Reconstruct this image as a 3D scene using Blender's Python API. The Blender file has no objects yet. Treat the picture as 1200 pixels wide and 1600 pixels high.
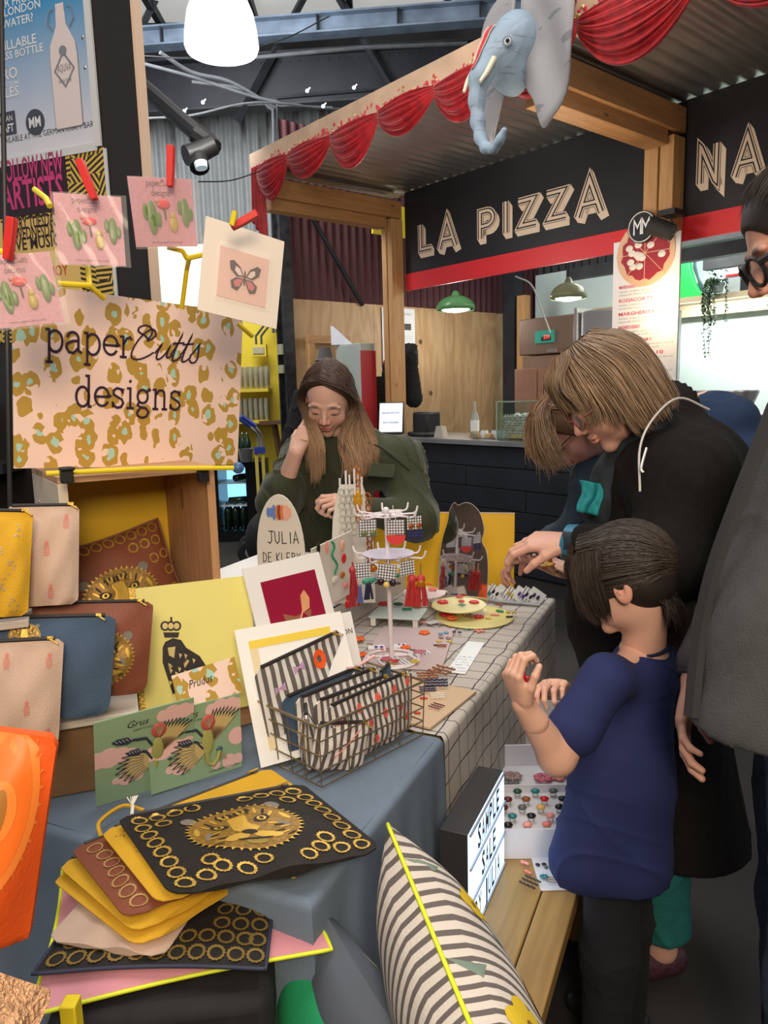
import bpy,math,random
import numpy as np
from mathutils import Matrix,Vector
random.seed(7); RNG = np.random.default_rng(7)
SC = bpy.context.scene
COL = SC.collection
PI = math.pi
# ------------------------------------------------------------------ camera
CF = 1170.0; CP = math.radians(9.0); CR = math.radians(-1.5)
cam_d = bpy.data.cameras.new('camera'); cam = bpy.data.objects.new('camera',cam_d); COL.objects.link(cam)
_f = Vector((0,math.cos(CP),-math.sin(CP))); _r0 = Vector((1,0,0)); _u0 = Vector((0,math.sin(CP),math.cos(CP)))
_r = _r0 * math.cos(CR) + _u0 * math.sin(CR); _u = -_r0 * math.sin(CR) + _u0 * math.cos(CR)
CAM = Vector((0,0,1.5))
cam.matrix_world = Matrix(((_r.x,_u.x,-_f.x,0),(_r.y,_u.y,-_f.y,0),(_r.z,_u.z,-_f.z,1.5),(0,0,0,1)))
cam_d.sensor_fit = 'VERTICAL'; cam_d.sensor_height = 36.0; cam_d.lens = 36.0 * CF / 1600.0
cam_d.clip_start = 0.02; cam_d.clip_end = 100
cam_d.dof.use_dof = False
SC.camera = cam
SC.view_settings.view_transform = 'Standard'; SC.view_settings.look = 'None'
SC.view_settings.exposure = 0.32; SC.view_settings.gamma = 1.0; SC.view_settings.use_curve_mapping = False
# ------------------------------------------------------------------ world, hall lights and added fills
W = bpy.data.worlds.new('hall'); SC.world = W; W.use_nodes = True
W.node_tree.nodes['Background'].inputs[0].default_value = (.84,.88,1.0,1); W.node_tree.nodes['Background'].inputs[1].default_value = .36

def area(name,loc,target,size,energy,col,sy=None):
    l = bpy.data.lights.new(name,'AREA'); l.energy = energy; l.color = col; l.size = size
    if sy: l.shape = 'RECTANGLE'; l.size_y = sy
    o = bpy.data.objects.new(name,l); COL.objects.link(o); o.location = loc
    o.rotation_euler = (Vector(target) - Vector(loc)).to_track_quat('-Z','Y').to_euler(); return o

def point(name,loc,energy,col,r=.05):
    l = bpy.data.lights.new(name,'POINT'); l.energy = energy; l.color = col; l.shadow_soft_size = r
    o = bpy.data.objects.new(name,l); COL.objects.link(o); o.location = loc; return o
area('hall_light',(0.3,2.2,5.2),(0.3,2.6,0),3.5,112,(1,.97,.93),3.0)
area('hall_light',(-.5,-2.2,4.2),(0.3,3,0.8),2.5,70,(1,.95,.88))
area('hall_light',(-2.0,6.8,4.6),(-1.2,10.4,3.4),2.0,130,(.95,.97,1))  # added light aimed at the back wall to brighten it
area('stall_spot_light',(.15,-.7,2.05),(-.5,1.5,1.0),.45,28,(1,.80,.56))
area('kitchen_light',(3.0,6.9,3.0),(2.6,6.6,0),1.6,50,(1,.95,.88))
area('canopy_fill',(-.2,5.6,2.5),(1.2,5.4,3.3),.25,6,(1,.95,.88))  # added fill for the canopy underside; no lamp hangs there
area('canopy_fill',(.9,4.2,2.3),(1.1,5.8,3.3),.6,7,(1,.90,.78))  # second added fill below the canopy, likewise without a lamp

# ------------------------------------------------------------------ placing
def ray(x,y): return _f + _r * ((x - 600) / CF) - _u * ((y - 800) / CF)
def at(x,y,d): q = ray(x,y); return CAM + q * (d / q.y)
def atz(x,y,z): q = ray(x,y); return CAM + q * ((z - 1.5) / q.z)
K1 = Vector((-.643,.766,0)); K2 = Vector((.766,.643,0)); P0 = Vector((.26,7.16,0))
YK = math.atan2(-.766,.643)                       # yaw whose x runs along the pizza counter, y away
def K(u,t,z): return P0 - K1 * u + K2 * t + Vector((0,0,z))
def hitp(x,y,P,n): q = ray(x,y); return CAM + q * ((P - CAM).dot(n) / q.dot(n))
def KP(x,y,t=0):
    q = hitp(x,y,P0 + K2 * t,K2); return (q - P0).dot(-K1),q.z
def SP(x,y,s=1.05):
    q = hitp(x,y,P0 + K1 * s,K1); return (q - P0).dot(K2),q.z
TO = Vector((.10,1.53,0)); TA = Vector((.411,.912,0)); TB = Vector((.912,-.411,0)); YT = math.atan2(-.411,.912)
def T(b,a,z): return TO + TB * b + TA * a + Vector((0,0,z))
def TP(x,y,z):                                    # pixel on a level plane -> table frame (b, a)
    q = atz(x,y,z) - TO; return q.dot(TB),q.dot(TA)

# ------------------------------------------------------------------ materials
MATS = {}
def nt(m): return m.node_tree.nodes,m.node_tree.links
def M(name,col=(.5,.5,.5),rough=.6,metal=0,noise=0,scale=8,bump=0,bscale=60,emit=0,trans=0,sheen=0,stretch=None,ior=1.45,spec=None,coat=0,alpha=1):
    if name in MATS: return MATS[name]
    m = bpy.data.materials.new(name); m.use_nodes = True; n,l = nt(m); b = n['Principled BSDF']; MATS[name] = m
    c = (*col,1)
    b.inputs['Base Color'].default_value = c; b.inputs['Roughness'].default_value = rough; b.inputs['Metallic'].default_value = metal
    b.inputs['IOR'].default_value = ior
    if spec is not None: b.inputs['Specular IOR Level'].default_value = spec
    if trans: b.inputs['Transmission Weight'].default_value = trans
    if sheen: b.inputs['Sheen Weight'].default_value = sheen; b.inputs['Sheen Roughness'].default_value = .4
    if coat: b.inputs['Coat Weight'].default_value = coat
    if alpha < 1: b.inputs['Alpha'].default_value = alpha
    if emit: b.inputs['Emission Color'].default_value = c; b.inputs['Emission Strength'].default_value = emit
    if noise or bump:
        tc = n.new('ShaderNodeTexCoord'); src = tc.outputs['Object']
        if stretch:
            mp = n.new('ShaderNodeMapping'); mp.inputs['Scale'].default_value = stretch; l.new(src,mp.inputs[0]); src = mp.outputs[0]
        if noise:
            t = n.new('ShaderNodeTexNoise'); t.inputs['Scale'].default_value = scale; t.inputs['Detail'].default_value = 5; l.new(src,t.inputs['Vector'])
            r = n.new('ShaderNodeMapRange'); r.inputs['From Min'].default_value = .3; r.inputs['From Max'].default_value = .7
            r.inputs['To Min'].default_value = 1 - noise; r.inputs['To Max'].default_value = 1 + noise; l.new(t.outputs[0],r.inputs[0])
            v = n.new('ShaderNodeVectorMath'); v.operation = 'SCALE'; v.inputs[0].default_value = col; l.new(r.outputs[0],v.inputs['Scale'])
            l.new(v.outputs[0],b.inputs['Base Color'])
        if bump:
            t2 = n.new('ShaderNodeTexNoise'); t2.inputs['Scale'].default_value = bscale; t2.inputs['Detail'].default_value = 4; l.new(src,t2.inputs['Vector'])
            bp = n.new('ShaderNodeBump'); bp.inputs['Strength'].default_value = bump; bp.inputs['Distance'].default_value = .01
            l.new(t2.outputs[0],bp.inputs['Height']); l.new(bp.outputs[0],b.inputs['Normal'])
    return m

def nodes_mat(name,rough=.7,metal=0,bump=0,bscale=200,spec=None):
    """bare material: returns (mat, nodes, links, bsdf, object-coordinate socket)"""
    m = bpy.data.materials.new(name); m.use_nodes = True; n,l = nt(m); b = n['Principled BSDF']; MATS[name] = m
    b.inputs['Roughness'].default_value = rough; b.inputs['Metallic'].default_value = metal
    if spec is not None: b.inputs['Specular IOR Level'].default_value = spec
    tc = n.new('ShaderNodeTexCoord'); o = tc.outputs['Object']
    if bump:
        t2 = n.new('ShaderNodeTexNoise'); t2.inputs['Scale'].default_value = bscale; l.new(o,t2.inputs['Vector'])
        bp = n.new('ShaderNodeBump'); bp.inputs['Strength'].default_value = bump; bp.inputs['Distance'].default_value = .004
        l.new(t2.outputs[0],bp.inputs['Height']); l.new(bp.outputs[0],b.inputs['Normal'])
    return m,n,l,b,o

def fmath(n,l,op,a,b=None,c=None):
    x = n.new('ShaderNodeMath'); x.operation = op
    for i,v in enumerate((a,b,c)):
        if v is None: continue
        if isinstance(v,(int,float)): x.inputs[i].default_value = v
        else: l.new(v,x.inputs[i])
    return x.outputs[0]
def fmix(n,l,fac,a,b):
    x = n.new('ShaderNodeMix'); x.data_type = 'RGBA'
    if isinstance(fac,(int,float)): x.inputs[0].default_value = fac
    else: l.new(fac,x.inputs[0])
    for i,v in ((6,a),(7,b)):
        if isinstance(v,tuple): x.inputs[i].default_value = (*v[:3],1)
        else: l.new(v,x.inputs[i])
    return x.outputs[2]
def fnoise(n,l,o,scale,detail=2,stretch=None):
    if stretch:
        mp = n.new('ShaderNodeMapping'); mp.inputs['Scale'].default_value = stretch; l.new(o,mp.inputs[0]); o = mp.outputs[0]
    t = n.new('ShaderNodeTexNoise'); t.inputs['Scale'].default_value = scale; t.inputs['Detail'].default_value = detail; l.new(o,t.inputs['Vector']); return t.outputs[0]
def fsep(n,l,o):
    s = n.new('ShaderNodeSeparateXYZ'); l.new(o,s.inputs[0]); return s.outputs

def wood(name,col,dark,axis=0,scale=1.0,rough=.55):
    """pine grain running along the given object axis"""
    m,n,l,b,o = nodes_mat(name,rough)
    st = [14,14,14]; st[axis] = .9
    w = fnoise(n,l,o,2.2 * scale,6,tuple(st)); w2 = fnoise(n,l,o,1.6,3)
    g = fmath(n,l,'PINGPONG',fmath(n,l,'MULTIPLY',w,7.0),1.0)
    c = fmix(n,l,fmath(n,l,'MULTIPLY',g,.55),tuple(col),tuple(dark))
    vo = n.new('ShaderNodeTexVoronoi'); vo.inputs['Scale'].default_value = 3.3; mp = n.new('ShaderNodeMapping')
    s2 = [1.6,1.6,1.6]; s2[axis] = .7; mp.inputs['Scale'].default_value = s2; l.new(o,mp.inputs[0]); l.new(mp.outputs[0],vo.inputs['Vector'])
    kn = fmath(n,l,'LESS_THAN',vo.outputs['Distance'],.06)
    c = fmix(n,l,fmath(n,l,'MULTIPLY',kn,.7),c,tuple(x * .35 for x in dark))
    c = fmix(n,l,fmath(n,l,'MULTIPLY',w2,.25),c,tuple(x * .8 for x in dark))
    l.new(c,b.inputs['Base Color']); return m

# ------------------------------------------------------------------ mesh builder
def rotm(rx=0,ry=0,rz=0): return Matrix.Rotation(rz,4,'Z') @ Matrix.Rotation(rx,4,'X') @ Matrix.Rotation(ry,4,'Y')
class MB:
    def __init__(s): s.v = []; s.f = []; s.m = []; s.c = None
    def add(s,vs,fs,mi=0,X=None):
        b = len(s.v)
        if X is not None: vs = [X @ Vector(p) for p in vs]
        s.v.extend([tuple(p) for p in vs]); s.f.extend([tuple(i + b for i in f) for f in fs]); s.m.extend([mi] * len(fs)); return s
    def box(s,c,d,mi=0,X=None,R=None):
        x,y,z = (k / 2 for k in d); vs = [Vector((i,j,k)) for i in (-x,x) for j in (-y,y) for k in (-z,z)]
        if R is not None: vs = [R @ p for p in vs]
        vs = [p + Vector(c) for p in vs]
        return s.add(vs,[(0,1,3,2),(4,6,7,5),(0,4,5,1),(2,3,7,6),(0,2,6,4),(1,5,7,3)],mi,X)
    def bx(s,x0,x1,y0,y1,z0,z1,mi=0,X=None):
        return s.box(((x0 + x1) / 2,(y0 + y1) / 2,(z0 + z1) / 2),(abs(x1 - x0),abs(y1 - y0),abs(z1 - z0)),mi,X)
    def prism(s,pts,h0,h1,mi=0,X=None,ax='z'):
        """outline extruded between h0 and h1; ax: z -> pts are x,y ; y -> pts are x,z"""
        n = len(pts)
        if ax == 'z': vs = [(p[0],p[1],h0) for p in pts] + [(p[0],p[1],h1) for p in pts]
        else: vs = [(p[0],h0,p[1]) for p in pts] + [(p[0],h1,p[1]) for p in pts]
        fs = [tuple(range(n))[::-1],tuple(range(n,2 * n))] + [(i,(i + 1) % n,n + (i + 1) % n,n + i) for i in range(n)]
        if ax == 'y': fs = [f[::-1] for f in fs]
        return s.add(vs,fs,mi,X)
    def tube(s,pts,r,n=6,mi=0,X=None,closed=False,cap=True,flat=1.0):
        pts = [Vector(p) for p in pts]; N = len(pts); rs = r if isinstance(r,(list,tuple)) else [r] * N
        vs = []; up = None
        for i,p in enumerate(pts):
            a = pts[(i - 1) % N] if (i or closed) else p; b = pts[(i + 1) % N] if (i < N - 1 or closed) else p
            t = (b - a); t = t.normalized() if t.length > 1e-9 else Vector((0,0,1))
            if up is None: up = Vector((0,0,1)) if abs(t.z) < .9 else Vector((1,0,0))
            x = t.cross(up); x = x.normalized() if x.length > 1e-6 else t.orthogonal().normalized(); y = x.cross(t).normalized(); up = y
            for k in range(n):
                q = 2 * PI * k / n; vs.append(p + x * (math.cos(q) * rs[i]) + y * (math.sin(q) * rs[i] * flat))
        fs = []; R = N if closed else N - 1
        for i in range(R):
            for k in range(n):
                j = (i + 1) % N; fs.append((i * n + k,i * n + (k + 1) % n,j * n + (k + 1) % n,j * n + k))
        if cap and not closed: fs.append(tuple(range(n))[::-1]); fs.append(tuple(range((N - 1) * n,N * n)))
        return s.add(vs,fs,mi,X)
    def lathe(s,prof,n=24,mi=0,X=None,c=(0,0,0)):
        vs = []; fs = []; L = len(prof)
        for r,z in prof:
            for k in range(n): q = 2 * PI * k / n; vs.append((c[0] + r * math.cos(q),c[1] + r * math.sin(q),c[2] + z))
        for i in range(L - 1):
            for k in range(n): fs.append((i * n + k,i * n + (k + 1) % n,(i + 1) * n + (k + 1) % n,(i + 1) * n + k))
        if prof[0][0] > 1e-5: fs.append(tuple(range(n))[::-1])
        if prof[-1][0] > 1e-5: fs.append(tuple(range((L - 1) * n,L * n)))
        return s.add(vs,fs,mi,X)
    def grid(s,fn,nu,nv,mi=0,X=None,cu=False,cv=False):
        vs = [fn(i / (nu if cu else nu - 1),j / (nv if cv else nv - 1)) for i in range(nu) for j in range(nv)]
        fs = []
        for i in range(nu if cu else nu - 1):
            for j in range(nv if cv else nv - 1):
                a,b = i,(i + 1) % nu; c,d = j,(j + 1) % nv; fs.append((a * nv + c,b * nv + c,b * nv + d,a * nv + d))
        return s.add(vs,fs,mi,X)
    def ball(s,c,r,mi=0,X=None,n=10,m=7):
        r = r if isinstance(r,(tuple,list)) else (r,r,r); vs = [(c[0],c[1],c[2] - r[2])]; fs = []
        for i in range(1,m):
            p = -PI / 2 + PI * i / m
            for k in range(n): q = 2 * PI * k / n; vs.append((c[0] + r[0] * math.cos(p) * math.cos(q),c[1] + r[1] * math.cos(p) * math.sin(q),c[2] + r[2] * math.sin(p)))
        vs.append((c[0],c[1],c[2] + r[2]))
        for k in range(n): fs.append((0,1 + (k + 1) % n,1 + k))
        for i in range(m - 2):
            for k in range(n): a = 1 + i * n; fs.append((a + k,a + (k + 1) % n,a + n + (k + 1) % n,a + n + k))
        a = 1 + (m - 2) * n
        for k in range(n): fs.append((a + k,a + (k + 1) % n,len(vs) - 1))
        return s.add(vs,fs,mi,X)
    def ring(s,c,R,r,n=20,k=6,mi=0,X=None,ax=(0,0,1),sy=1.0):
        a = Vector(ax).normalized(); x = a.orthogonal().normalized(); y = a.cross(x)
        if abs(a.z) > .99: x,y = Vector((1,0,0)),Vector((0,1,0))
        elif abs(a.y) > .99: x,y = Vector((1,0,0)),Vector((0,0,1))
        return s.tube([Vector(c) + x * (R * math.cos(2 * PI * i / n)) + y * (R * sy * math.sin(2 * PI * i / n)) for i in range(n)],r,k,mi,X,closed=True)
    def build(s,name,mats,parent=None,smooth=.6,bevel=0,label=None,cat=None,group=None,kind=None,X=None,solid=0,sub=0):
        me = bpy.data.meshes.new(name); me.from_pydata(s.v,[],s.f)
        mats = mats if isinstance(mats,(list,tuple)) else [mats]
        for k in mats: me.materials.append(k)
        if len(mats) > 1: me.polygons.foreach_set('material_index',s.m)
        if smooth:
            me.polygons.foreach_set('use_smooth',[True] * len(me.polygons))
            if smooth < 3: me.set_sharp_from_angle(angle=smooth)
        if s.c is not None:
            ca = me.color_attributes.new('Col','FLOAT_COLOR','POINT'); ca.data.foreach_set('color',np.asarray(s.c,dtype=np.float32).ravel())
        me.update()
        o = bpy.data.objects.new(name,me); COL.objects.link(o)
        if parent: o.parent = parent
        if X is not None: o.matrix_local = X
        if solid: md = o.modifiers.new('solid','SOLIDIFY'); md.thickness = solid; md.offset = 0
        if sub: md = o.modifiers.new('sub','SUBSURF'); md.levels = sub; md.render_levels = sub
        if bevel: md = o.modifiers.new('bevel','BEVEL'); md.width = bevel; md.segments = 2; md.limit_method = 'ANGLE'
        tag(o,label,cat,group,kind); return o
def tag(o,label=None,cat=None,group=None,kind=None):
    for k,v in (('label',label),('category',cat),('group',group),('kind',kind)):
        if v: o[k] = v
    return o
def thing(name,label,cat,loc=(0,0,0),rot=None,group=None):
    o = bpy.data.objects.new(name,None); COL.objects.link(o); o.empty_display_size = .05
    X = Matrix.Translation(Vector(loc))
    if rot is not None: X = X @ (rotm(0,0,rot) if isinstance(rot,(int,float)) else rot.to_4x4())
    o.matrix_world = X; return tag(o,label,cat,group)
def copy_tree(o,parent=None):
    c = o.copy(); COL.objects.link(c); c.parent = parent
    for ch in list(o.children): copy_tree(ch,c)
    return c

ORD = ['first','second','third','fourth','fifth','sixth','seventh','eighth','ninth','tenth','eleventh','twelfth','thirteenth','fourteenth']
# ------------------------------------------------------------------ lettering
_tc = {}
def text_mesh(txt,offset=0.0,shear=0.0,spacing=1.0):
    key = (txt,offset,shear,spacing)
    if key not in _tc:
        cu = bpy.data.curves.new('t','FONT'); cu.body = txt; cu.offset = offset; cu.shear = shear; cu.space_character = spacing; cu.resolution_u = 2
        ob = bpy.data.objects.new('t',cu); me = ob.to_mesh()
        _tc[key] = ([(v.co.x,v.co.y) for v in me.vertices],[tuple(p.vertices) for p in me.polygons])
        ob.to_mesh_clear(); bpy.data.objects.remove(ob); bpy.data.curves.remove(cu)
    return _tc[key]
def put_text(mb,txt,x,z,h,y=0,mi=0,w=None,align='l',X=None,offset=0.0,shear=0.0,spacing=1.0,flat=False):
    """lettering on the plane y (facing -y), cap height h, squeezed to width w if given; flat=True lays it on z=y"""
    vs,fs = text_mesh(txt,offset,shear,spacing)
    if not vs: return
    xs = [p[0] for p in vs]; k = h / .69; W0 = (max(xs) - min(xs)) * k; kx = k * (w / W0 if w else 1); Wd = w or W0
    dx = {'l': 0,'c': -Wd / 2,'r': -Wd}[align] - min(xs) * kx
    if flat: mb.add([(x + dx + a * kx,z + b * k,y) for a,b in vs],fs,mi,X)
    else: mb.add([(x + dx + a * kx,y,z + b * k) for a,b in vs],fs,mi,X)
def ribbon(pts,w,closed=False):
    """mitred ribbon quads of width w along 2D polyline"""
    P = [Vector(p) for p in pts]; N = len(P); L = []; R = []
    for i in range(N):
        a = P[i - 1] if (i or closed) else None; b = P[(i + 1) % N] if (i < N - 1 or closed) else None
        d1 = (P[i] - a).normalized() if a is not None else None; d2 = (b - P[i]).normalized() if b is not None else None
        d1 = d1 or d2; d2 = d2 or d1
        n1 = Vector((-d1.y,d1.x)); n2 = Vector((-d2.y,d2.x)); m = (n1 + n2); m = m.normalized() if m.length > 1e-6 else n1
        k = w / 2 / max(.35,m.dot(n1)); L.append(P[i] + m * k); R.append(P[i] - m * k)
    q = [(L[i],R[i],R[(i + 1) % N],L[(i + 1) % N]) for i in range(N if closed else N - 1)]
    return q
def put_strokes(mb,strokes,w,y,x=0,z=0,k=1.0,mi=0,kx=None,X=None,shear=0,flat=False,taper=None):
    kx = kx or k
    for st in strokes:
        cl = len(st) > 2 and tuple(st[0]) == tuple(st[-1])
        for q in ribbon(st[:-1] if cl else st,w,cl):
            pts = [(x + (p.x + shear * p.y) * kx,z + p.y * k) for p in q]
            if flat: mb.add([(a,b,y) for a,b in pts],[(0,1,2,3)],mi,X)
            else: mb.add([(a,y,b) for a,b in pts],[(0,1,2,3)],mi,X)
def arc(cx,cy,rx,ry,a0,a1,n=10): return [(cx + rx * math.cos(math.radians(a0 + (a1 - a0) * i / n)),cy + ry * math.sin(math.radians(a0 + (a1 - a0) * i / n))) for i in range(n + 1)]
def bez(p,n=10):
    out = []
    for i in range(0,len(p) - 1,3):
        a,b,c,d = (Vector(q) for q in p[i:i + 4])
        for k in range(n + (i + 4 >= len(p))):
            t = k / n; out.append(tuple(a * (1 - t) ** 3 + b * 3 * t * (1 - t) ** 2 + c * 3 * t * t * (1 - t) + d * t ** 3))
    return out
def smooth_path(pts,n=6):
    """Catmull-Rom through the points"""
    P = [Vector(p) for p in pts]; P = [P[0] * 2 - P[1]] + P + [P[-1] * 2 - P[-2]]; out = []
    for i in range(1,len(P) - 2):
        for k in range(n):
            t = k / n; a,b,c,d = P[i - 1],P[i],P[i + 1],P[i + 2]
            out.append(.5 * ((2 * b) + (c - a) * t + (2 * a - 5 * b + 4 * c - d) * t * t + (3 * b - 3 * c + d - a) * t ** 3))
    return out + [P[-2]]
WHITE = M('white_paint',(.82,.81,.79),.5); BLACK = M('black_plastic',(.012,.012,.013),.45)
INK = M('black_ink',(.015,.013,.02),.7); STEEL = M('steel',(.55,.55,.54),.3,1,.1,6)
DARKSTEEL = M('dark_painted_steel',(.02,.022,.027),.5,.2,.4,3,.2,30)
PINE = wood('pine_timber',(.60,.34,.135),(.36,.17,.055),2); PINEX = wood('pine_timber_across',(.56,.30,.12),(.33,.155,.05),0); PINEY = wood('pine_timber_deep',(.50,.26,.10),(.30,.135,.045),1)
GOLD = M('gold_thread',(.62,.40,.08),.35,.5,.25,80,.3,200)
GLASS = M('clear_glass',(.9,.97,.95),.02,trans=1,ior=1.3)

# ================================================================== HALL
def struct(mb,name,m,X=None,parent=None,**k):
    o = mb.build(name,m,parent,X=X,kind='structure',**k); return o
b = MB(); b.bx(-7,6,-1.5,13,-.1,0)
struct(b,'floor',M('concrete_floor',(.026,.024,.024),.6,0,.35,2.0,.2,12))
def corrug(x0,x1,z0,z1,per,amp,axis='x'):
    n = int((x1 - x0) / per * 8); mb = MB()
    mb.grid(lambda i,j: (x0 + (x1 - x0) * i,amp * math.sin(2 * PI * (x0 + (x1 - x0) * i) / per),z0 + (z1 - z0) * j),n,2); return mb
def rusty(name,col,rust,zt,rr):
    m,n,l,bs,o = nodes_mat(name,.55,.3); s = fsep(n,l,o)
    a = fnoise(n,l,o,2.5,6,(2.2,1,.45)); f = fnoise(n,l,o,9,4)
    g = fmath(n,l,'SMOOTH_MIN',fmath(n,l,'MULTIPLY',fmath(n,l,'MAXIMUM',fmath(n,l,'SUBTRACT',fmath(n,l,'ADD',a,fmath(n,l,'MULTIPLY',s[2],rr)),zt),0.0),5.0),1.0,.1)
    c = fmix(n,l,f,tuple(x * .75 for x in col),col); c = fmix(n,l,g,c,rust); l.new(c,bs.inputs['Base Color']); return m
X = Matrix.Translation((0,10.4,0))
struct(corrug(-6,2.6,0,5.6,.115,.018),'wall_back',rusty('grey_corrugated_steel',(.34,.36,.36),(.06,.04,.03),1.42,.19),X=X)
# maroon corrugated wall and the plywood hoarding, side of the pizza stall
XS = Matrix.Translation(K(-1.05,0,0)) @ rotm(0,0,math.atan2(.643,.766))
struct(corrug(-.62,3.3,0,4.1,.1,.014),'wall_left',rusty('maroon_corrugated_steel',(.085,.022,.028),(.05,.014,.02),1.6,.1),X=XS @ Matrix.Translation((0,.04,0)))
ply,n_,l_,bs_,o_ = nodes_mat('plywood',.55)
w_ = fnoise(n_,l_,o_,1.3,3,(2.2,1,.5)); g_ = fmath(n_,l_,'PINGPONG',fmath(n_,l_,'MULTIPLY',w_,16.0),1.0)
c_ = fmix(n_,l_,g_,(.50,.33,.17),(.40,.24,.115)); vo_ = n_.new('ShaderNodeTexVoronoi'); vo_.inputs['Scale'].default_value = 1.9; l_.new(o_,vo_.inputs['Vector'])
c_ = fmix(n_,l_,fmath(n_,l_,'LESS_THAN',vo_.outputs['Distance'],.055),c_,(.10,.045,.02)); l_.new(c_,bs_.inputs['Base Color'])
root = thing('plywood_hoarding','plywood boards lining the lower maroon corrugated wall','plywood',K(-1.05,0,0),math.atan2(.643,.766))
for i,(a0,a1) in enumerate(((-.62,.45),(.455,1.66),(1.665,2.83))):
    b = MB(); b.bx(a0,a1,-.02,0,0,2.44); b.build('board',ply,root)
struct(corrug(-.2,7,2.2,5.6,.115,.015),'wall_right',M('dark_corrugated',(.03,.028,.03),.6),X=Matrix.Translation(K(-1.05,3.3,0)) @ rotm(0,0,YK))
# kitchen back wall: pale board
b = MB(); b.bx(-1.05,7,0,.05,0,2.95)
struct(b,'wall_far',M('pale_green_white_board',(.66,.80,.76),.5,0,.04,2),X=Matrix.Translation(K(0,3.2,0)) @ rotm(0,0,YK))
# hall roof: light panels between rafters
root = thing('skylight','milky roof light panels between dark rafters above the hall','skylight',(0,0,0)); root['kind'] = 'structure'
sky = M('milky_roof_panel',(.80,.79,.76),.6,emit=.42)
def roofz(y): return 6.35 - .03 * y
for i in range(9):
    for j in range(3):
        x0 = -6 + i * 1.15; y0 = 3.0 + j * 2.35
        b = MB(); b.add([(x0 + .04,y0,roofz(y0)),(x0 + 1.11,y0,roofz(y0)),(x0 + 1.11,y0 + 2.28,roofz(y0 + 2.28)),(x0 + .04,y0 + 2.28,roofz(y0 + 2.28))],[(0,1,2,3)])
        b.build('roof_panel',sky,root,solid=.02)
b = MB()
for i in range(10): b.bx(-6 + i * 1.15 - .035,-6 + i * 1.15 + .035,3,10.1,5.95,6.1)
b.build('rafter',DARKSTEEL,root)
b = MB(); b.bx(-7,6,-1.5,13,6.6,6.7); struct(b,'ceiling',DARKSTEEL)
b = MB(); b.bx(-7,6,-3.1,-3.0,0,6.6); struct(b,'wall_front',M('brown_hall_wall',(.16,.10,.07),.7,0,.5,1.5))
b = MB(); b.bx(-7,6,-3.0,-1.5,-.1,0); struct(b,'floor_2',M('concrete_floor'))
# girders
root = thing('roof_girder','grey blue painted steel girder crossing under the roof lights','girder',(-1.2,9.2,5.50),math.radians(-6))
b = MB(); b.bx(-3.2,5,0,.02,0,.17); b.bx(-3.2,5,-.09,.1,.17,.19); b.bx(-3.2,5,-.09,.1,-.02,0); b.build('beam',M('blue_grey_paint',(.16,.21,.28),.5,0,.3,4),root)
for i in range(9): b = MB(); b.bx(-3 + i * .9,-2.985 + i * .9,-.08,0,0,.17); b.build('stiffener',DARKSTEEL,root)
root = thing('roof_truss','dark riveted steel truss below the grey blue girder','truss',(-1.2,9.5,4.86),math.radians(-5))
b = MB(); b.bx(-3.2,5,0,.03,.02,.55); b.build('web_plate',M('black_riveted_plate',(.016,.017,.022),.45,.3,.3,3),root)
b = MB(); b.bx(-3.2,5,-.12,.12,.55,.58); b.build('top_flange',DARKSTEEL,root); b = MB(); b.bx(-3.2,5,-.12,.12,0,.02); b.build('bottom_flange',DARKSTEEL,root)
b = MB()
for i in range(70):
    for zz in (.05,.5): b.ball((-3.1 + i * .115,-.002,zz),(.012,.008,.012),n=5,m=4)
b.build('rivets',DARKSTEEL,root,kind='stuff')
for k,(x0,x1) in enumerate(((-2.2,-1.2),(-.4,.6),(1.6,.7),(2.7,3.6))):
    b = MB(); b.tube([(x0,-.1,-.15),(x1,-.1,1.35)],.045,4); b.build('brace',DARKSTEEL,root)
b = MB(); b.bx(-7,4.5,10.1,10.3,5.35,6.6); struct(b,'trim_1',M('dusty_dark_board',(.035,.035,.037),.8,0,.5,2,.2,8))
def pipe(name,label,cat,px,r,mat,n=8,grp=None,sm=True):
    P = [at(*q) for q in px]; b = MB(); b.tube(smooth_path(P,5) if sm else P,r * .75,n); return b.build(name,mat,label=label,cat=cat,group=grp)
CON = M('galvanised_conduit',(.075,.08,.085),.6,.1,.2,10)
pipe('electrical_conduit','silver twin conduit bending down the grey corrugated wall','conduit',[(300,128,8.3),(380,140,8.35),(420,168,8.4),(427,190,8.4),(427,360,8.4),(427,520,8.4)],.022,CON)
pipe('electrical_conduit','thin conduit beside the twin conduit on the corrugated wall','conduit',[(520,168,8.3),(440,166,8.4),(433,182,8.45),(432,360,8.45),(432,520,8.45)],.014,CON)
pipe('electrical_conduit','long grey conduit sloping across under the dark truss','conduit',[(215,97,7.8),(300,120,8.0),(400,152,8.2),(470,165,8.3)],.022,CON)
pipe('electrical_conduit','grey conduit crossing the sloping one near the black duct','conduit',[(250,82,7.6),(300,113,7.9),(360,128,8.1),(430,168,8.3)],.024,CON)
pipe('cable','pale cable looping along the top of the corrugated wall','cable',[(228,185,7.5),(300,180,7.6),(400,160,7.8),(520,170,8.2),(600,168,8.6)],.014,CON)
pipe('cable','thin sagging cable across the dark roof space','cable',[(215,87,7),(330,90,7.4),(440,62,7.8),(515,25,8.0)],.008,BLACK)
pipe('cable','black cable hanging from the lamp arm to the canopy corner','cable',[(310,284,5.2),(360,282,5.6),(405,268,6.2)],.006,BLACK)
pipe('scaffold_tube','dark horizontal tube running under the riveted truss','pipe',[(432,152,8.2),(600,138,8.4),(760,120,8.6)],.035,DARKSTEEL,sm=False)
pipe('scaffold_tube','grey tube running high along the riveted truss','pipe',[(400,90,8.3),(560,75,8.4),(730,68,8.6)],.028,CON,sm=False)
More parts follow.
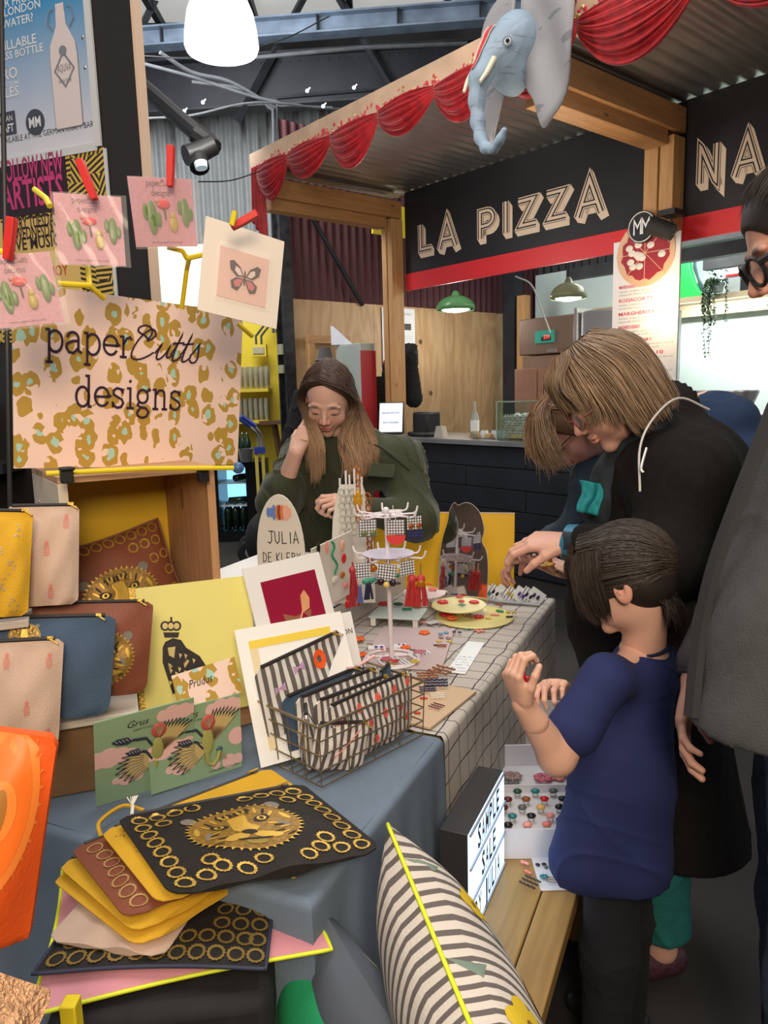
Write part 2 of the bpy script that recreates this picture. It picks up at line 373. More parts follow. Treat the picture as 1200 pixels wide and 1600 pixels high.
for i,(x,y) in enumerate(((480,142),(553,137),(505,166),(317,160),(288,174))):
    b = MB(); p = at(x,y,7.9); b.ball(p,(.018,.012,.018)); b.tube([p,p + Vector((.03,0,.03))],.006,5)
    b.build('festoon_bulb',M('small_cold_bulb',(.75,.88,1),.4,emit=1.5),label='tiny cold white bulb under the roof truss, ' + ['second from the right','rightmost','below the others in the middle','second from the left','leftmost'][i],cat='bulb',group='tiny bulbs strung under the truss')
# steel column with brace
cs = K(-1.05,-.66,0)
root = thing('steel_column','dark steel column at the end of the plywood boards','column',cs,math.atan2(.643,.766))
b = MB(); b.bx(-.06,.06,-.07,-.055,0,3.75); b.bx(-.06,.06,.055,.07,0,3.75); b.bx(-.008,.008,-.055,.055,0,3.75); b.build('upright',M('chipped_black_steel',(.022,.022,.025),.5,.2,.7,14),root)
b = MB(); b.bx(-.09,-.07,-.06,.02,1.9,2.0); b.bx(-.09,-.07,-.06,.02,1.72,1.8); b.build('bracket',M('yellow_grey',(.3,.3,.2),.6),root)
b = MB(); t0,z0 = SP(468,315); t1,z1 = SP(562,478); b.tube([K(-1.0,t0,z0),K(-1.0,t1,z1)],.022,6); b.build('diagonal_brace',DARKSTEEL,label='thin dark diagonal brace across the maroon corrugated wall',cat='brace')
# wooden door frame against the plywood
root = thing('door_frame','bare pine door frame leaning against the plywood left of the cabinet','door frame',K(-.95,-.45,0),math.atan2(.643,.766))
ta,za = SP(482,537,.95); tb,zb = SP(538,548,.95); ta += .45; tb += .45
for q in (ta,tb): b = MB(); b.bx(q - .04,q + .04,-.06,0,0,za); b.build('jamb',PINE,root,bevel=.004)
b = MB(); b.bx(ta - .04,tb + .04,-.06,0,za,za + .08); b.build('lintel',PINEX,root,bevel=.004)

# ------------------------------------------------------------------ yellow bar behind, left
YB = 8.6
def Y(x,y,d=YB): return at(x,y,d)
p0,p1 = Y(300,740),Y(432,500)
b = MB(); b.bx(-3.0,p1.x,0,.08,0,p1.z + .02); struct(b,'wall_side',M('yellow_wall_paint',(.72,.55,.03),.5,0,.08,3),X=Matrix.Translation((0,YB + .1,0)))
b = MB(); b.bx(-3.0,p1.x,0,.08,p1.z + .02,p1.z + .85); struct(b,'wall_upper',M('cream_wall_glow',(.85,.80,.66),.5,emit=.25),X=Matrix.Translation((0,YB + .1,0)))  # cream upper wall; a faint glow in its material brightens it
b = MB(); q = Y(405,548,8.55); b.box(q,(.17,.1,.13)); b.box(q + Vector((0,-.055,0)),(.12,.01,.07),1); o = b.build('switch_box',[M('yellow_box',(.70,.55,.05),.5),M('switch_label',(.45,.40,.25),.5)],label='yellow electrical switch box below the silver conduits on the yellow wall',cat='switch box')
b = MB()
for dx in (-.03,.03): b.tube([q + Vector((dx,0,.06)),q + Vector((dx,0,.16)),q + Vector((dx + .12,0,.3)),q + Vector((dx + .14,0,.8))],.014,6)
b.build('box_conduit',CON,label='pair of bent pipes rising from the yellow switch box',cat='conduit')
GL = M('beer_glass',(.75,.72,.55),.08,trans=.75,ior=1.3)
gb = None
for row,(yt,yb) in enumerate(((572,606),(625,655))):
    s0 = Y(372,yb + 2,8.45); s1 = Y(421,yb + 2,8.45)
    b = MB(); b.bx(s0.x - .5,s1.x,8.35,8.68,s0.z - .035,s0.z)
    b.build('shelf',M('yellow_box'),label=('upper' if row == 0 else 'lower') + ' yellow shelf holding rows of glasses',cat='shelf')
    for i in range(7):
        for j in range(2):
            x = s0.x - .02 + i * .058; h = .24
            if gb is None:
                g = MB(); g.lathe([(.018,0),(.02,.01),(.022,.02),(.026,h * .6),(.025,h),(.0235,h),(.0245,h * .6),(.020,.03),(.0,.025)],12); gb = g.build('beer_glass',GL)
                o = gb
            else: o = gb.copy(); COL.objects.link(o)
            o.location = (x,8.42 + j * .1,s0.z)
            tag(o,'tall glass, %s from the left in the %s row of the %s yellow shelf' % (ORD[i],'front' if j == 0 else 'back','upper' if row == 0 else 'lower'),'glass','glasses on the %s yellow shelf' % ('upper' if row == 0 else 'lower'))
# timber brackets/bench by the column
b = MB(); q0 = Y(428,657,8.3); b.bx(q0.x - .15,q0.x + .45,8.2,8.35,q0.z - .04,q0.z); b.build('timber_ledge',M('brown_timber',(.12,.055,.025),.6),label='brown timber ledge against the yellow wall by the steel column',cat='ledge')
b = MB(); q0 = Y(428,660,8.3); q1 = Y(446,760,8.3); b.tube([q0,q1],.035,4); b.build('timber_strut',M('brown_timber'),label='slanting brown timber strut under the ledge',cat='strut')
# fridge
fl = atz(338,858,0); fr = atz(412,858,0); fy = 7.75
x0,x1 = at(336,800,fy).x,at(412,800,fy).x; zt = at(370,722,fy).z
root = thing('bottle_fridge','black glass fronted under-counter fridge of wine bottles, lit cold blue inside','fridge',(x0,fy,0))
w = x1 - x0
b = MB(); b.bx(0,.05,0,.5,0,zt); b.bx(w - .17,w,0,.5,0,zt); b.bx(.05,w - .17,.03,.5,0,.10); b.bx(.05,w - .17,.03,.5,zt - .06,zt); b.bx(.05,w - .17,.47,.5,.1,zt - .06); b.build('body',M('black_gloss',(.008,.008,.01),.25),root)
b = MB(); b.bx(.05,w - .17,.45,.47,.1,zt - .06); b.build('light_panel',M('cold_fridge_light',(.30,.68,.98),.5,emit=1.1),root)
for zz in (.36,.60):
    b = MB(); b.bx(.05,w - .17,.08,.45,zz,zz + .012); b.build('shelf',M('shelf_white',(.7,.75,.8),.4),root)
for i in range(2):
    b = MB(); b.bx(.0,w,-.02,0,.0 if i == 0 else zt - .05,.1 if i == 0 else zt); b.build('door_rail',M('black_gloss'),root)
bt = MB(); bt.lathe([(.0,0),(.037,.003),(.037,.19),(.03,.22),(.014,.25),(.014,.30),(.0,.30)],12); bt = bt.build('wine_bottle',M('dark_green_glass',(.01,.03,.015),.1,spec=.8),smooth=4)
k = 0
for i in range(4):
    for j in range(2):
        o = bt if k == 0 else bt.copy(); k += 1
        if k > 1: COL.objects.link(o)
        o.location = (x0 + .10 + i * .085,fy + .14 + j * .13,.104); tag(o,'dark wine bottle standing in the lit fridge, %s from the left in the %s row' % (ORD[i],'front' if j == 0 else 'back'),'bottle','bottles standing in the fridge')
for i,(zz,lab) in enumerate(((.412,'dark bottle lying on the middle fridge shelf'),(.652,'dark bottle lying on the top fridge shelf'))):
    o = bt.copy(); COL.objects.link(o); o.rotation_euler = (0,PI / 2,.5 if i == 0 else 1.2); o.location = (x0 + (.12 if i == 0 else .2),fy + .16,zz); tag(o,lab,'bottle')
for i in range(3):
    o = bt.copy(); COL.objects.link(o); q = at(374 + i * 7,722,7.9); o.location = (q.x,7.9,zt); tag(o,'dark bottle standing on top of the black fridge, %s from the left' % ORD[i],'bottle','bottles on top of the fridge')
b = MB(); q = at(386,700,7.7); b.lathe([(.055,0),(.075,.14),(.078,.14),(.06,.004)],12,X=Matrix.Translation((q.x - .02,7.72,zt))); b.build('ice_bucket',M('smoky_plastic',(.25,.26,.27),.15,trans=.6),label='smoky clear plastic bucket on the fridge beside the hand truck grips',cat='bucket')
# hand truck
wc = at(391,838,6.9); R = .10
root = thing('hand_truck','upright hand truck with blue grips, yellow ladder rails and black wheel','hand truck',(wc.x,6.9,0),.35)
for sx in (0,-.26):
    b = MB(); b.lathe([(.0,-.03),(.05,-.03),(.055,-.022),(.1,-.028),(.115,-.015),(.115,.015),(.1,.028),(.055,.022),(.05,.03),(0,.03)],24,X=Matrix.Translation((sx * .2,sx,.115)) @ rotm(PI / 2,0,0)); wl = b.build('wheel',M('rubber_tyre',(.015,.015,.016),.8),root)
    b = MB(); b.lathe([(.0,-.034),(.04,-.034),(.052,-.03),(.052,.03),(.04,.034),(0,.034)],16,X=Matrix.Translation((sx * .2,sx,.115)) @ rotm(PI / 2,0,0)); b.build('rim',M('grey_hub',(.35,.36,.37),.4,.4),wl)
b = MB(); b.tube([(-.05,-.03,.12),(.0,-.03,.30),(.10,.0,.42),(.13,.02,.5)],.035,6,flat=.4); b.tube([(-.10,-.2,.12),(-.02,-.2,.32),(.08,-.15,.44)],.035,6,flat=.4); b.build('wheel_guard',M('grey_plastic',(.16,.17,.18),.45),root)
for dx,mt in ((.10,'yellow_ladder'),(.16,'yellow_ladder')):
    b = MB(); b.tube([(dx,.0,.06),(dx,.02,1.02)],.016,6); b.build('rail',M(mt,(.72,.60,.12),.5),root)
b = MB(); b.bx(.08,.18,-.02,.03,.98,1.04); b.build('collar',M('blue_plastic',(.03,.06,.35),.4),root)
for dx in (0,1):
    p = [(.12 + dx * .03,0,1.04),(.12 + dx * .03,0,1.14),(.08 + dx * .04,-.02,1.20),(.0 + dx * .05,-.04,1.27)]
    b = MB(); b.tube(smooth_path(p,4),.014,6); b.build('handle_tube',STEEL,root)
    b = MB(); b.tube([(.05 + dx * .05,-.03,1.235),(-.08 + dx * .05,-.06,1.33)],.02,8); b.build('grip',M('blue_plastic'),root)
b = MB(); b.bx(-.05,.25,-.25,-.02,.0,.012); b.build('toe_plate',DARKSTEEL,root)

# ------------------------------------------------------------------ big pendant, duct, lamp
def dome(name,label,px,py,d,R,H,outm,em,cat='lamp',watt=8,grp=None,col=(1,.96,.88),rod=1.0):
    p = at(px,py,d); root = thing(name,label,cat,p,0,grp)
    pr = [(R,0),(R * .96,H * .30),(R * .80,H * .62),(R * .50,H * .86),(R * .22,H * .95),(R * .2,H * 1.1),(R * .12,H * 1.25),(.012,H * 1.3)]
    b = MB(); b.lathe(pr + [(r * .96,z - .006) for r,z in pr[::-1]][2:] + [(R * .97,0)],32); b.build('shade',outm,root,smooth=4)
    b = MB(); b.ball((0,0,H * .12),(R * .80,R * .80,H * .30),n=20,m=10); b.build('bulb',em,root,smooth=4)
    b = MB(); b.tube([(0,0,H * 1.3),(0,0,H * 1.3 + rod)],.005,5); b.build('flex',BLACK,root)
    point('lamp_light',p + Vector((0,0,-.09)),watt,col,R * .6); return root
GREEN = M('green_enamel',(.10,.27,.10),.25); GRN2 = M('olive_enamel',(.20,.24,.13),.3)
GLOW = M('glowing_bulb',(1,.96,.86),.5,emit=5)
pp = at(345,42,3.6); root = thing('pendant_lamp','large glowing white pendant lamp hanging at the top left','lamp',pp + Vector((0,0,-.10)),0)
b = MB(); b.lathe([(0,-.01),(.10,-.008),(.155,.0),(.163,.02),(.158,.08),(.145,.15),(.12,.21),(.085,.25),(0,.265)],32); b.build('diffuser',M('glowing_opal',(1,.98,.95),.5,emit=1.6),root,smooth=4)
b = MB(); b.lathe([(.087,.247),(.06,.31),(.03,.34),(0,.34)],20); b.build('cap',STEEL,root); b = MB(); b.tube([(0,0,.34),(0,0,3)],.006,6); b.build('flex',BLACK,root)
point('lamp_light',pp + Vector((0,-.05,-.22)),22,(1,.95,.88),.12)
root = thing('spot_lamp','black tubular arm carrying a small spotlight at the left','lamp',at(235,145,4.2),0)
iv = root.matrix_world.inverted()
b = MB(); b.tube([iv @ at(*q) for q in ((205,120,4.3),(240,150,4.2),(318,218,4.1))],.042,10); b.build('arm',BLACK,root)
b = MB(); b.tube([iv @ at(*q) for q in ((305,208,4.1),(325,222,4.1),(332,232,4.08))],.052,10); b.build('elbow',BLACK,root)
b = MB(); b.tube([iv @ at(*q) for q in ((334,226,4.08),(306,240,4.05),(290,243,4.02))],[.05,.055,.05],12); b.build('barrel',BLACK,root)
b = MB(); b.tube([iv @ at(*q) for q in ((308,240,4.05),(312,262,4.0))],[.045,.05],12); b.build('shroud',BLACK,root)
b = MB(); b.tube([iv @ at(*q) for q in ((313,254,3.985),(315,263,3.98))],[.034,.03],12); b.build('lens',M('lens_glass',(.6,.75,.8),.1,emit=.3),root)

# ================================================================== PIZZA STALL
XK = Matrix.Translation(P0) @ rotm(0,0,YK)
def kthing(name,label,cat,u=0,t=0,z=0,**k): return thing(name,label,cat,K(u,t,z),YK,**k)
for u0,u1,lab in ((-.15,-.02,'pine post at the far left end of the pizza sign'),(2.5,2.70,'thick pine post between the two halves of the pizza sign')):
    b = MB(); b.bx(u0,(u0 + u1) / 2 - .003,-.16,-.012,0,3.06); b.bx((u0 + u1) / 2 + .003,u1,-.15,-.012,0,3.06); b.build('timber_post',PINE,label=lab,cat='post',X=XK,bevel=.004)
for u0,u1,z0,lab in ((-.2,-.03,2.98,'pine cross beam over the left post'),(2.5,2.70,3.0,'pine cross beam reaching forward over the thick post')):
    b = MB(); b.bx(u0,u1,-1.38,-.01,z0 + .09,z0 + .24); b.bx(u0 + .02,u1 - .03,-1.38,-.17,z0,z0 + .09); b.build('cross_beam',PINEY,label=lab,cat='beam',X=XK,bevel=.004)
for i in range(1):
    b = MB(); per = .105
    b.grid(lambda i,j: (-.25 + 5.2 * i,-1.42 + 1.5 * j,3.30 + .009 * math.sin(2 * PI * (5.2 * i) / per)),int(5.2 / per * 8),2)
    b.build('canopy_roof',M('galvanised_roof_sheet',(.34,.33,.31),.32,.8,.12,3),label='corrugated metal roof sheet of the pizza stall canopy',cat='roof',X=XK)
b = MB(); b.bx(-.25,4.9,-1.45,-1.41,3.285,3.43); b.build('fascia_board',M('pale_pine',(.66,.45,.30),.6,0,.15,6),label='pale timber fascia board along the canopy edge above the red swags',cat='board',X=XK,bevel=.003)
fl_ = MB()
for i in range(260):
    u = random.uniform(-.1,4.6); r = random.uniform(.006,.02); z = 3.30 + abs(random.gauss(0,.022))
    for q in range(3): fl_.ball((u + random.gauss(0,.01),-1.452,z + random.gauss(0,.01)),(r * .6,.004,r * .6),n=6,m=4,mi=0 if random.random() < .75 else 1)
fl_.build('bead_trim',[M('red_lace',(.65,.06,.08),.5),M('gold_bead',(.8,.6,.25),.3,.6)],label='lacy red and gold bead trim along the fascia board',cat='trim',X=XK,kind='stuff')
# swags
VEL = M('red_velvet',(.36,.002,.006),.55,0,.35,25,.25,60,sheen=.25)
AN = [-.10,.345,.885,1.40,1.92,2.40,2.92,3.55,4.2,4.8]; SG = [.30,.24,.31,.22,.29,.30,.32,.32,.30]
for i in range(9):
    a,c = AN[i],AN[i + 1]; S = SG[i]
    def fn(p,q,a=a,c=c,S=S):
        e = 4 * p * (1 - p); u = a + (c - a) * p + .0; hang = .02 + .06 * (1 - e ** .5) * q
        wv = .013 * math.sin(q * 2 * PI * 5.5 + 1.4 * p + a * 5) * (.25 + e)
        z = 3.285 - hang * (1 - e) - S * e ** .75 * q + wv * .5; return (u,-1.468 - .05 * e * math.sin(PI * min(1,q * 1.1)) - abs(wv) * 1.4 - .012,z + .012)
    b = MB(); b.grid(fn,26,50); b.build('swag_curtain',VEL,label='red velvet swag, number %s from the left end of the canopy' % ['one','two','three','four','five','six','seven','eight','nine'][i] if i not in (0,5) else ('leftmost red velvet swag beside the hanging tail' if i == 0 else 'red velvet swag partly behind the elephant head'),cat='swag',group='red velvet swags along the canopy',X=XK,smooth=4,solid=.003)
b = MB(); b.grid(lambda p,q: (-.16 + .14 * q - .05 * p * (1 - q) + .02 * p,-1.48 - .018 * math.sin(q * 24),3.30 - (.62 - .22 * (1 - q)) * p),20,40); b.build('swag_tail',VEL,label='red velvet tail hanging at the left end of the canopy',cat='curtain',X=XK,smooth=4,solid=.003)
# second red velvet band passing under the elephant ear (tall tail)
b = MB(); b.grid(lambda p,q: (2.70 + .24 * q * (1 - .55 * p) + .0 * p,-1.50 - .02 * math.sin(q * 26) * (1 - .4 * p),3.36 - (.33 - .10 * q) * p),18,40); b.build('swag_tail',VEL,label='red velvet tail hanging just behind the elephant ear',cat='curtain',X=XK,smooth=4,solid=.003)
# yellow panel seen below the canopy end
b = MB(); b.bx(-.6,-.58,.1,1.6,3.05,3.35); b.build('yellow_board_end',M('yellow_board',(.78,.60,.03),.5),label='yellow board behind the end of the canopy roof',cat='board',X=XK)
# sign
CREAM = M('cream_sign_paint',(.80,.62,.46),.5); SBLK = M('sign_black',(.012,.011,.013),.5,0,.2,3)
GLY = {'L': [[(.12,1),(.12,.12),(.62,.12)]],'A': [[(.06,-.03),(.42,.98),(.78,-.03)],[(.2,.30),(.64,.30)]],'P': [[(.12,0),(.12,.88)] + arc(.38,.64,.25,.24,90,-90,8) + [(.12,.40)]],
       'I': [[(.12,0),(.12,1)]],'Z': [[(.05,.88),(.60,.88),(.12,.12),(.68,.12)]],'N': [[(.12,0),(.12,1),(.14,.98),(.62,.02),(.64,0),(.64,1)]],'O': [arc(.4,.5,.3,.42,0,360,16)],'E': [[(.6,.12),(.12,.12),(.12,.88),(.6,.88)],[(.12,.5),(.5,.5)]]}
ADV = {'L': .68,'A': .86,'P': .76,'I': .30,'Z': .76,'N': .80,'O': .84,'E': .7,' ': .36}
root = kthing('shop_sign','long black shop sign lettered LA PIZZA with a red band','sign')
b = MB(); b.bx(0.0,2.5,0,.03,2.58,3.29); b.bx(2.70,4.9,0,.03,2.58,3.29); b.bx(2.5,2.7,.005,.03,2.58,3.29); b.build('panel',SBLK,root)
b = MB(); b.bx(0.0,2.5,-.004,.026,2.43,2.578); b.bx(2.5,4.9,-.001,.026,2.43,2.578); b.build('red_band',M('sign_red',(.72,.022,.028),.45),root)
def sign_word(word,u,z,h,extra=0,wf=.92):
    x = u
    for ch in word:
        if ch in GLY:
            b = MB(); G = GLY[ch]
            for q in range(7): put_strokes(b,G,.25,-.003 - .0001 * q,x + .0055 * q,z - .0075 * q,h,0,kx=h * wf)
            put_strokes(b,G,.27,-.0045,x,z,h,1,kx=h * wf); put_strokes(b,G,.235,-.0055,x,z,h,0,kx=h * wf)
            put_strokes(b,G,.17,-.0065,x,z,h,1,kx=h * wf); put_strokes(b,G,.085,-.0075,x,z,h,0,kx=h * wf)
            b.build('letter',[CREAM,SBLK],root,smooth=0)
        x += (ADV[ch] + .10) * h * wf + extra
    return x
sign_word('LA PIZZA',.175,2.735,.24,.035,1.16)
sign_word('NAPO',2.775,2.76,.22,.05)
# counter
root = kthing('pizza_counter','pizza stall counter with black boarded front under a steel top','counter')
CB = M('black_boarding',(.012,.014,.019),.5,0,.3,4,.15,30)
for j in range(6):
    for i in range(4):
        b = MB(); o_ = (.6 if j % 2 else 0); u0 = -.35 + i * 1.25 - o_; b.bx(max(-.35,u0),min(4.6,u0 + 1.243),-.17,-.14,.02 + j * .172,.186 + j * .172); b.build('panel',CB,root,bevel=.003)
b = MB(); b.bx(-.32,4.6,-.138,.5,0,1.05); b.build('carcass',BLACK,root)
b = MB(); b.bx(-.4,4.65,-.24,.55,1.055,1.10); b.build('worktop',M('worn_steel',(.33,.32,.31),.35,.8,.15,5),root,bevel=.006)
# glass display
root = kthing('glass_display','low glass display case on the pizza counter','display case',0,0,1.1)
u0 = KP(777,650,-.12)[0]; u1 = KP(893,650,-.12)[0] + .5; zt = KP(800,629,-.12)[1] - 1.1
b = MB(); b.bx(u0,u1,-.13,-.122,.01,zt); b.bx(u0,u0 + .008,-.12,.25,.01,zt); b.bx(u0,u1,-.12,.25,zt,zt + .008); b.build('glass',M('greenish_glass',(.80,.93,.88),.03,trans=1,ior=1.15),root)
b = MB(); b.tube([(u0,-.13,0),(u0,-.13,zt + .01)],.006,4); b.tube([(u0,-.13,zt + .008),(u1,-.13,zt + .008)],.005,4); b.build('edge',M('glass_edge_green',(.25,.40,.34),.3),root)
for i,px in enumerate((840,905,927,1015)):
    uu = KP(690 + (px - 840) * .32 + 55 + i * 3,690,-.02)[0]
    b = MB(); b.box((uu,-.02,.025),(.13,.09,.035)); b.build('cork_block',M('cork',(.55,.36,.18),.8,0,.2,40),label='small cork block inside the glass display, %s from the left' % ORD[i],cat='block',group='cork blocks in the glass display',X=XK @ Matrix.Translation((0,0,1.1)),bevel=.008)
# bottle on counter
u,z = KP(742,688,-.06)
root = kthing('glass_bottle','clear glass bottle with a white label on the pizza counter','bottle',u,-.06,1.112)
b = MB(); b.lathe([(0,0),(.038,.003),(.038,.15),(.03,.19),(.014,.22),(.013,.29),(.016,.3),(.012,.3),(.0,.29)],16); b.build('body',M('bottle_glass',(.85,.93,.93),.05,trans=.8,ior=1.2),root,smooth=4)
b = MB(); b.lathe([(.0388,.05),(.0388,.14)],16); b.build('paper_label',WHITE,root)
gl = None
for i,(px,py) in enumerate(((757,694),(768,690),(778,694),(770,680),(785,688))):
    u,z = KP(px,py,-.04); g = MB(); g.lathe([(.0,0),(.028,.002),(.038,.035),(.032,.065),(.028,.065),(.034,.035),(.0,.008)],12)
    o = g.build('glass_jar',M('jar_glass',(.9,.95,.93),.08,trans=.6,ior=1.2,rough=.1) if 0 else M('jar_glass',(.9,.95,.93),.1,trans=.5,ior=1.2),label='small clear glass jar beside the wicker basket, %s of the cluster' % ['lowest left','front middle','lowest right','back','nearest the basket'][i],cat='jar',group='glass jars by the basket'); o.location = K(u,-.04 + .05 * (i % 2),1.103)
# wicker basket
u,z = KP(818,690,.03); root = kthing('wicker_basket','pale grey wicker basket on the pizza counter','basket',u,.06,1.10)
b = MB(); wv = M('pale_wicker',(.50,.45,.38),.7,0,.25,60)
for L in range(9):
    z = .015 + L * .021; w = .15 + .012 * L / 8; d = .10
    P = []
    for k in range(48):
        q = k / 48 * 4; s = int(q); f = q - s; x,y = ((-w + 2 * w * f,-d),(w,-d + 2 * d * f),(w - 2 * w * f,d),(-w,d - 2 * d * f))[s]
        o_ = .008 * (1 if (k + L) % 2 else -1); nx,ny = ((0,-1),(1,0),(0,1),(-1,0))[s]; P.append((x + nx * o_,y + ny * o_,z))
    b.tube(P,.0105,5,closed=True)
for k in range(24):
    q = k / 24 * 4; s = int(q); f = q - s; x,y = ((-.155 + .31 * f,-.1),(.155,-.1 + .2 * f),(.155 - .31 * f,.1),(-.155,.1 - .2 * f))[s]; b.tube([(x,y,0),(x * 1.05,y * 1.02,.205)],.006,5)
b.build('weave',wv,root); b = MB(); b.bx(-.14,.14,-.09,.09,.002,.02); b.build('base',wv,root)
b = MB(); [b.ball((random.uniform(-.1,.1),random.uniform(-.05,.05),.18),.035) for _ in range(7)]; b.build('napkins',WHITE,root)
# till screen with printed notice
u,z = KP(628,672,-.2)
root = kthing('till_screen','tilted black till screen showing a white notice','screen',u + .08,-.10,1.102)
R = Matrix.Translation((-.12,-.10,.02)) @ rotm(-.22,0,.62)
b = MB(); b.box((.04,.10,.11),(.20,.18,.22)); b.box((.04,.08,.02),(.26,.24,.04)); b.build('housing',BLACK,root,bevel=.02)
b = MB(); b.bx(-.20,.04,-.01,.01,.0,.30,X=R); b.build('bezel',BLACK,root,bevel=.006)
b = MB(); b.bx(-.19,.03,-.014,-.011,.02,.29,X=R)
put_text(b,'PIZZAS WON\'T WORK WITHOUT',-.08,.19,.018,-.0145,1,.17,'c',X=R,offset=.01); put_text(b,'HELP OF THE GARDENS',-.08,.10,.018,-.0145,1,.15,'c',X=R,offset=.01)
b.build('notice',[M('screen_white',(.80,.85,.98),.5,emit=.5),INK],root)
b = MB(); u,z = KP(689,683,-.1); b.prism([(-.06,0),(.06,0),(.035,.10),(-.03,.10)],-.03,.03,ax='y'); b.build('card_holder',M('beige_card',(.45,.40,.34),.6),label='small beige card stand beside the till',cat='stand',X=XK @ Matrix.Translation((u,-.1,1.10)))
# stack of black crates
u,z = KP(590,640,-.0)
ct = None
tb_,zb_ = KP(590,573,.1)
for i in range(14):
    b = MB(); w,d = .13,.1
    if ct is None:
        b.bx(-w,w,-d,-d + .01,0,.040); b.bx(-w,w,d - .01,d,0,.040); b.bx(-w,-w + .01,-d,d,0,.040); b.bx(w - .01,w,-d,d,0,.040); b.bx(-w,w,-d,d,0,.006)
        b.bx(-w - .012,w + .012,-d - .012,d + .012,.03,.040); ct = b.build('plastic_tray',M('black_crate_plastic',(.02,.02,.022),.4)); o = ct
    else: o = ct.copy(); COL.objects.link(o)
    o.matrix_world = Matrix.Translation(K(u - .05,.12,1.10 + i * .0405)) @ rotm(0,0,YK + .05)
    tag(o,'black plastic tray in the tall stack beside the left post' + (', topmost of its stack' if i == 13 else ', %s from the bottom' % ORD[i]),'tray','stacked black plastic trays')
# grey cabinet with red side
cb = at(556,600,7.3); cb.z = 0
root = thing('metal_cabinet','tall pale grey cabinet with a red side against the plywood','cabinet',cb,YK)
b = MB(); b.bx(-.20,.18,-.08,.10,0,1.97); b.build('body',M('grey_green_metal',(.38,.42,.37),.4),root,bevel=.008)
b = MB(); b.bx(.182,.192,-.08,.10,0,1.90); b.build('side_panel',M('red_metal',(.40,.02,.03),.4),root,bevel=.002)
b = MB(); b.prism([(-.24,0),(-.02,0),(-.21,.17),(-.24,.18)],-.12,-.115,ax='y'); b.build('folded_paper',M('white_sheet',(.75,.77,.82),.6),label='folded white sheet standing on the grey cabinet',cat='paper',X=Matrix.Translation((cb.x,cb.y,1.973)) @ rotm(0,0,YK + .5) @ Matrix.Translation((.0,.11,0)))
# coat hanging on the left post: SDF later; wall poster
t0,z0 = SP(600,565,1.0); t1,z1 = SP(649,483,1.0)
root = thing('wall_poster','white text notice with two photographs pinned on the plywood','poster',K(-1.02,(t0 + t1) / 2,z0),math.atan2(.643,.766))
w = (t1 - t0) / 2; h = z1 - z0
b = MB(); b.bx(-w,w,-.006,-.003,0,h); b.bx(-.1,.1,-.007,-.006,.62 * h,.72 * h,1)
for i in range(9): b.bx(-.2,.2,-.007,-.006,h * (.12 + i * .045),h * (.128 + i * .045),2)
put_text(b,'Our food is made here',0,h * .88,.025,-.007,1,w * 1.5,'c')
for dx in (-.14,.06): b.bx(dx,dx + .12,-.0075,-.006,h * .60,h * .72,1)
b.build('sheet',[M('poster_white',(.66,.68,.70),.5),M('photo_dark',(.06,.05,.05),.5),M('grey_print',(.42,.43,.45),.6)],root)
b = MB(); b.bx(-w,w,-.008,-.006,-.05,0); b.build('red_strip',M('sign_red'),root)
# green pendants inside the kitchen
def kd(px,py,t): q = hitp(px,py,P0 + K2 * t,K2); return q.y
dome('pendant_lamp','green enamel pendant lamp glowing in front of the plywood',712,484,kd(712,484,1.0),.205,.15,GREEN,GLOW,watt=14,rod=.7)
dome('pendant_lamp','olive enamel pendant lamp glowing beside the menu board',888,466,kd(888,466,.5),.15,.13,GRN2,GLOW,watt=12,rod=.7)
b = MB(); P = [at(*q) for q in ((805,432,7.4),(830,445,7.4),(845,480,7.3),(860,520,7.2))]; b.tube(smooth_path(P),.008,5); b.build('cable',M('grey_cable',(.30,.32,.30),.5),label='grey cable dropping behind the red band to the oven',cat='cable')
# dark beams seen through the serving hatch
for i,(u0,u1,t,z0,z1) in enumerate(((.9,4.9,1.2,2.50,2.6),(1.5,4.9,1.9,2.75,2.87),(1.5,4.9,2.6,2.62,2.72))):
    b = MB(); b.bx(u0,u1,t,t + .1,z0,z1); b.build('ceiling_beam',M('dark_grey_beam',(.06,.07,.075),.5,.2,.3,4),label=['nearest','middle','farthest'][i] + ' dark beam crossing above the pizza kitchen',cat='beam',X=XK)
b = MB(); u0 = KP(812,440,2.4)[0]; b.bx(u0,u0 + .12,2.35,2.45,0,2.6); b.build('corner_post',PINE,label='pine corner post beside the pale kitchen wall',cat='post',X=XK)
b = MB(); b.bx(u0 - .22,u0 - .04,2.35,2.5,0,2.9); b.build('steel_post',DARKSTEEL,label='dark steel post left of the pizza oven',cat='post',X=XK)
# pizza oven
ua,za = KP(811,500,1.3); ub,_ = KP(897,500,1.3); zb = KP(811,556,1.3)[1]; zc = KP(811,620,1.3)[1]
root = kthing('pizza_oven','stacked brown steel pizza oven with a green digital panel','oven')
OV = M('brown_steel',(.20,.14,.105),.4,.5,.12,2)
b = MB(); b.bx(ua,ub,1.3,2.2,zb,za); b.build('upper_deck',OV,root,bevel=.01)
b = MB(); b.bx(ua + .03,ub - .02,1.32,2.2,zb - .16,zb - .01); b.build('lower_deck',M('brown_steel_light',(.28,.19,.14),.35,.5,.15,2),root,bevel=.006)
b = MB(); b.bx(ub,ub + .03,1.3,2.2,zb - .2,za + .05); b.build('edge_strip',STEEL,root); b = MB(); b.bx(ub + .03,ub + .6,1.35,2.2,.3,za + .02); b.build('side_hood',M('grey_metal',(.30,.31,.31),.35,.7),root,bevel=.02)
pa,pz = KP(837,518,1.3); pb,_ = KP(867,518,1.3); pz1 = KP(837,537,1.3)[1]
b = MB(); b.bx(pa,pb,1.288,1.3,pz1,pz); f = b.build('control_panel',M('green_panel',(.02,.22,.16),.4,emit=.3),root)
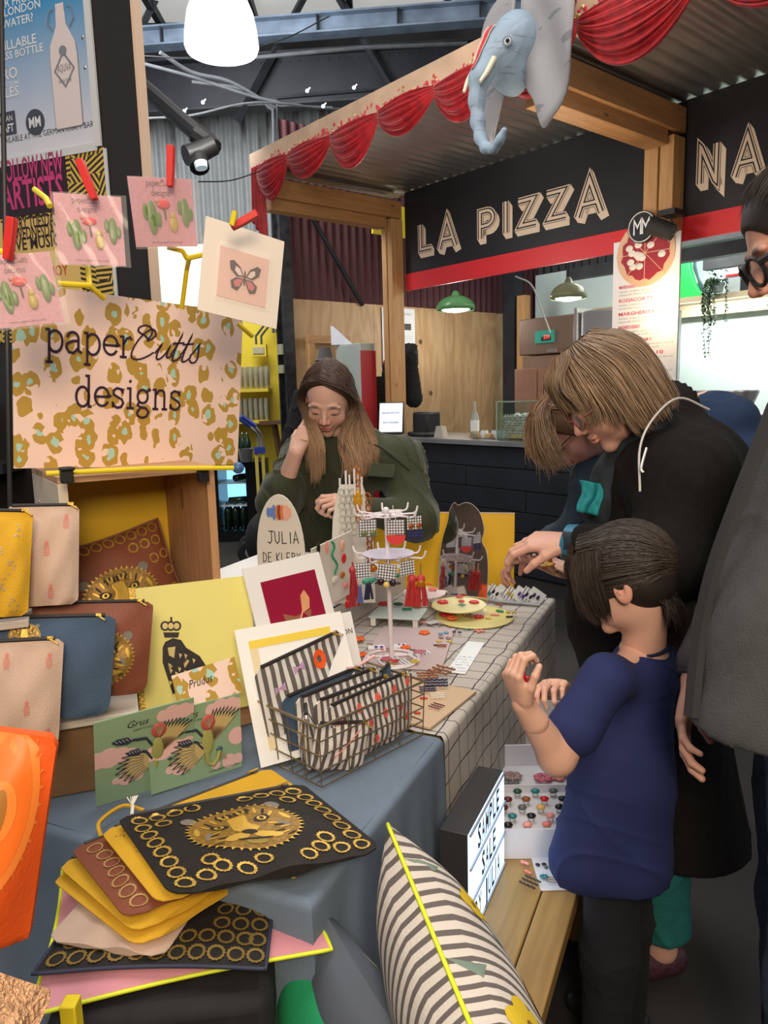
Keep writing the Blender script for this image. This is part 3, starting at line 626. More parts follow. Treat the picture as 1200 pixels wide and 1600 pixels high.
b = MB(); b.bx(pa + .08,pb - .04,1.284,1.288,pz1 + .02,pz - .06); put_text(b,'220',(pa + pb) / 2 + .03,(pz + pz1) / 2 - .02,.035,1.283,1,align='c'); b.build('display',[BLACK,M('red_led',(.9,.03,.03),.5,emit=2)],f)
b = MB(); b.bx((ua + ub) / 2 + .03,(ua + ub) / 2 + .12,1.28,1.30,zb + .01,zb + .045); b.build('handle',STEEL,root)
for i,(a,c,z) in enumerate(((804,838,577),(840,848,577),(850,884,585))):
    x0,zz = KP(a,z,1.15); x1,_ = KP(c,z,1.15); b = MB(); b.bx(x0,x1,1.15,1.5,.9,zz); b.build('cardboard_box' if i != 1 else 'wood_panel',M('reddish_card',(.30,.15,.10),.6,0,.12,3) if i < 2 else M('tan_card',(.33,.21,.14),.6,0,.12,3),label=['reddish brown box below the pizza oven','narrow brown upright beside the reddish box','tan upright box right of the reddish box'][i],cat='box',X=XK,bevel=.004)
# back-lit shelf, plant, boxes, green sculpture
SZ = KP(1000,470,2.6)[1]
u0,z0 = KP(925,485,2.8); b = MB(); b.bx(u0,u0 + 5,2.8,3.1,z0 - .04,z0 + .02)
b.build('wall_shelf',M('pale_shelf',(.48,.40,.26),.5),label='long pale wooden shelf on the kitchen back wall',cat='shelf',X=XK)
b = MB(); b.bx(u0,u0 + 5,3.04,3.1,z0 - .16,z0 - .04); b.build('shelf_rail',M('pale_shelf'),label='pale rail under the long kitchen shelf',cat='rail',X=XK)
area('shelf_strip_light',K(u0 + 2.2,2.75,z0 - .06),K(u0 + 2.2,3.2,z0 - .9),2.4,26,(.95,1,.97),.06)
area('shelf_strip_light',K(u0 + 2.2,2.7,z0 + .5),K(u0 + 2.2,3.2,z0 + .2),2.4,10,(.80,.98,1),.06)
gx,gz = KP(1078,470,2.9)
b = MB(); b.prism([(-.12,0),(.16,0),(.14,.05),(.10,.06),(.05,.16),(.0,.30),(-.01,.42),(-.06,.46),(-.1,.40),(-.10,.25),(-.13,.1)],-.03,.03,ax='y'); b.prism([(.02,.02),(.2,.02),(.13,.10),(.07,.2),(.03,.34),(.04,.44),(.0,.47),(.0,.3),(.06,.16)],.035,.05,mi=1,ax='y')
b.build('green_ornament',[M('bright_green',(.02,.55,.09),.35),M('dark_teal',(.03,.07,.08),.5)],label='bright green curvy ornament on the kitchen shelf',cat='ornament',X=XK @ Matrix.Translation((gx,2.9,z0 + .02)),bevel=.008)
for i,(pa_,pb_,pt,mt) in enumerate(((1134,1158,437,'white'),(1159,1170,437,'dark'),(1171,1188,443,'brown'))):
    x0,zz = KP(pa_,pt,2.88); x1,_ = KP(pb_,pt,2.88); b = MB(); b.bx(x0,x1 - .01,2.88,3.0,z0 + .02,z0 + .02 + .26)
    if mt == 'white': b.bx(x0,x1 - .01,2.874,2.88,z0 + .18,z0 + .20,1)
    b.build('tin_box',[{'white': M('tin_white',(.55,.60,.60),.3,.3),'dark': BLACK,'brown': M('tin_brown',(.14,.12,.10),.4)}[mt],M('sign_red')],label=mt + ' box standing on the kitchen shelf',cat='box',X=XK)
px_,pz_ = KP(1118,468,2.75)
root = kthing('trailing_plant','green trailing plant hanging over the kitchen shelf','plant',px_,2.78,z0 + .03)
b = MB(); b.lathe([(.05,0),(.07,.09),(.06,.09),(0,.07)],12); b.build('pot',M('grey_pot',(.25,.3,.3),.6),root)
b = MB(); lf = MB()
for i in range(11):
    x = random.uniform(-.12,.12); L = random.choice([.2,.3,.45,.62,.7]) if abs(x) < .08 else random.uniform(.1,.3); y = random.uniform(-.1,-.02)
    P = [(x * .4,0,.1),(x,y,.12),(x * 1.2,y - .04,0),(x * 1.25,y - .04,-L * .5),(x * 1.1 + .02,y - .04,-L)]
    P = smooth_path(P,8); b.tube(P,.003,4)
    for p in P[3:]:
        for _ in range(2):
            a = random.uniform(0,2 * PI); s = random.uniform(.02,.034); X_ = Matrix.Translation(p) @ Matrix.Rotation(a,4,'Z') @ Matrix.Rotation(random.uniform(.2,1.2),4,'Y')
            lf.add([(0,0,0),(s * .6,s * .42,.003),(s * 1.4,0,0),(s * .6,-s * .42,.003)],[(0,1,2,3)],0,X_)
for i in range(60):
    a = random.uniform(0,2 * PI); X_ = Matrix.Translation((random.gauss(0,.06),random.gauss(-.03,.03),.08 + abs(random.gauss(.05,.05)))) @ Matrix.Rotation(a,4,'Z') @ Matrix.Rotation(random.uniform(-.8,.8),4,'Y'); s = .03
    lf.add([(0,0,0),(s * .6,s * .42,.003),(s * 1.4,0,0),(s * .6,-s * .42,.003)],[(0,1,2,3)],0,X_)
b.build('stem',M('stem_green',(.06,.09,.04),.7),root); lf.build('foliage',M('leaf_green',(.035,.075,.04),.5),root,kind='stuff')
for i,(pu,t,r) in enumerate(((1103,1.0,.1),(1158,1.0,.13))):
    u_,z_ = KP(pu,612,t); b = MB(); b.lathe([(r * .7,0),(r,.1),(r * .98,.11),(r * .66,.01),(0,.01)],20); b.build('steel_bowl',STEEL,label=['smaller','larger'][i] + ' steel bowl behind the navy shirt',cat='bowl',X=XK @ Matrix.Translation((u_,t,z_ - .1)))
b = MB(); b.bx(2.6,4.8,.7,1.3,0,KP(1130,625,1.0)[1] - .1); b.build('prep_table',M('worn_steel'),label='steel prep table inside the kitchen on the right',cat='table',X=XK)
# menu board on thick post
ua,za = KP(959,380,-.2); ub,_ = KP(1068,372,-.2); zb = KP(965,600,-.2)[1]
root = kthing('menu_board','tall white menu poster with a pizza picture on the thick post','menu',ua,-.2,zb - .25); w = ub - ua - .02; h = za - zb + .25
b = MB(); b.bx(0,w,0,.01,0,h); b.build('sheet',M('menu_white',(.80,.78,.80),.5),root)
b = MB(); nm = ['MARINARA 7.5','ROSSACCIA 7.5','MARGHERITA 8.5','MARGHERITA VEGANE 9','PIZZA WITH PARMA HAM 10','BUFALINA 10','LASAGNETTA 10','DIAVOLA 10','CALZONE 9']
ds = 'tomato, oregano, garlic, fresh basil, olive oil'
for i in range(9):
    zz = h * .74 - i * .088; put_text(b,nm[i],.05,zz,.022,-.001,1,w * (.34 + .18 * ((i * 7) % 3)),offset=.02)
    for j in range(2): put_text(b,ds if j == 0 else 'mozzarella cheese, buffalo ricotta',.05,zz - .024 - .022 * j,.012,-.001,0,w * (.84 - .2 * j))
b.build('print',[M('grey_print2',(.25,.24,.25),.7),M('red_print',(.60,.05,.08),.6)],root)
pz = MB(); C_ = (w * .5,h - .10); r = w * .44
def disc(r,a0=180,a1=360): return [(C_[0] + r * math.cos(math.radians(a0 + (a1 - a0) * i / 24)),C_[1] + r * math.sin(math.radians(a0 + (a1 - a0) * i / 24))) for i in range(25)]
pz.prism(disc(r,0,360)[:-1],-.006,0,0,ax='y'); pz.prism([(C_[0] + r * (.80 + .05 * math.sin(i * 2.3)) * math.cos(i / 16 * PI),C_[1] + r * (.80 + .05 * math.sin(i * 2.3)) * math.sin(i / 16 * PI)) for i in range(32)],-.009,-.005,1,ax='y')
for i in range(12): a = random.uniform(0,2 * PI); q = random.uniform(.1,.68) * r; pz.ball((C_[0] + q * math.cos(a),-.009,C_[1] + q * math.sin(a)),(.028,.006,.022),2,n=8,m=4)
for i in range(4): a = i * PI / 4; pz.prism([(C_[0] + s * r * math.cos(a) + e * .002 * math.sin(a),C_[1] + s * r * math.sin(a) - e * .002 * math.cos(a)) for s,e in ((-1,-1),(-1,1),(1,1),(1,-1))],-.011,-.009,0,ax='y')
pz.build('pizza_picture',[M('crust',(.72,.45,.28),.6),M('salami_sauce',(.35,.02,.035),.6),M('mozzarella',(.80,.72,.66),.6)],root)
u_,z_ = KP(1004,355,-.22)
root = kthing('round_badge','round black badge with the white letters MM above the menu','badge',u_,-.225,z_); b = MB(); b.lathe([(0,-.008),(.10,-.008),(.10,.008),(0,.008)],32,X=rotm(PI / 2,0,0)); b.build('disc',SBLK,root)
b = MB(); b.ring((0,-.010,0),.092,.003,32,4,ax=(0,1,0)); put_strokes(b,[[(-.052,-.045),(-.052,.045),(-.028,.0),(-.004,.045),(-.004,-.045)],[(.008,-.045),(.008,.045),(.03,0),(.054,.045),(.054,-.045)]],.011,-.011); b.build('monogram',M('badge_white',(.8,.8,.8),.5),root)
u_,z_ = KP(1032,352,-.3)
root = kthing('clip_spotlight','small black spotlight clipped to the thick post above the menu','lamp',u_,-.30,z_)
b = MB(); b.tube([(-.06,-.02,.01),(.075,.02,-.055)],[.058,.05],16); b.build('barrel',M('matt_black',(.02,.018,.017),.7),root)
b = MB(); b.bx(-.02,.09,0,.13,.055,.09); b.build('clamp',BLACK,root); b = MB(); b.tube([(.04,.0,.06),(.10,-.01,-.02),(.12,-.01,-.06),(.06,0,-.075)],.004,5); b.build('yoke',BLACK,root)
point('post_lamp',K(2.72,-.30,2.0),5,(1,.72,.35),.05)

# ================================================================== STALL : helpers
def quad(BL,BR,TL,dl=None,dr=None,z=None):
    """frame of an upright rectangle standing in the room: returns (matrix, width, height); x right, y away, z up the card"""
    a = atz(*BL,z) if z is not None else at(*BL,dl); c = atz(*BR,z) if z is not None else at(*BR,dr)
    x = (c - a); w = x.length; x = x / w; q = ray(*TL); t = (a - CAM).dot(x) / q.dot(x) if abs(q.dot(x)) > .02 else None
    p = CAM + q * t if t else at(*TL,dl)
    if t is None or t < .2 or (p - a).length > 2.5 * w or t > 1.6 * a.y: p = at(*TL,dl)
    v = p - a; v = v - x * v.dot(x); h = v.length; v = v / h; y = v.cross(x)
    return Matrix(((x.x,y.x,v.x,a.x),(x.y,y.y,v.y,a.y),(x.z,y.z,v.z,a.z),(0,0,0,1))),w,h
def vquad(BL,BR,dl,dr,htop,lean=0.0):
    """upright rectangle through two bottom pixels, of the height htop, leaning back by lean"""
    a = at(*BL,dl); c = at(*BR,dr); c.z = a.z = (a.z + c.z) / 2; x = c - a; w = x.length; x /= w; y = Vector((-x.y,x.x,0)); v = (Vector((0,0,1)) * math.cos(lean) + y * math.sin(lean)); y2 = v.cross(x)
    return Matrix(((x.x,y2.x,v.x,a.x),(x.y,y2.y,v.y,a.y),(x.z,y2.z,v.z,a.z),(0,0,0,1))),w,htop
def mthing(name,label,cat,X,group=None):
    o = thing(name,label,cat,group=group); o.matrix_world = X; return o
def world(o): return o.matrix_world
LP = {}
def leopard():
    m,n,l,b,o = nodes_mat('leopard_print',.5)
    mp = n.new('ShaderNodeMapping'); mp.inputs['Scale'].default_value = (1,0,.72); l.new(o,mp.inputs[0])
    nz = n.new('ShaderNodeTexNoise'); nz.inputs['Scale'].default_value = 45; nz.inputs['Detail'].default_value = 1; l.new(mp.outputs[0],nz.inputs['Vector'])
    ad = n.new('ShaderNodeMix'); ad.data_type = 'VECTOR'; ad.inputs[0].default_value = .018; l.new(mp.outputs[0],ad.inputs[4]); l.new(nz.outputs[1],ad.inputs[5])
    vo = n.new('ShaderNodeTexVoronoi'); vo.inputs['Scale'].default_value = 26; vo.inputs['Randomness'].default_value = .75; l.new(ad.outputs[1],vo.inputs['Vector'])
    d = vo.outputs['Distance']; g = fnoise(n,l,o,70,1)
    core = fmath(n,l,'LESS_THAN',d,fmath(n,l,'ADD',fmath(n,l,'MULTIPLY',g,.20),.08)); out = fmath(n,l,'LESS_THAN',d,.46)
    gap = fmath(n,l,'LESS_THAN',fnoise(n,l,o,34,1),.61)
    c = fmix(n,l,fmath(n,l,'MULTIPLY',out,gap),(.92,.68,.58),(.50,.31,.05)); c = fmix(n,l,core,c,(.42,.66,.56)); l.new(c,b.inputs['Base Color']); return m
LEO = leopard()
def fabric(name,col,noise=.06,bs=420): return M(name,col,.85,0,noise,14,.25,bs)
# ------------------------------------------------------------------ black board with posters
BX,bw,bh = vquad((-150,470),(238,470),2.62,2.25,1.7)
root = mthing('display_board','tall black board with a pale wooden edge carrying posters','board',BX)
b = MB(); b.bx(0,bw,0,.03,-1.0,1.9); b.build('panel',M('board_black',(.020,.018,.017),.5),root)
b = MB(); b.bx(bw,bw + .009,-.004,.031,-1.0,1.9); b.build('edge_strip',M('pale_birch',(.75,.55,.40),.6),root)
b = MB()
for zz in (.42,.85,.50,.9): b.ball((bw - .17 + .03 * (zz == .9),-.004,zz + .2),(.006,.005,.006))
b.build('screws',STEEL,root)
iB = BX.inverted()
def on_board(x,y):
    q = hitp(x,y,BX.translation,Vector((BX[0][1],BX[1][1],BX[2][1]))); p = iB @ q; return p.x,p.z
xr,zt = on_board(129,0); xrb,zb = on_board(161,229); xl,_ = on_board(6,240)
x1 = (xr + xrb) / 2; x0 = x1 - .60
root = mthing('bottle_poster','blue and white poster of a swing top water bottle','poster',BX @ Matrix.Translation((0,-.006,0)))
m,n_,l_,bs_,o_ = nodes_mat('poster_blue',.4); s = fsep(n_,l_,o_); g = n_.new('ShaderNodeMapRange'); g.inputs['From Min'].default_value = zb + .02; g.inputs['From Max'].default_value = zb + .42; l_.new(s[2],g.inputs[0])
l_.new(fmix(n_,l_,g.outputs[0],(.72,.72,.80),(.035,.27,.55)),bs_.inputs['Base Color'])
b = MB(); b.bx(x0,x1,0,.003,zb,zb + .9); b.build('sheet',[m],root); b = MB(); b.bx(x1 - .006,x1 + .016,-.004,.003,zb,zb + .9); b.bx(x0,x1,-.003,.002,zb - .01,zb + .012); b.build('white_border',M('poster_white'),root)
def bp(px,py): return on_board(px,py)
b = MB(); PW,PD = 0,1
for t_,px,py,h in (('ER FROM WAL',5,15,.022),('LONDON',10,28,.022),('WATER?',7,47,.022),('FILLABLE',4,82,.025),('ASS BOTTLE',4,97,.021),('RO',8,127,.030),('UCTION',8,138,.011),('ILES',8,155,.027)): x,z = bp(px,py); put_text(b,t_,x,z,h,-.001,PW,offset=.01)
x,z = bp(6,226); put_text(b,'VAILABLE AT THE GERMAN KRAFT BAR',x,z,.016,-.001,PD,w=bp(150,210)[0] - x)
for px,py in ((58,192),):
    x,z = bp(px,py); b.prism([(x + .036 * math.cos(i * PI / 12),z + .036 * math.sin(i * PI / 12)) for i in range(24)],-.002,-.001,PD,ax='y'); put_text(b,'MM',x,z - .014,.028,-.003,PW,w=.045,align='c',offset=.02)
x,z = bp(14,196); b.bx(x - .03,x + .035,-.002,-.001,z - .03,z + .035,PD); put_text(b,'RAFT',x,z - .022,.022,-.003,PW,w=.055,align='c',offset=.02); put_text(b,'RMAN',x,z + .008,.016,-.003,PW,w=.05,align='c')
b.build('print',[M('white_print',(.80,.82,.86),.5),M('slate_print',(.06,.07,.10),.5)],root)
cx,cz = bp(105,120); 
x_b,z_b = bp(112,200); x_t,z_t = bp(93,8); H_ = z_t - z_b
pr = [(0,0),(.17,0),(.185,.02),(.185,.58),(.17,.68),(.10,.78),(.065,.83),(.06,.93),(.055,.94),(.055,1.0),(0,1.0)]
pr = [(r * H_ * .80,z * H_) for r,z in pr]
b = MB(); b.prism([(x_b + r * 1.05,z_b - .003 + z) for r,z in pr[1:-1]] + [(x_b - r * 1.05,z_b - .003 + z) for r,z in pr[1:-1]][::-1],-.002,-.001,1,ax='y'); b.prism([(x_b + r,z_b + z) for r,z in pr[1:-1]] + [(x_b - r,z_b + z) for r,z in pr[1:-1]][::-1],-.003,-.002,0,ax='y')
zc = z_b + H_ * .47; dm = H_ * .125
for k,mi in ((1.0,1),(.92,0)):
    put_strokes(b,[[(x_b - dm * .85,zc),(x_b,zc + dm * 1.1),(x_b + dm * .85,zc),(x_b,zc - dm * 1.1),(x_b - dm * .85,zc)]],.006 if mi else .001,-.0035,mi=mi)
put_text(b,'AQUIVA',x_b,zc - .005,.020,-.004,1,w=dm * 1.2,align='c'); put_text(b,'WATER',x_b,zc - .035,.010,-.004,1,align='c'); b.prism([(x_b + .014 * math.cos(i * PI / 8),zc + .05 + .014 * math.sin(i * PI / 8)) for i in range(16)],-.004,-.0035,1,ax='y')
for sx in (-1,1): put_strokes(b,[[(x_b + sx * .03,z_b + H_ * .80),(x_b + sx * .048,z_b + H_ * .86),(x_b + sx * .04,z_b + H_ * .95),(x_b + sx * .025,z_b + H_ * .97)]],.004,-.0035,mi=1)
b.build('bottle_print',[M('bottle_pinkish',(.76,.66,.66),.5),M('slate_print2',(.22,.24,.28),.5)],root)
# lower poster
xr,zt2 = on_board(163,231); xr2,zb2 = on_board(186,470); x1 = xr + .004
root = mthing('gig_poster','black and yellow patterned poster about new artists','poster',BX @ Matrix.Translation((0,-.006,0)))
m,n_,l_,bs_,o_ = nodes_mat('doodle_print',.5)
wv = n_.new('ShaderNodeTexWave'); wv.inputs['Scale'].default_value = 22; wv.inputs['Distortion'].default_value = 0; vo = n_.new('ShaderNodeTexVoronoi'); vo.inputs['Scale'].default_value = 13; vo.distance = 'CHEBYCHEV'; l_.new(o_,vo.inputs['Vector'])
vr = n_.new('ShaderNodeVectorRotate'); vr.rotation_type = 'Y_AXIS'; l_.new(o_,vr.inputs[0]); sp = fsep(n_,l_,vo.outputs['Color']); l_.new(fmath(n_,l_,'MULTIPLY',sp[0],6.3),vr.inputs['Angle']); l_.new(vr.outputs[0],wv.inputs['Vector'])
ln = fmath(n_,l_,'GREATER_THAN',wv.outputs['Fac'],.48); l_.new(fmix(n_,l_,ln,(.72,.50,.09),(.03,.02,.01)),bs_.inputs['Base Color'])
b = MB(); b.bx(x1 - .60,x1,.0,.003,zb2 - .1,zt2); b.build('sheet',[m],root)
b = MB(); b.bx(x1 - .003,x1 + .007,-.002,.003,zb2 - .1,zt2 - .004); b.build('white_border',M('poster_white'),root)
b = MB(); xt,zz = on_board(106,268)
_,za = on_board(60,250); _,z1 = on_board(60,335); b.bx(x1 - .58,xt,-.002,.0,z1,za,0)
_,z2 = on_board(60,440); b.bx(x1 - .58,xt + .02,-.002,0,z2 - .05,z1 - .012,1)
x,z = on_board(8,287); put_text(b,'FOLLOW NEW',x,z,.062,-.003,2,w=on_board(103,270)[0] - x,offset=.02)
x,z = on_board(8,330); put_text(b,'ARTISTS',x,z,.078,-.003,2,w=on_board(104,310)[0] - x,offset=.02)
for i,(t_,y_) in enumerate((('EVERY TUESDAY',362),('& WEDNESDAY',378),('LIVE MUSIC',394))): x,z = on_board(18,y_); put_text(b,t_,x,z,.036,-.003,0,w=on_board(98,380)[0] - x,offset=.015)
x,z = on_board(86,432); put_text(b,'ENJOY',x - .04,z,.03,-.003,3,w=.10,offset=.01)
b.build('print',[M('poster_ink',(.03,.012,.02),.5),M('poster_yellow',(.75,.53,.17),.5),M('poster_pink',(.62,.05,.22),.5),M('poster_red',(.55,.06,.03),.5)],root)
b = MB(); b.tube([at(1,-60,1.9),at(14,700,1.9),at(24,1250,1.9)],.006,8); b.build('metal_pole',M('black_pole',(.02,.02,.02),.4),label='thin black pole at the far left of the stall',cat='pole')
# dark shelving seen left of sign
b = MB(); q = at(-30,640,2.4)
for zz in (0.8,1.05,1.3): b.box((q.x - .15,2.45,zz),(.5,.3,.03))
for xx in (-.35,.07): b.box((q.x - .15 + xx,2.45,.75),(.03,.3,1.5))
b.build('shelf_unit',DARKSTEEL,label='dark shelving unit behind the leopard print sign at the far left',cat='shelving')

# ------------------------------------------------------------------ tables
tbl = thing('trestle_table','long trestle table under the grid patterned cloth','table',T(-.37,.58,0),YT)
b = MB(); b.bx(-.37,.36,-.55,.66,.715,.735); b.build('tabletop',M('table_wood',(.35,.25,.16),.6),tbl)
for x in (-.3,.3):
    for y in (-.45,.55): b = MB(); b.bx(x - .02,x + .02,y - .02,y + .02,0,.715); b.build('leg',DARKSTEEL,tbl)
tb2 = thing('trestle_table','trestle table under the plain blue cloth','table',T(-.55,-.26,0),YT)
b = MB(); b.bx(-.45,.53,-.27,.27,.715,.735); b.build('tabletop',M('table_wood'),tb2)
for x in (-.4,.45):
    for y in (-.22,.22): b = MB(); b.bx(x - .02,x + .02,y - .02,y + .02,0,.715); b.build('leg',DARKSTEEL,tb2)
def cloth(name,x0,x1,y0,y1,zt,drops,mat,label,wob=.012,seedx=0,pat=True):
    """table cloth in the table frame: top sheet and wavy drops on the given sides"""
    mb = MB(); pt = []; r = .014
    def add(fn,pf,nu,nv):
        mb.grid(fn,nu,nv)
        for i in range(nu):
            for j in range(nv): pt.append(pf(i / (nu - 1),j / (nv - 1)))
    add(lambda u,v: (x0 + (x1 - x0) * u,y0 + (y1 - y0) * v,zt + .0012 * math.sin(u * 17 + v * 11)),lambda u,v: (x0 + (x1 - x0) * u,y0 + (y1 - y0) * v,0),20,30)
    for sd,L in drops.items():
        def P(u,v,sd=sd,L=L):
            a = min(1,v * 8) * PI / 2 * 1.0; dn = max(0,v - .125) / .875; o = r * math.sin(a); z = zt - r * (1 - math.cos(a)) - L * dn
            w = wob * dn * (math.sin(u * 23 + 1.3 * seedx) + .6 * math.sin(u * 41 + 2 + seedx) + .8) * (1 - .3 * math.sin(dn * 3)); o += max(w,-.002) + .004 * dn
            if sd == 'r': return (x1 + o,y0 + (y1 - y0) * u - o * max(0,1 - u * 25) + (o * max(0,(u - .96) * 25) if 'f' in drops else 0),z)
            if sd == 'l': return (x0 - o,y0 + (y1 - y0) * u,z)
            if sd == 'n': return (x0 + (x1 - x0) * u + o * max(0,(u - .96) * 25),y0 - o,z)
            return (x0 + (x1 - x0) * u + o * max(0,(u - .96) * 25),y1 + o,z)
        def Q(u,v,sd=sd,L=L):
            e = .022 * min(1,v * 8) + L * max(0,v - .125) / .875
            return {'r': (x1 + e,y0 + (y1 - y0) * u,0),'l': (x0 - e,y0 + (y1 - y0) * u,0),'n': (x0 + (x1 - x0) * u,y0 - e,0),'f': (x0 + (x1 - x0) * u,y1 + e,0)}[sd]
        add(P,Q,70,40)
    o = mb.build(name,mat,label=label,cat='tablecloth',X=Matrix.Translation(TO) @ rotm(0,0,YT),smooth=4)
    at_ = o.data.attributes.new('pat','FLOAT_VECTOR','POINT'); at_.data.foreach_set('vector',np.array(pt,dtype=np.float32).ravel()); return o
m,n_,l_,bs_,o_ = nodes_mat('grid_cloth',.85,0,.2,500)
at_ = n_.new('ShaderNodeAttribute'); at_.attribute_name = 'pat'; v_ = at_.outputs['Vector']
nz = n_.new('ShaderNodeTexNoise'); nz.inputs['Scale'].default_value = 7; l_.new(v_,nz.inputs['Vector']); mx = n_.new('ShaderNodeMix'); mx.data_type = 'VECTOR'; mx.inputs[0].default_value = .03; l_.new(v_,mx.inputs[4]); l_.new(nz.outputs[1],mx.inputs[5])
s_ = fsep(n_,l_,mx.outputs[1]); P_ = .062
def line(c,w): return fmath(n_,l_,'LESS_THAN',fmath(n_,l_,'PINGPONG',fmath(n_,l_,'MULTIPLY',c,1 / P_),.5),w)
gl_ = fmath(n_,l_,'MAXIMUM',line(s_[0],.028),line(s_[1],.024)); l_.new(fmix(n_,l_,gl_,(.50,.455,.41),(.035,.03,.04)),bs_.inputs['Base Color']); GRIDC = m
cloth('tablecloth',-.74,0,.03,1.21,.75,{'r': .42,'f': .42},GRIDC,'pale tablecloth with a thin black grid on the far table',wob=.006)
cloth('tablecloth',-1.02,-.005,-.55,.02,.748,{'r': .70,'n': .70},fabric('blue_cloth',(.15,.20,.27),.05),'plain dusty blue tablecloth on the near table',wob=.016,seedx=2)
# white plinth
CT = {}
XT = Matrix.Translation(TO) @ rotm(0,0,YT)
def tt(name,label,cat,b_,a_,z,yaw=0,group=None): return thing(name,label,cat,T(b_,a_,z),YT + yaw,group)
root = tt('display_plinth','low white display plinth with a black edge line on the grid cloth','plinth',-.65,.72,.751)
b = MB(); b.bx(-.10,.10,-.45,.45,0,.086); b.build('box',M('white_laminate',(.62,.59,.56),.4),root,bevel=.002)
b = MB(); b.bx(-.10,.1015,-.45,.4515,.086,.090); b.build('edge',BLACK,root); b = MB(); b.bx(-.10,.10,-.45,.45,.0902,.095); b.build('top',M('white_laminate2',(.80,.79,.78),.4),root)
q = atz(345,888,1.0); q2 = atz(410,862,1.0); root = thing('display_box','plain white box standing left of the oval name sign','box',((q.x + q2.x) / 2,(q.y + q2.y) / 2,.749),YT + .02)
b = MB(); b.bx(0,.16,-.35,.16,.0,.25); b.build('body',M('white_laminate2'),root,bevel=.002)
# yellow back board
X_,w_,h_ = quad((585,918),(803,926),(585,800),z=.752)
XY = X_; root = mthing('yellow_board','bright yellow grooved board standing along the far edge of the table','board',X_)
m,n_,l_,bs_,o_ = nodes_mat('yellow_grooved',.45); l_.new(fmix(n_,l_,fnoise(n_,l_,o_,3,3,(40,1,.6)),(.80,.42,.004),(.78,.48,.01)),bs_.inputs['Base Color'])
b = MB(); b.bx(0,w_,0,.012,0,h_); b.build('panel',m,root,bevel=.002); b = MB(); b.bx(0,w_,-.001,.013,h_,h_ + .003); b.build('edge',M('pale_birch'),root)

# ------------------------------------------------------------------ arched display boards
def arch_pts(w,h,top=1.0,n=18,taper=.0):
    """board with semi-elliptic top"""
    e = w * .5; k = h - w * .5 * 1.6 * top
    return [(-e + taper,0),(e - taper,0)] + [(e * math.cos(PI * i / n),k + (h - k) * math.sin(PI * i / n)) for i in range(n + 1)]
CRM = M('cream_board',(.70,.66,.59),.5)
X_,w_,h_ = vquad((411,995),(481,1000),2.05,2.02,.40); X_.translation.z = .846
root = mthing('name_sign','oval topped cream sign hand lettered with a jeweller\'s name','sign',X_ @ Matrix.Translation((w_ / 2,0,0)))
Hs = at(447,772,2.035).z - .846
b = MB(); b.prism(arch_pts(w_ * 1.05,Hs,1.5),-.003,.003,ax='y'); b.build('board',CRM,root,bevel=.001)
HW = {'J': [[(.1,1),(.6,1)],[(.38,1),(.36,.2),(.2,0),(0,.12)]],'U': [[(0,1),(.03,.25),(.2,0),(.4,.2),(.42,1)]],'L': [[(0,1),(0,0),(.42,.03)]],'I': [[(.1,.95),(.1,0)]],'A': [[(0,0),(.22,1),(.48,0)],[(.08,.35),(.42,.35)]],
      'D': [[(0,0),(0,1),(.3,.85),(.42,.5),(.3,.1),(0,0)]],'E': [[(.4,1),(0,1),(0,0),(.4,0)],[(0,.52),(.32,.52)]],'K': [[(0,1),(0,0)],[(.4,1),(0,.45),(.42,0)]],'R': [[(0,0),(0,1),(.3,.95),(.35,.7),(0,.5),(.42,0)]]}
def hand(b,t,x,z,h,y,adv=.62,mi=0,k=.09):
    for ch in t:
        if ch in HW: put_strokes(b,HW[ch],k,y,x,z,h,mi,kx=h * .9)
        x += h * (.34 if ch in ' I' else adv)
za = at(447,842,2.035).z - .846; zb_ = at(447,868,2.035).z - .846
b = MB(); hand(b,'JULIA',-.036,za - .012,.034,-.0035); hand(b,'DE KLERK',-.052,zb_ - .018,.027,-.0035,adv=.56); b.build('lettering',INK,root)
b = MB(); zz = za + .075
for i,(dx,mi) in enumerate(((-.03,0),(-.022,0),(-.014,0),(-.004,1),(.002,2),(.010,1),(.018,3),(.024,3),(.031,3))): b.prism([(dx + .006 * math.cos(k * .5),zz + (.022 if 1 < i < 8 else .014) * math.sin(k * .5)) for k in range(12)],-.0042 - i * .0001,-.003,mi,ax='y')
b.build('paint_strokes',[M('paint_blue',(.12,.22,.55),.6),M('paint_orange',(.65,.20,.08),.6),M('paint_brown',(.28,.05,.02),.6),M('paint_peach',(.80,.40,.30),.6)],root)
# tall arch
X_,w_,h_ = vquad((521,975),(590,975),2.30,2.30,.5); X_.translation.z = .846; Ha = at(545,757,2.3).z - .846
root = mthing('earring_board','tall narrow cream board with white pegs along its top','board',X_ @ Matrix.Translation((w_ / 2,0,0)))
b = MB(); pts = [(-.066,0),(.066,0)] + [(.066,Ha * .55),(.058,Ha * .75),(.045,Ha * .92),(.035,Ha),(-.035,Ha),(-.045,Ha * .92),(-.060,Ha * .72),(-.066,Ha * .5)]
b.prism(pts,-.003,.003,ax='y'); b.build('board',CRM,root,bevel=.001)
PEG = M('white_peg',(.80,.78,.76),.5)
for i,(dx,z1) in enumerate(((-.034,.02),(-.014,.045),(-.004,.03),(.012,.05),(.022,.03),(.034,.025))): b = MB(); b.tube([(dx,-.02 * (i % 2),Ha - .03),(dx,-.02 * (i % 2),Ha + z1)],.0035,6); b.build('peg',PEG,root)
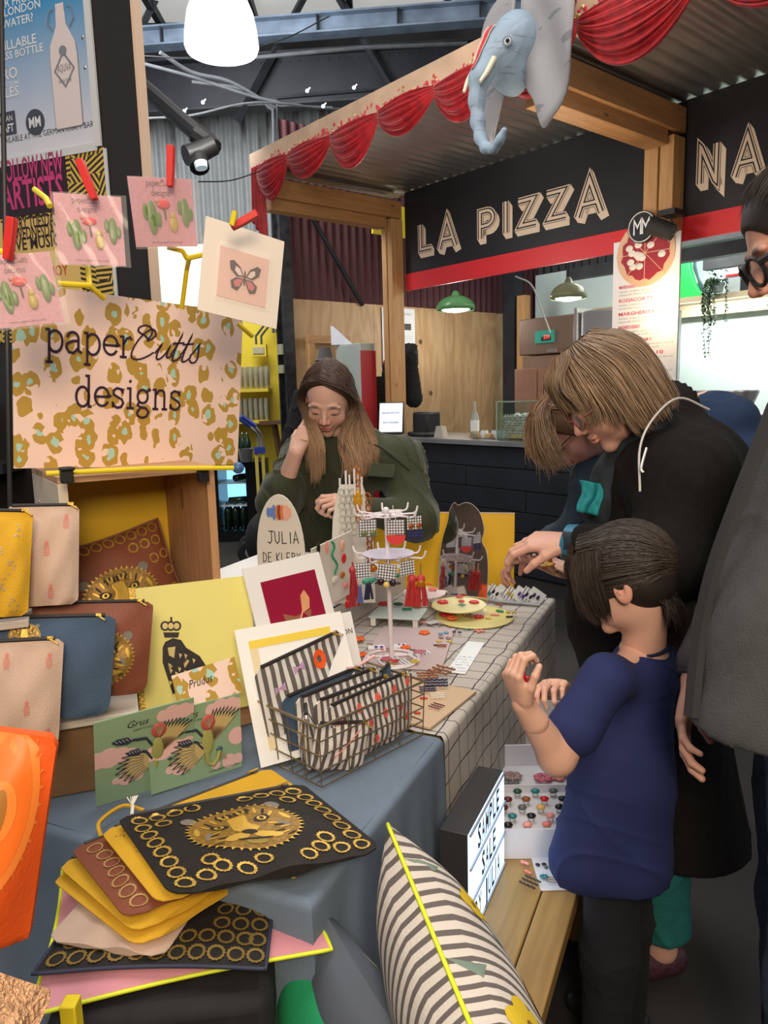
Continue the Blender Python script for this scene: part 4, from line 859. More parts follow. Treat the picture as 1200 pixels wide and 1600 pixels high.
for c,col,cols_ in ((0,'pale',3),):
    for k in range(3):
        b = MB()
        for j in range(7): b.ring((-.030 + k * .017 + .004 * (j % 2),-.012,Ha - .02 - j * .021),.0095,.002,12,5,ax=(0,1,0))
        b.build('acrylic_chain',M('pale_acrylic',(.66,.68,.62),.25,trans=.2),label='pale clear acrylic chain earring %s on the tall cream board' % ('at the left','in the middle','at the right')[k],cat='earring',X=X_ @ Matrix.Translation((w_ / 2,0,0)))
AMB = M('amber_acrylic',(.55,.16,.01),.2,trans=.25); AMY = M('honey_acrylic',(.70,.36,.02),.2,trans=.25)
for k,(dx,z0,n_l,mm) in enumerate(((.020,.045,9,AMB),(.052,-.035,12,M('brown_acrylic',(.32,.09,.02),.2)))):
    b = MB()
    for j in range(n_l):
        if k == 0 and j in (4,5): b.ball((dx,-.018,Ha + z0 - j * .019),(.014,.004,.018),1)
        else: b.ring((dx + .002 * (j % 2),-.018,Ha + z0 - j * .019),.0085,.0028,12,5,ax=(0,1,0) if j % 2 else (.6,.8,0),sy=1.25)
    b.build('acrylic_chain',[mm,AMY],label=('chunky amber chain earring with a honey drop on the tall cream board','long brown chain earring at the right edge of the tall cream board')[k],cat='earring',X=X_ @ Matrix.Translation((w_ / 2,0,0)))
REDA = M('red_acrylic',(.62,.02,.02),.25); PNK = M('pink_acrylic',(.80,.28,.24),.3)
for k,(dx,mm,lb) in enumerate(((-.020,REDA,'red petal chain earring'),(-.006,PNK,'pink bead chain earring'))):
    b = MB()
    for j in range(9): b.ball((dx + .003 * (j % 2),-.028,Ha * .56 - j * .026),(.010 if k == 0 else .006,.004,.014 if k == 0 else .008))
    b.build('petal_chain',mm,label=lb + ' low on the tall cream board',cat='earring',X=X_ @ Matrix.Translation((w_ / 2,0,0)))
XARCH = X_
# cream sheet with earrings between the two boards
X_,w_,h_ = quad((490,960),(552,925),(487,858),dl=2.12,dr=2.28)
root = mthing('earring_sheet','upright cream sheet showing wavy green and coral earrings','board',X_)
b = MB(); b.bx(0,w_,0,.004,0,h_); b.build('board',CRM,root)
def exon(x,y): p = X_.inverted() @ hitp(x,y,X_.translation,Vector((X_[0][1],X_[1][1],X_[2][1]))); return p.x,p.z
b = MB(); P = [exon(516 + 3 * math.sin(i * 1.1) + i * .8,845 + i * 5.2) for i in range(11)]; b.tube([(x,-.006,z) for x,z in P],.0035,6); b.build('wave_earring',M('green_acrylic',(.02,.28,.14),.3),label='wavy green earring on the upright cream sheet',cat='earring',X=X_)
for i,(x,y,rx,rz,mm,lb) in enumerate(((495,856,.007,.018,BLACK,'black bow earring'),(508,855,.004,.022,PNK,'thin pink bar earring'),(533,852,.010,.018,M('peach_acrylic',(.80,.42,.30),.4),'peach tall oval earring'),(535,872,.011,.016,REDA,'red block earring'),(521,905,.016,.012,CRM,'cream disc earring'),(533,898,.012,.010,AMB,'orange disc earring'),(538,914,.014,.010,PNK,'pink disc earring'))):
    a,c = exon(x,y); b = MB(); b.ball((a,-.006,c),(rx,.004,rz),n=12); b.build('earring',mm,label=lb + ' on the upright cream sheet',cat='earring',X=X_)

# ------------------------------------------------------------------ earring tree
WW = M('white_wire',(.80,.74,.78),.35)
def checkm(name,p,base=(.85,.84,.86),ink=(.03,.03,.05),wd=.14):
    m,n,l,b,o = nodes_mat(name,.5); s = fsep(n,l,o)
    def ln(c): return fmath(n,l,'LESS_THAN',fmath(n,l,'PINGPONG',fmath(n,l,'MULTIPLY',c,1 / p),.5),wd)
    l.new(fmix(n,l,fmath(n,l,'MAXIMUM',ln(s[0]),ln(s[2])),base,ink),b.inputs['Base Color']); return m
CHK = checkm('check_card',.0075)
bb = at(611,978,2.02); base = Vector((bb.x,bb.y,.757))
def tb(px,py,d=2.02): return at(px,py,d) - base
root = thing('earring_tree','white wire earring stand with two tiers of hooked arms','earring stand',base,0)
ztop = tb(603,797).z; xt = tb(603,797).x; zl = tb(607,868).z; xl_ = tb(607,868).x
b = MB(); b.tube([(0,0,.005),(xt * .5,0,ztop * .5),(xt,0,ztop)],[.0065,.006,.0055],8); b.ball((xt,0,ztop),.009); b.build('pole',WW,root)
b = MB(); b.ring((0,0,.004),.076,.0035,36,6); b.ring((.014,-.01,.004),.05,.003,28,6); b.tube([(-.07,.02,.004),(.06,.03,.004)],.003,6); b.build('base_ring',WW,root)
for tier,(zz,xx,R) in enumerate(((ztop - .012,xt,.092),(zl,xl_,.100))):
    for k in range(8):
        a = k * PI / 4 + (.12 if tier == 0 else .32); R_ = R * (.85 + .15 * (k % 2)); cx,sy = math.cos(a),math.sin(a)
        b = MB(); b.tube([(xx,0,zz),(xx + cx * R_ * .5,sy * R_ * .5,zz - .001),(xx + cx * R_,sy * R_,zz),(xx + cx * R_ * 1.08,sy * R_ * 1.08,zz + .007),(xx + cx * R_ * 1.12,sy * R_ * 1.12,zz + .02)],.0028,6); b.build('hook_arm',WW,root)
    b = MB(); b.ring((xx,0,zz - .001),R * .5,.002,28,5); b.build('tier_ring',WW,root)
b = MB(); b.lathe([(0,0),(.07,.0),(.072,.003),(0,.002)],24,X=Matrix.Translation((xl_,0,zl + .004))); b.build('tier_disc',M('lilac_disc',(.70,.64,.78),.4),root)
# hanging cards
def hung(px,py,w,h,d,yaw,label,roll=0.0,mm=None):
    o = thing('earring_card',label,'earring card',at(px,py,d),rotm(0,roll,yaw),'checked cards on the earring stand'); b = MB(); b.bx(-w / 2,w / 2,-.001,.001,-h,0); b.build('card',mm or CHK,o)
    b = MB(); b.tube([(0,0,-.004),(0,0,.012)],.0012,5); b.build('hanging_loop',WW,o); return o
o = hung(574,812,.048,.046,1.97,.15,'checked card with olive and mustard drop earrings, upper tier left')
b = MB(); [b.ball((dx,-.006,-.036),(.009,.004,.009),0) or b.ball((dx,-.006,-.058),(.010,.004,.013),1) for dx in (-.011,.013)]; b.build('drop_earrings',[M('olive_acrylic',(.16,.19,.08),.4),M('mustard_acrylic',(.62,.45,.05),.4)],o)
o = hung(618,812,.048,.040,1.97,-.05,'checked card above a red watermelon slice earring, upper tier middle')
b = MB(); b.prism([(.026 * math.cos(PI + PI * i / 12),-.042 + .026 * math.sin(PI + PI * i / 12)) for i in range(13)],-.006,-.001,ax='y'); b.build('slice_earring',M('melon_red',(.75,.06,.06),.35),o)
o = hung(647,806,.040,.036,1.97,.3,'checked card above blue noughts-and-crosses earrings, upper tier right')
b = MB()
for dx in (-.010,.012):
    b.ball((dx,-.004,-.026),(.008,.004,.008),1)
    for e in (-.004,.004): b.tube([(dx + e,-.005,-.036),(dx + e,-.005,-.066)],.0022,5); b.tube([(dx - .010,-.005,-.048 - e),(dx + .010,-.005,-.050 - e)],.0022,5)
b.build('cross_earrings',[M('navy_acrylic',(.03,.03,.18),.3),M('brown_acrylic')],o)
o = hung(566,880,.044,.042,1.95,.25,'checked card over a long red tassel, lower tier left')
def tassel(b,x,y,z,L,w,mi=0,n=16):
    b.ball((x,y,z),(w * .35,w * .3,w * .4),mi)
    for i in range(n): a = random.uniform(-1,1); b.tube([(x + a * w * .2,y + random.uniform(-.3,.3) * w,z),(x + a * w * .38,y + random.uniform(-.4,.4) * w,z - L * .5),(x + a * w * .55,y,z - L)],w * .07,4,mi)
b = MB(); tassel(b,-.026,.004,-.018,.10,.03); b.tube([(-.026,.004,.005),(-.026,.004,-.02)],.002); b.build('red_tassel',M('tassel_red',(.42,.04,.05),.5),o)
b = MB(); tassel(b,-.010,-.006,-.062,.045,.016); b.build('blue_tassel',M('tassel_blue',(.12,.16,.42),.5),o)
b = MB(); b.ball((.014,-.004,-.050),(.018,.006,.010)); b.ball((.026,-.004,-.046),(.014,.005,.005)); b.build('teal_flower',M('teal_acrylic',(.04,.28,.20),.4),o); b = MB(); tassel(b,.014,-.004,-.055,.045,.024); b.build('navy_tassel',M('tassel_navy',(.03,.03,.07),.5),o)
o = hung(606,882,.050,.042,1.93,-.12,'tilted checked card over black cherry earrings, lower tier middle',.12)
b = MB(); b.ball((-.014,-.005,-.048),(.010,.006,.010)); b.ball((.018,-.005,-.047),(.010,.006,.010)); b.ball((.028,-.005,-.046),(.012,.004,.004)); b.ball((.002,-.006,-.054),(.009,.005,.008),1); b.build('cherry_earrings',[M('black_acrylic',(.03,.015,.03),.3),M('yellow_acrylic',(.75,.55,.12),.4)],o)
o = hung(635,876,.042,.040,1.97,.35,'checked card leaning right, lower tier right',-.08)
b = MB(); b.ball((-.030,.0,-.022),(.007,.004,.010),0); b.ball((-.030,.0,-.036),(.006,.004,.007),1); b.build('bead_drop',[M('yellow_acrylic'),M('green_acrylic')],o)
for i,(px,lb) in enumerate(((643,'left'),(657,'right'))):
    o = thing('tassel_earring','long red tassel earring on a gold chain, %s of the pair' % lb,'earring',at(px,880,1.98),0)
    b = MB(); b.tube([(0,0,.0),(0,0,-.045)],.0022,6); b.build('chain',M('gold_chain',(.72,.42,.15),.35,.7),o)
    b = MB(); tassel(b,0,0,-.045,.075,.036,n=22); b.build('tassel',M('tassel_bright_red',(.55,.05,.05),.5),o)
    if i: b = MB(); b.ball((0,-.012,-.055),(.012,.004,.012)); b.build('amber_disc',AMB,o)
o = thing('drop_earring','brown amber bead hanging between the two left cards','earring',at(583,888,1.98)); b = MB(); b.ball((0,0,0),(.012,.005,.011)); b.tube([(0,0,.01),(0,0,.03)],.001,4); b.build('bead',AMB,o)
o = hung(614,790 + 6,.05,.022,2.07,0,'plain white card behind the top of the earring stand',mm=WHITE)

# ------------------------------------------------------------------ mirror
X_,w_,h_ = quad((688,915),(764,918),(690,800),dl=2.62,dr=2.56); zt = at(735,787,2.6).z
X_.translation.z = .752; Hm = zt - .752 - .0
root = mthing('table_mirror','wavy frameless mirror with a double rounded top by the yellow board','mirror',X_ @ Matrix.Translation((w_ / 2,-.03,0)) @ rotm(-.02,0,.10))
def mir(k=1): 
    e = w_ / 2 * 1.02 * k; return [(-e,0),(e * .95,0),(e * .98,Hm * .35),(e * .90,Hm * .52),(e * .72,Hm * .62),(e * .80,Hm * .74),(e * .62,Hm * .90),(e * .30,Hm * .985),(e * .02,Hm),(-e * .25,Hm * .975),(-e * .40,Hm),(-e * .58,Hm * .93),(-e * .66,Hm * .80),(-e * .86,Hm * .62),(-e * .98,Hm * .35)]
def smo(P,n=4): 
    q = smooth_path([Vector((*p,0)) for p in P],n); return [(v.x,v.y) for v in q]
P = mir(); P = P[:2] + smo(P[1:],4)[1:]
b = MB(); b.prism(P,0,.005,ax='y'); b.build('backing',M('mirror_back',(.55,.45,.36),.5),root)
b = MB(); P2 = [(x * .985,z * .99 + .002) for x,z in P]; b.prism(P2,-.002,-.0004,ax='y'); b.build('mirror_glass',M('mirror_silver',(.85,.84,.82),.03,1),root,smooth=0)
b = MB(); b.bx(-.02,.02,.005,.06,0,.004); b.tube([(0,.005,Hm * .4),(0,.06,0)],.003); b.build('stand_leg',BLACK,root)

# ------------------------------------------------------------------ plates and trays on the far table
ZT = .7535
def disc_thing(name,label,cat,px,py,z,r,mat,h=.006,foot=None,squash=1.0):
    p = atz(px,py,z); o = thing(name,label,cat,(p.x,p.y,z - h),YT)
    b = MB(); b.lathe([(0,0),(r * .96,0),(r,h * .5),(r * .97,h),(0,h)],40); b.build('plate',mat,o)
    if foot: b = MB(); b.lathe([(.022,-foot),(.018,-foot * .5),(.022,-.0004),(0,-.0004)],16); b.build('foot',mat,o)
    return o
PY = M('pale_yellow_ceramic',(.72,.64,.30),.4); PY2 = M('pale_yellow_ceramic_low',(.68,.60,.24),.4)
disc_thing('serving_plate','large flat pale yellow plate lying on the grid cloth','plate',741,962,ZT + .006,.130,PY2)
disc_thing('cake_stand','smaller raised pale yellow plate above the large one','plate',717,944,ZT + .04,.093,PY,foot=.034)
disc_thing('pink_plate','pink white raised plate behind the earring stand','plate',662,925,ZT + .05,.078,M('pinkish_ceramic',(.80,.66,.66),.4),foot=.044)
p = atz(622,958,ZT + .03); root = thing('footed_tray','square pale mint tray on small feet','tray',(p.x,p.y,ZT),YT + .15)
b = MB(); b.bx(-.085,.085,-.06,.07,.026,.032); b.build('plate',M('mint_ceramic',(.58,.66,.64),.4),root,bevel=.002)
for dx,dy in ((-.07,-.05),(.07,-.05),(.07,.06),(-.07,.06)): b = MB(); b.bx(dx - .008,dx + .008,dy - .006,dy + .006,0,.026); b.build('foot',WHITE,root)
p = atz(662,1020,ZT); PB = M('dusty_pink_card',(.56,.44,.44),.6)
def flat_board(name,label,cat,BLp,BRp,TLp,mat,th=.004,z=ZT):
    a,c,t = atz(*BLp,z),atz(*BRp,z),atz(*TLp,z); x = (c - a); w = x.length; x /= w; y = Vector((-x.y,x.x,0)); h = (t - a).dot(y)
    o = thing(name,label,cat,a,math.atan2(x.y,x.x)); b = MB(); b.bx(0,w,0,h,-.001,th - .001); b.build('board',mat,o,bevel=.001); return o
flat_board('display_card','large dusty pink board covered with small earrings','board',(560,1042),(690,1048),(625,980),PB)
flat_board('display_card','tan wooden board with twisted stick earrings at the table corner','board',(560,1112),(672,1140),(630,1058),M('tan_board',(.60,.43,.28),.5),.006)
def lay(px,py,z): p = atz(px,py,z); return p
SHP = {
 'flower': lambda b,r: [b.ball((r * .55 * math.cos(k * 1.257),r * .55 * math.sin(k * 1.257),0),(r * .5,r * .5,r * .22),n=8,m=5) for k in range(5)],
 'oval': lambda b,r: b.ball((0,0,0),(r,r * .6,r * .22),n=12,m=5),
 'twin': lambda b,r: [b.ball((s * r * .55,s * r * .3,0),(r * .5,r * .42,r * .2),n=10,m=5) for s in (-1,1)],
 'sticks': lambda b,r: [b.tube([(-r + k * .1 * r,s * r * .45 + math.sin(k * 1.3) * r * .07,r * .12) for k in range(21)],r * .10,5) for s in (-1.5,0,1.5)],
 'petals': lambda b,r: [b.ball((r * .5 * math.cos(k * .9),r * .5 * math.sin(k * .9),r * .12),(r * .42,r * .25,r * .15),n=8,m=5) for k in range(7)],
 'blob': lambda b,r: [b.ball((-r * .4,0,0),(r * .5,r * .4,r * .2),n=8,m=5),b.ball((r * .3,r * .1,0),(r * .6,r * .35,r * .22),n=8,m=5)],
 'cross': lambda b,r: [b.box((0,0,0),(r * 2,r * .4,r * .3)),b.box((0,0,0),(r * .4,r * 1.6,r * .3))]}
ACR = {'red': (.60,.02,.03),'orange': (.80,.13,.02),'pink': (.78,.30,.26),'coral': (.80,.20,.16),'teal': (.03,.22,.24),'green': (.02,.25,.10),'mustard': (.60,.42,.04),'navy': (.02,.02,.08),'brown': (.28,.09,.03),'plum': (.14,.02,.03),'purple': (.12,.04,.30),'cream': (.75,.70,.62),'black': (.015,.015,.015),'taupe': (.35,.22,.20),'gold': (.70,.45,.12),'lilac': (.60,.40,.60),'darkgreen': (.02,.09,.05),'grey': (.12,.13,.13),'blue': (.12,.30,.55),'rosy': (.55,.12,.18)}
EARN = 0
def ear(px,py,z,shape,col,r,label,yaw=0,tilt=0,group=None,cat='earring'):
    p = atz(px,py,z); b = MB(); SHP[shape](b,r)
    o = b.build('earring' if cat == 'earring' else cat,M('acrylic_' + col,ACR[col],.25),label=label,cat=cat,group=group,smooth=4)
    o.matrix_world = Matrix.Translation((p.x,p.y,z + .22 * r)) @ rotm(tilt,0,YT + yaw); return o
z1 = ZT + .006; z2 = ZT + .04; z3 = ZT + .05; z4 = ZT + .032; zb = ZT + .003; zw = ZT + .005
for a in (
 (692,942,z2,'flower','red',.020,'red flower earring at the left of the raised yellow plate'),(718,934,z2,'petals','red',.016,'red petal earring at the back of the raised yellow plate'),
 (721,941,z2,'petals','red',.014,'small red petal earring in the middle of the raised yellow plate'),(741,942,z2,'flower','red',.018,'red flower earring at the right of the raised yellow plate'),
 (722,947,z2,'sticks','teal',.013,'teal stick earring at the front of the raised yellow plate'),(708,930,z2,'blob','navy',.012,'dark blue earring at the back left of the raised yellow plate'),
 (697,962,z1,'flower','red',.024,'red flower earring at the left of the large yellow plate'),(706,969,z1,'petals','orange',.024,'orange petal earring at the front left of the large yellow plate'),
 (748,965,z1,'flower','red',.019,'red flower earring at the middle front of the large yellow plate'),(735,965,z1,'sticks','brown',.020,'dark brown stick earrings beside the red flower on the large yellow plate'),
 (780,947,z1,'sticks','brown',.017,'brown comb shaped earring at the back right of the large yellow plate'),(781,956,z1,'oval','green',.016,'green oval earring at the right of the large yellow plate'),
 (773,962,z1,'blob','pink',.018,'pink hand shaped earring on the large yellow plate'),(799,958,z1,'twin','mustard',.017,'mustard pair of disc earrings at the right rim of the large yellow plate'),
 (796,965,z1,'blob','black',.014,'black arched earring at the right front of the large yellow plate'),(762,967,z1,'oval','mustard',.012,'mustard small oval earring on the large yellow plate'),
 (676,923,z3,'petals','coral',.020,'coral petal earring on the pink white plate'),(671,914,z3,'blob','orange',.014,'orange earring at the back of the pink white plate'),(657,921,z3,'oval','lilac',.012,'lilac oval earring at the left of the pink white plate'),(648,927,z3,'oval','pink',.018,'pink oval earring at the left rim of the pink white plate'),
 (599,945,z4,'flower','red',.020,'red flower earring at the left of the mint tray'),(622,947,z4,'petals','darkgreen',.022,'dark green leaf earring in the middle of the mint tray'),(636,954,z4,'sticks','green',.016,'green leaf stick earring at the front of the mint tray'),(652,951,z4,'sticks','brown',.013,'brown comb earring at the right of the mint tray'),
 (663,990,zb,'flower','orange',.018,'orange flower earring at the back left of the pink board'),(693,991,zb,'twin','blue',.016,'pale blue bow earring at the back of the pink board'),(714,989,zb,'twin','navy',.014,'navy round earrings at the back right of the pink board'),
 (695,998,zb,'twin','taupe',.018,'taupe disc earrings near the back of the pink board'),(686,1003,zb,'oval','mustard',.010,'mustard disc earring left of the other one on the pink board'),(703,1003,zb,'oval','mustard',.010,'mustard disc earring right of the other one on the pink board'),
 (690,1011,zb,'sticks','brown',.014,'brown curled earring at the right of the pink board'),(681,1009,zb,'cross','navy',.008,'tiny navy cross earring on the pink board'),
 (560,1000,zb,'flower','orange',.020,'orange flower earring at the back left corner beside the basket'),(578,1008,zb,'blob','taupe',.014,'taupe feather earring next to the orange flower'),(566,1024,zb,'flower','orange',.016,'orange flower earring close to the basket rim'),
 (592,1012,zb + .004,'twin','purple',.013,'purple disc earrings on a white card by the basket'),(601,1016,zb + .004,'twin','rosy',.013,'rosy disc earrings on a white card by the basket'),(627,1008,zb,'twin','purple',.010,'purple disc pair at the centre left of the pink board'),(634,1013,zb,'flower','orange',.016,'orange splat earring at the centre left of the pink board'),
 (604,1031,zb + .004,'flower','rosy',.016,'rosy red flower earring on a striped card'),(617,1035,zb + .004,'petals','red',.014,'red petal earring on a striped card'),(656,1021,zb + .004,'sticks','rosy',.017,'rosy crimson oval earrings on a striped card at the right'),(645,1017,zb + .004,'blob','grey',.012,'grey black pair on a striped card at the right'),
 (648,1036,zb + .004,'petals','mustard',.016,'mustard leaf earring on the front striped card'),(640,1030,zb + .004,'blob','taupe',.012,'taupe earring on the front striped card'),(660,974,ZT,'blob','pink',.016,'flat pink earring just behind the pink board'),(749,987,ZT,'cross','pink',.018,'flat pink earring lying on the grid cloth'),(731,984,ZT,'twin','teal',.010,'teal bead pair lying on the grid cloth'),(733,979,ZT + .0,'oval','teal',.008,'small teal bead behind the bead pair'),
 (688,976,ZT,'blob','taupe',.014,'brown taupe earring in front of the large plate'),(705,979,ZT,'blob','mustard',.012,'mustard earring in front of the large plate'),
 (690,1052,zw,'sticks','brown',.030,'brown twisted stick earrings at the back of the tan board'),(668,1060,zw,'sticks','brown',.026,'brown twisted stick earrings behind the basket rim'),(682,1072,zw,'sticks','navy',.028,'navy twisted stick earrings on the tan board'),(668,1080,zw,'sticks','navy',.020,'short navy stick earrings by the basket rim'),
 (684,1090,zw,'sticks','cream',.018,'cream wavy stick earrings on the tan board'),(682,1106,zw,'sticks','plum',.016,'plum wavy stick earrings at the front of the tan board'),(662,1092,zw,'oval','red',.010,'red disc earring beside the basket rim'),(652,1115,zw,'oval','red',.009,'red disc earring at the front of the tan board')):
    ear(*a[:6],a[6],yaw=random.uniform(-.5,.5))
# striped cards lying under earrings
STC = checkm('striped_card',.011,wd=.0); m,n_,l_,bs_,o_ = nodes_mat('card_stripes',.5); s_ = fsep(n_,l_,o_); l_.new(fmix(n_,l_,fmath(n_,l_,'LESS_THAN',fmath(n_,l_,'PINGPONG',fmath(n_,l_,'MULTIPLY',s_[0],90),.5),.13),(.80,.79,.80),(.05,.05,.07)),bs_.inputs['Base Color']); STC = m
for i,(px,py,w,h,mm,lb) in enumerate(((588,1013,.05,.035,WHITE,'white earring card under the purple discs'),(622,1011,.05,.035,WHITE,'white earring card under the orange splat'),(607,1032,.06,.036,STC,'striped earring card under the rosy flower'),(655,1022,.06,.036,STC,'striped earring card under the crimson pair'),(638,1034,.06,.04,STC,'striped earring card under the mustard leaf'),(676,974,.045,.03,STC,'striped earring card behind the pink board'))):
    p = atz(px,py,ZT); o = MB(); o.bx(-w / 2,w / 2,-h / 2,h / 2,.0035,.0045); o.build('earring_card',mm,label=lb,cat='card',X=Matrix.Translation((p.x,p.y,ZT)) @ rotm(0,0,YT + .5 + .1 * i))
o = flat_board('price_list','long white handwritten price card on the grid cloth','card',(697,1050),(727,1053),(742,1003),M('bright_paper',(.85,.88,.90),.5),.002)
b = MB(); p = atz(697,1050,ZT)
for i in range(6):
    for j in range(9): 
        if random.random() < .8: b.bx(.006 + j * .0052 + .001,.006 + j * .0052 + random.uniform(.002,.004),.012 + i * .022,.016 + i * .022,.0014,.0018)
b.build('handwriting',M('teal_ink',(.05,.16,.18),.6),o)
# wire card rack with earring cards at the far corner
p = atz(790,938,ZT); root = thing('card_rack','clear tray of upright earring cards at the far corner of the table','tray',(p.x,p.y,ZT),YT + .0)
b = MB(); b.bx(-.13,.13,-.04,.05,0,.004); b.build('base',M('clear_tray',(.55,.55,.56),.15,trans=.4),root); b = MB(); [b.tube(q,.002,5) for q in ([(-.13,-.04,.005),(.13,-.04,.005),(.13,.05,.005),(-.13,.05,.005)],)]; b.build('rim',STEEL,root)
for i,(dx,col) in enumerate(((-.105,'navy'),(-.08,'teal'),(-.05,'black'),(-.022,'cream'),(.005,'mustard'),(.045,'purple'),(.072,'black'),(.098,'navy'))):
    o = thing('earring_card',['leftmost upright card','upright card second from the left','upright card third from the left','upright card fourth from the left','upright card with mustard beads','upright card with purple hoops','upright card with black studs','rightmost upright card with dark discs'][i] + ' in the corner tray','card',T(0,0,0),0,'upright earring cards in the corner tray')
    o.matrix_world = root.matrix_world @ Matrix.Translation((dx,-.01,.004)) @ rotm(-.3,.55,.1)
    b = MB(); b.bx(-.028,.028,0,.0015,0,.05); b.build('card',STC if i % 2 == 0 else WHITE,o); b = MB(); [b.ball((sx,-.003,.026),(.005,.003,.009)) for sx in (-.008,.008)]; b.build('studs',M('acrylic_' + col,ACR[col],.25),o)

# ------------------------------------------------------------------ crate, sign, clips, rods, string, cards
SX,sw,sh = quad((22,732),(371,726),(19,462),dl=1.55,dr=1.90)
sh = .375
root = mthing('stall_sign','leopard print sign board lettered paperCutts designs','sign',SX)
b = MB(); b.bx(0,sw,0,.005,0,sh); b.build('board',LEO,root)
LG = {'p': [[(.02,1),(.2,1),(.2,-.5)],[(.02,-.5),(.38,-.5)],[(.2,.75)] + arc(.5,.48,.36,.5,140,-140,14) + [(.2,.22)]],
      'a': [[(.12,.72)] + arc(.42,.68,.28,.3,160,0,8) + [(.7,.12),(.88,.02)],[(.7,.58),(.4,.56),(.12,.42),(.08,.22),(.22,.02),(.45,0),(.7,.25)]],
      'e': [[(.1,.52),(.86,.52)] + arc(.48,.52,.38,.46,0,330,18)],'r': [[(.02,1),(.22,1),(.22,0)],[(.02,0),(.42,0)],[(.22,.6),(.4,.92),(.6,1),(.7,.86)]],
      'd': [[(.58,1.5),(.76,1.5),(.76,0),(.92,0)],arc(.44,.48,.34,.48,0,360,18)],'s': [[(.66,.98),(.66,.72)],[(.66,.8),(.55,.94),(.35,.98),(.16,.86),(.16,.66),(.4,.53),(.62,.42),(.7,.24),(.58,.04),(.36,0),(.16,.1),(.12,.26)],[(.12,.3),(.12,.02)]],
      'i': [[(.06,1),(.26,1),(.26,0)],[(.04,0),(.48,0)],[(.2,1.3),(.3,1.42)]],'g': [arc(.42,.62,.3,.34,0,360,16),[(.66,.86),(.8,1),(.9,.94)],[(.22,.34),(.12,.16),(.3,.06),(.62,.02),(.78,-.16),(.66,-.4),(.4,-.48),(.14,-.38),(.1,-.2),(.28,.02)]],
      'n': [[(.02,1),(.2,1),(.2,0)],[(.02,0),(.38,0)],[(.2,.7),(.38,.95),(.56,1),(.7,.9),(.74,.7),(.74,0)],[(.58,0),(.92,0)]]}
LA = {'p': .98,'a': .96,'e': .96,'r': .78,'d': 1.0,'s': .84,'i': .56,'g': .98,'n': 1.0}
SCR = {'C': [bez([(.62,.92),(.35,1.25),(-.1,1.15),(.0,1.45),(.2,1.75),(1.0,1.6),(.62,.98),(.5,.75),(.75,.95),(.95,1.15),(.8,1.9),(.05,1.1),(-.05,.3),(-.1,-.25),(.55,-.15),(1.05,.35)],8)],
       'u': [bez([(0,.3),(.2,.7),(.25,.85),(.2,.65),(.1,.3),(.1,0),(.28,.02),(.5,.1),(.65,.5),(.7,.8),(.6,.3),(.6,-.1),(.95,.3)],7)],'t': [bez([(0,.3),(.2,.7),(.3,1.2),(.3,1.4),(.2,.8),(.05,.0),(.25,.0),(.4,.02),(.5,.15),(.6,.3)],7),[(-.05,.85),(.55,.95)]],
       's': [bez([(0,.3),(.2,.6),(.3,.85),(.35,.95),(.35,.5),(.55,.3),(.4,.05),(.25,-.08),(.1,.0),(.05,.15)],7)]}
def logo(mb,x,z,k,y,mi=0,second=True,w=.13):
    u = x
    for ch in 'paper': put_strokes(mb,LG[ch],w,y,u,z,k,mi,kx=k * .92); u += LA[ch] * k * .92
    put_strokes(mb,SCR['C'],w * .7,y - .0002,u - .1 * k,z,k * 1.05,mi,shear=.25); u += 1.05 * k
    for ch in 'utts': put_strokes(mb,SCR[ch],w * .75,y - .0002,u,z,k * 1.05,mi,shear=.30); u += {'u': .88,'t': .55,'s': .6}[ch] * k
    if second:
        v = x + 1.35 * k
        for ch in 'designs': put_strokes(mb,LG[ch],w,y,v,z - 2.55 * k,k,mi,kx=k * .92); v += LA[ch] * k * .92
b = MB(); logo(b,.062,.245,.044,-.0015); b.build('lettering',M('aubergine_ink',(.035,.012,.035),.6),root)
# crate
c0 = atz(90,757,1.34); c1 = atz(335,737,1.34); dx = c1 - c0; dx.z = 0; cw = dx.length; yawc = math.atan2(dx.y,dx.x); c0.z = 0
root = thing('wooden_crate','open pine crate with a yellow back under the leopard print sign','crate',(c0.x,c0.y,.85),yawc)
hc = .49; dc = .32
CY = wood('crate_pine',(.58,.32,.16),(.40,.19,.08),2,1.4); CYX = wood('crate_pine_across',(.60,.34,.17),(.42,.2,.09),0,1.4)
b = MB(); b.bx(0,.018,0,dc,0,hc); b.build('left_side',M('washed_pine',(.62,.53,.40),.6,0,.12,7),root,bevel=.0015); b = MB(); b.bx(cw - .018,cw,0,dc,0,hc); b.build('right_side',CY,root,bevel=.0015)
b = MB(); b.bx(0,cw,0,dc / 2 - .002,hc,hc + .014); b.build('top_board',CYX,root,bevel=.0015); b = MB(); b.bx(0,cw,dc / 2,dc,hc,hc + .014); b.build('top_board',CYX,root,bevel=.0015)
b = MB(); b.bx(.018,cw - .018,0,dc,0,.014); b.build('bottom_board',CYX,root)
b = MB(); b.bx(.018,cw - .018,dc - .012,dc,.014,hc); b.build('back_panel',M('yellow_paint_board',(.72,.46,.02),.5),root)
b = MB()
for z in (.06,hc - .06): b.ball((.0,.05,z),(.003,.003,.003)); b.ball((0,.25,z),(.003,.003,.003))
b.build('nails',STEEL,root)
b = MB(); b.bx(-.15,cw + .05,-.02,dc,0,.098); b.build('crate_riser',CYX,label='low pine riser carrying the open crate',cat='riser',X=Matrix.Translation((c0.x,c0.y,.751)) @ rotm(0,0,yawc))
for i,px in enumerate((104,317)):
    q = at(px,742,1.40 if i == 0 else 1.60); b = MB(); b.box((0,0,0),(.022,.02,.03)); b.box((0,-.006,.012),(.026,.024,.006)); b.build('sign_clip',BLACK,label=('left' if i == 0 else 'right') + ' black clip holding the sign to the crate',cat='clip',X=Matrix.Translation(q) @ rotm(0,0,yawc),bevel=.002)
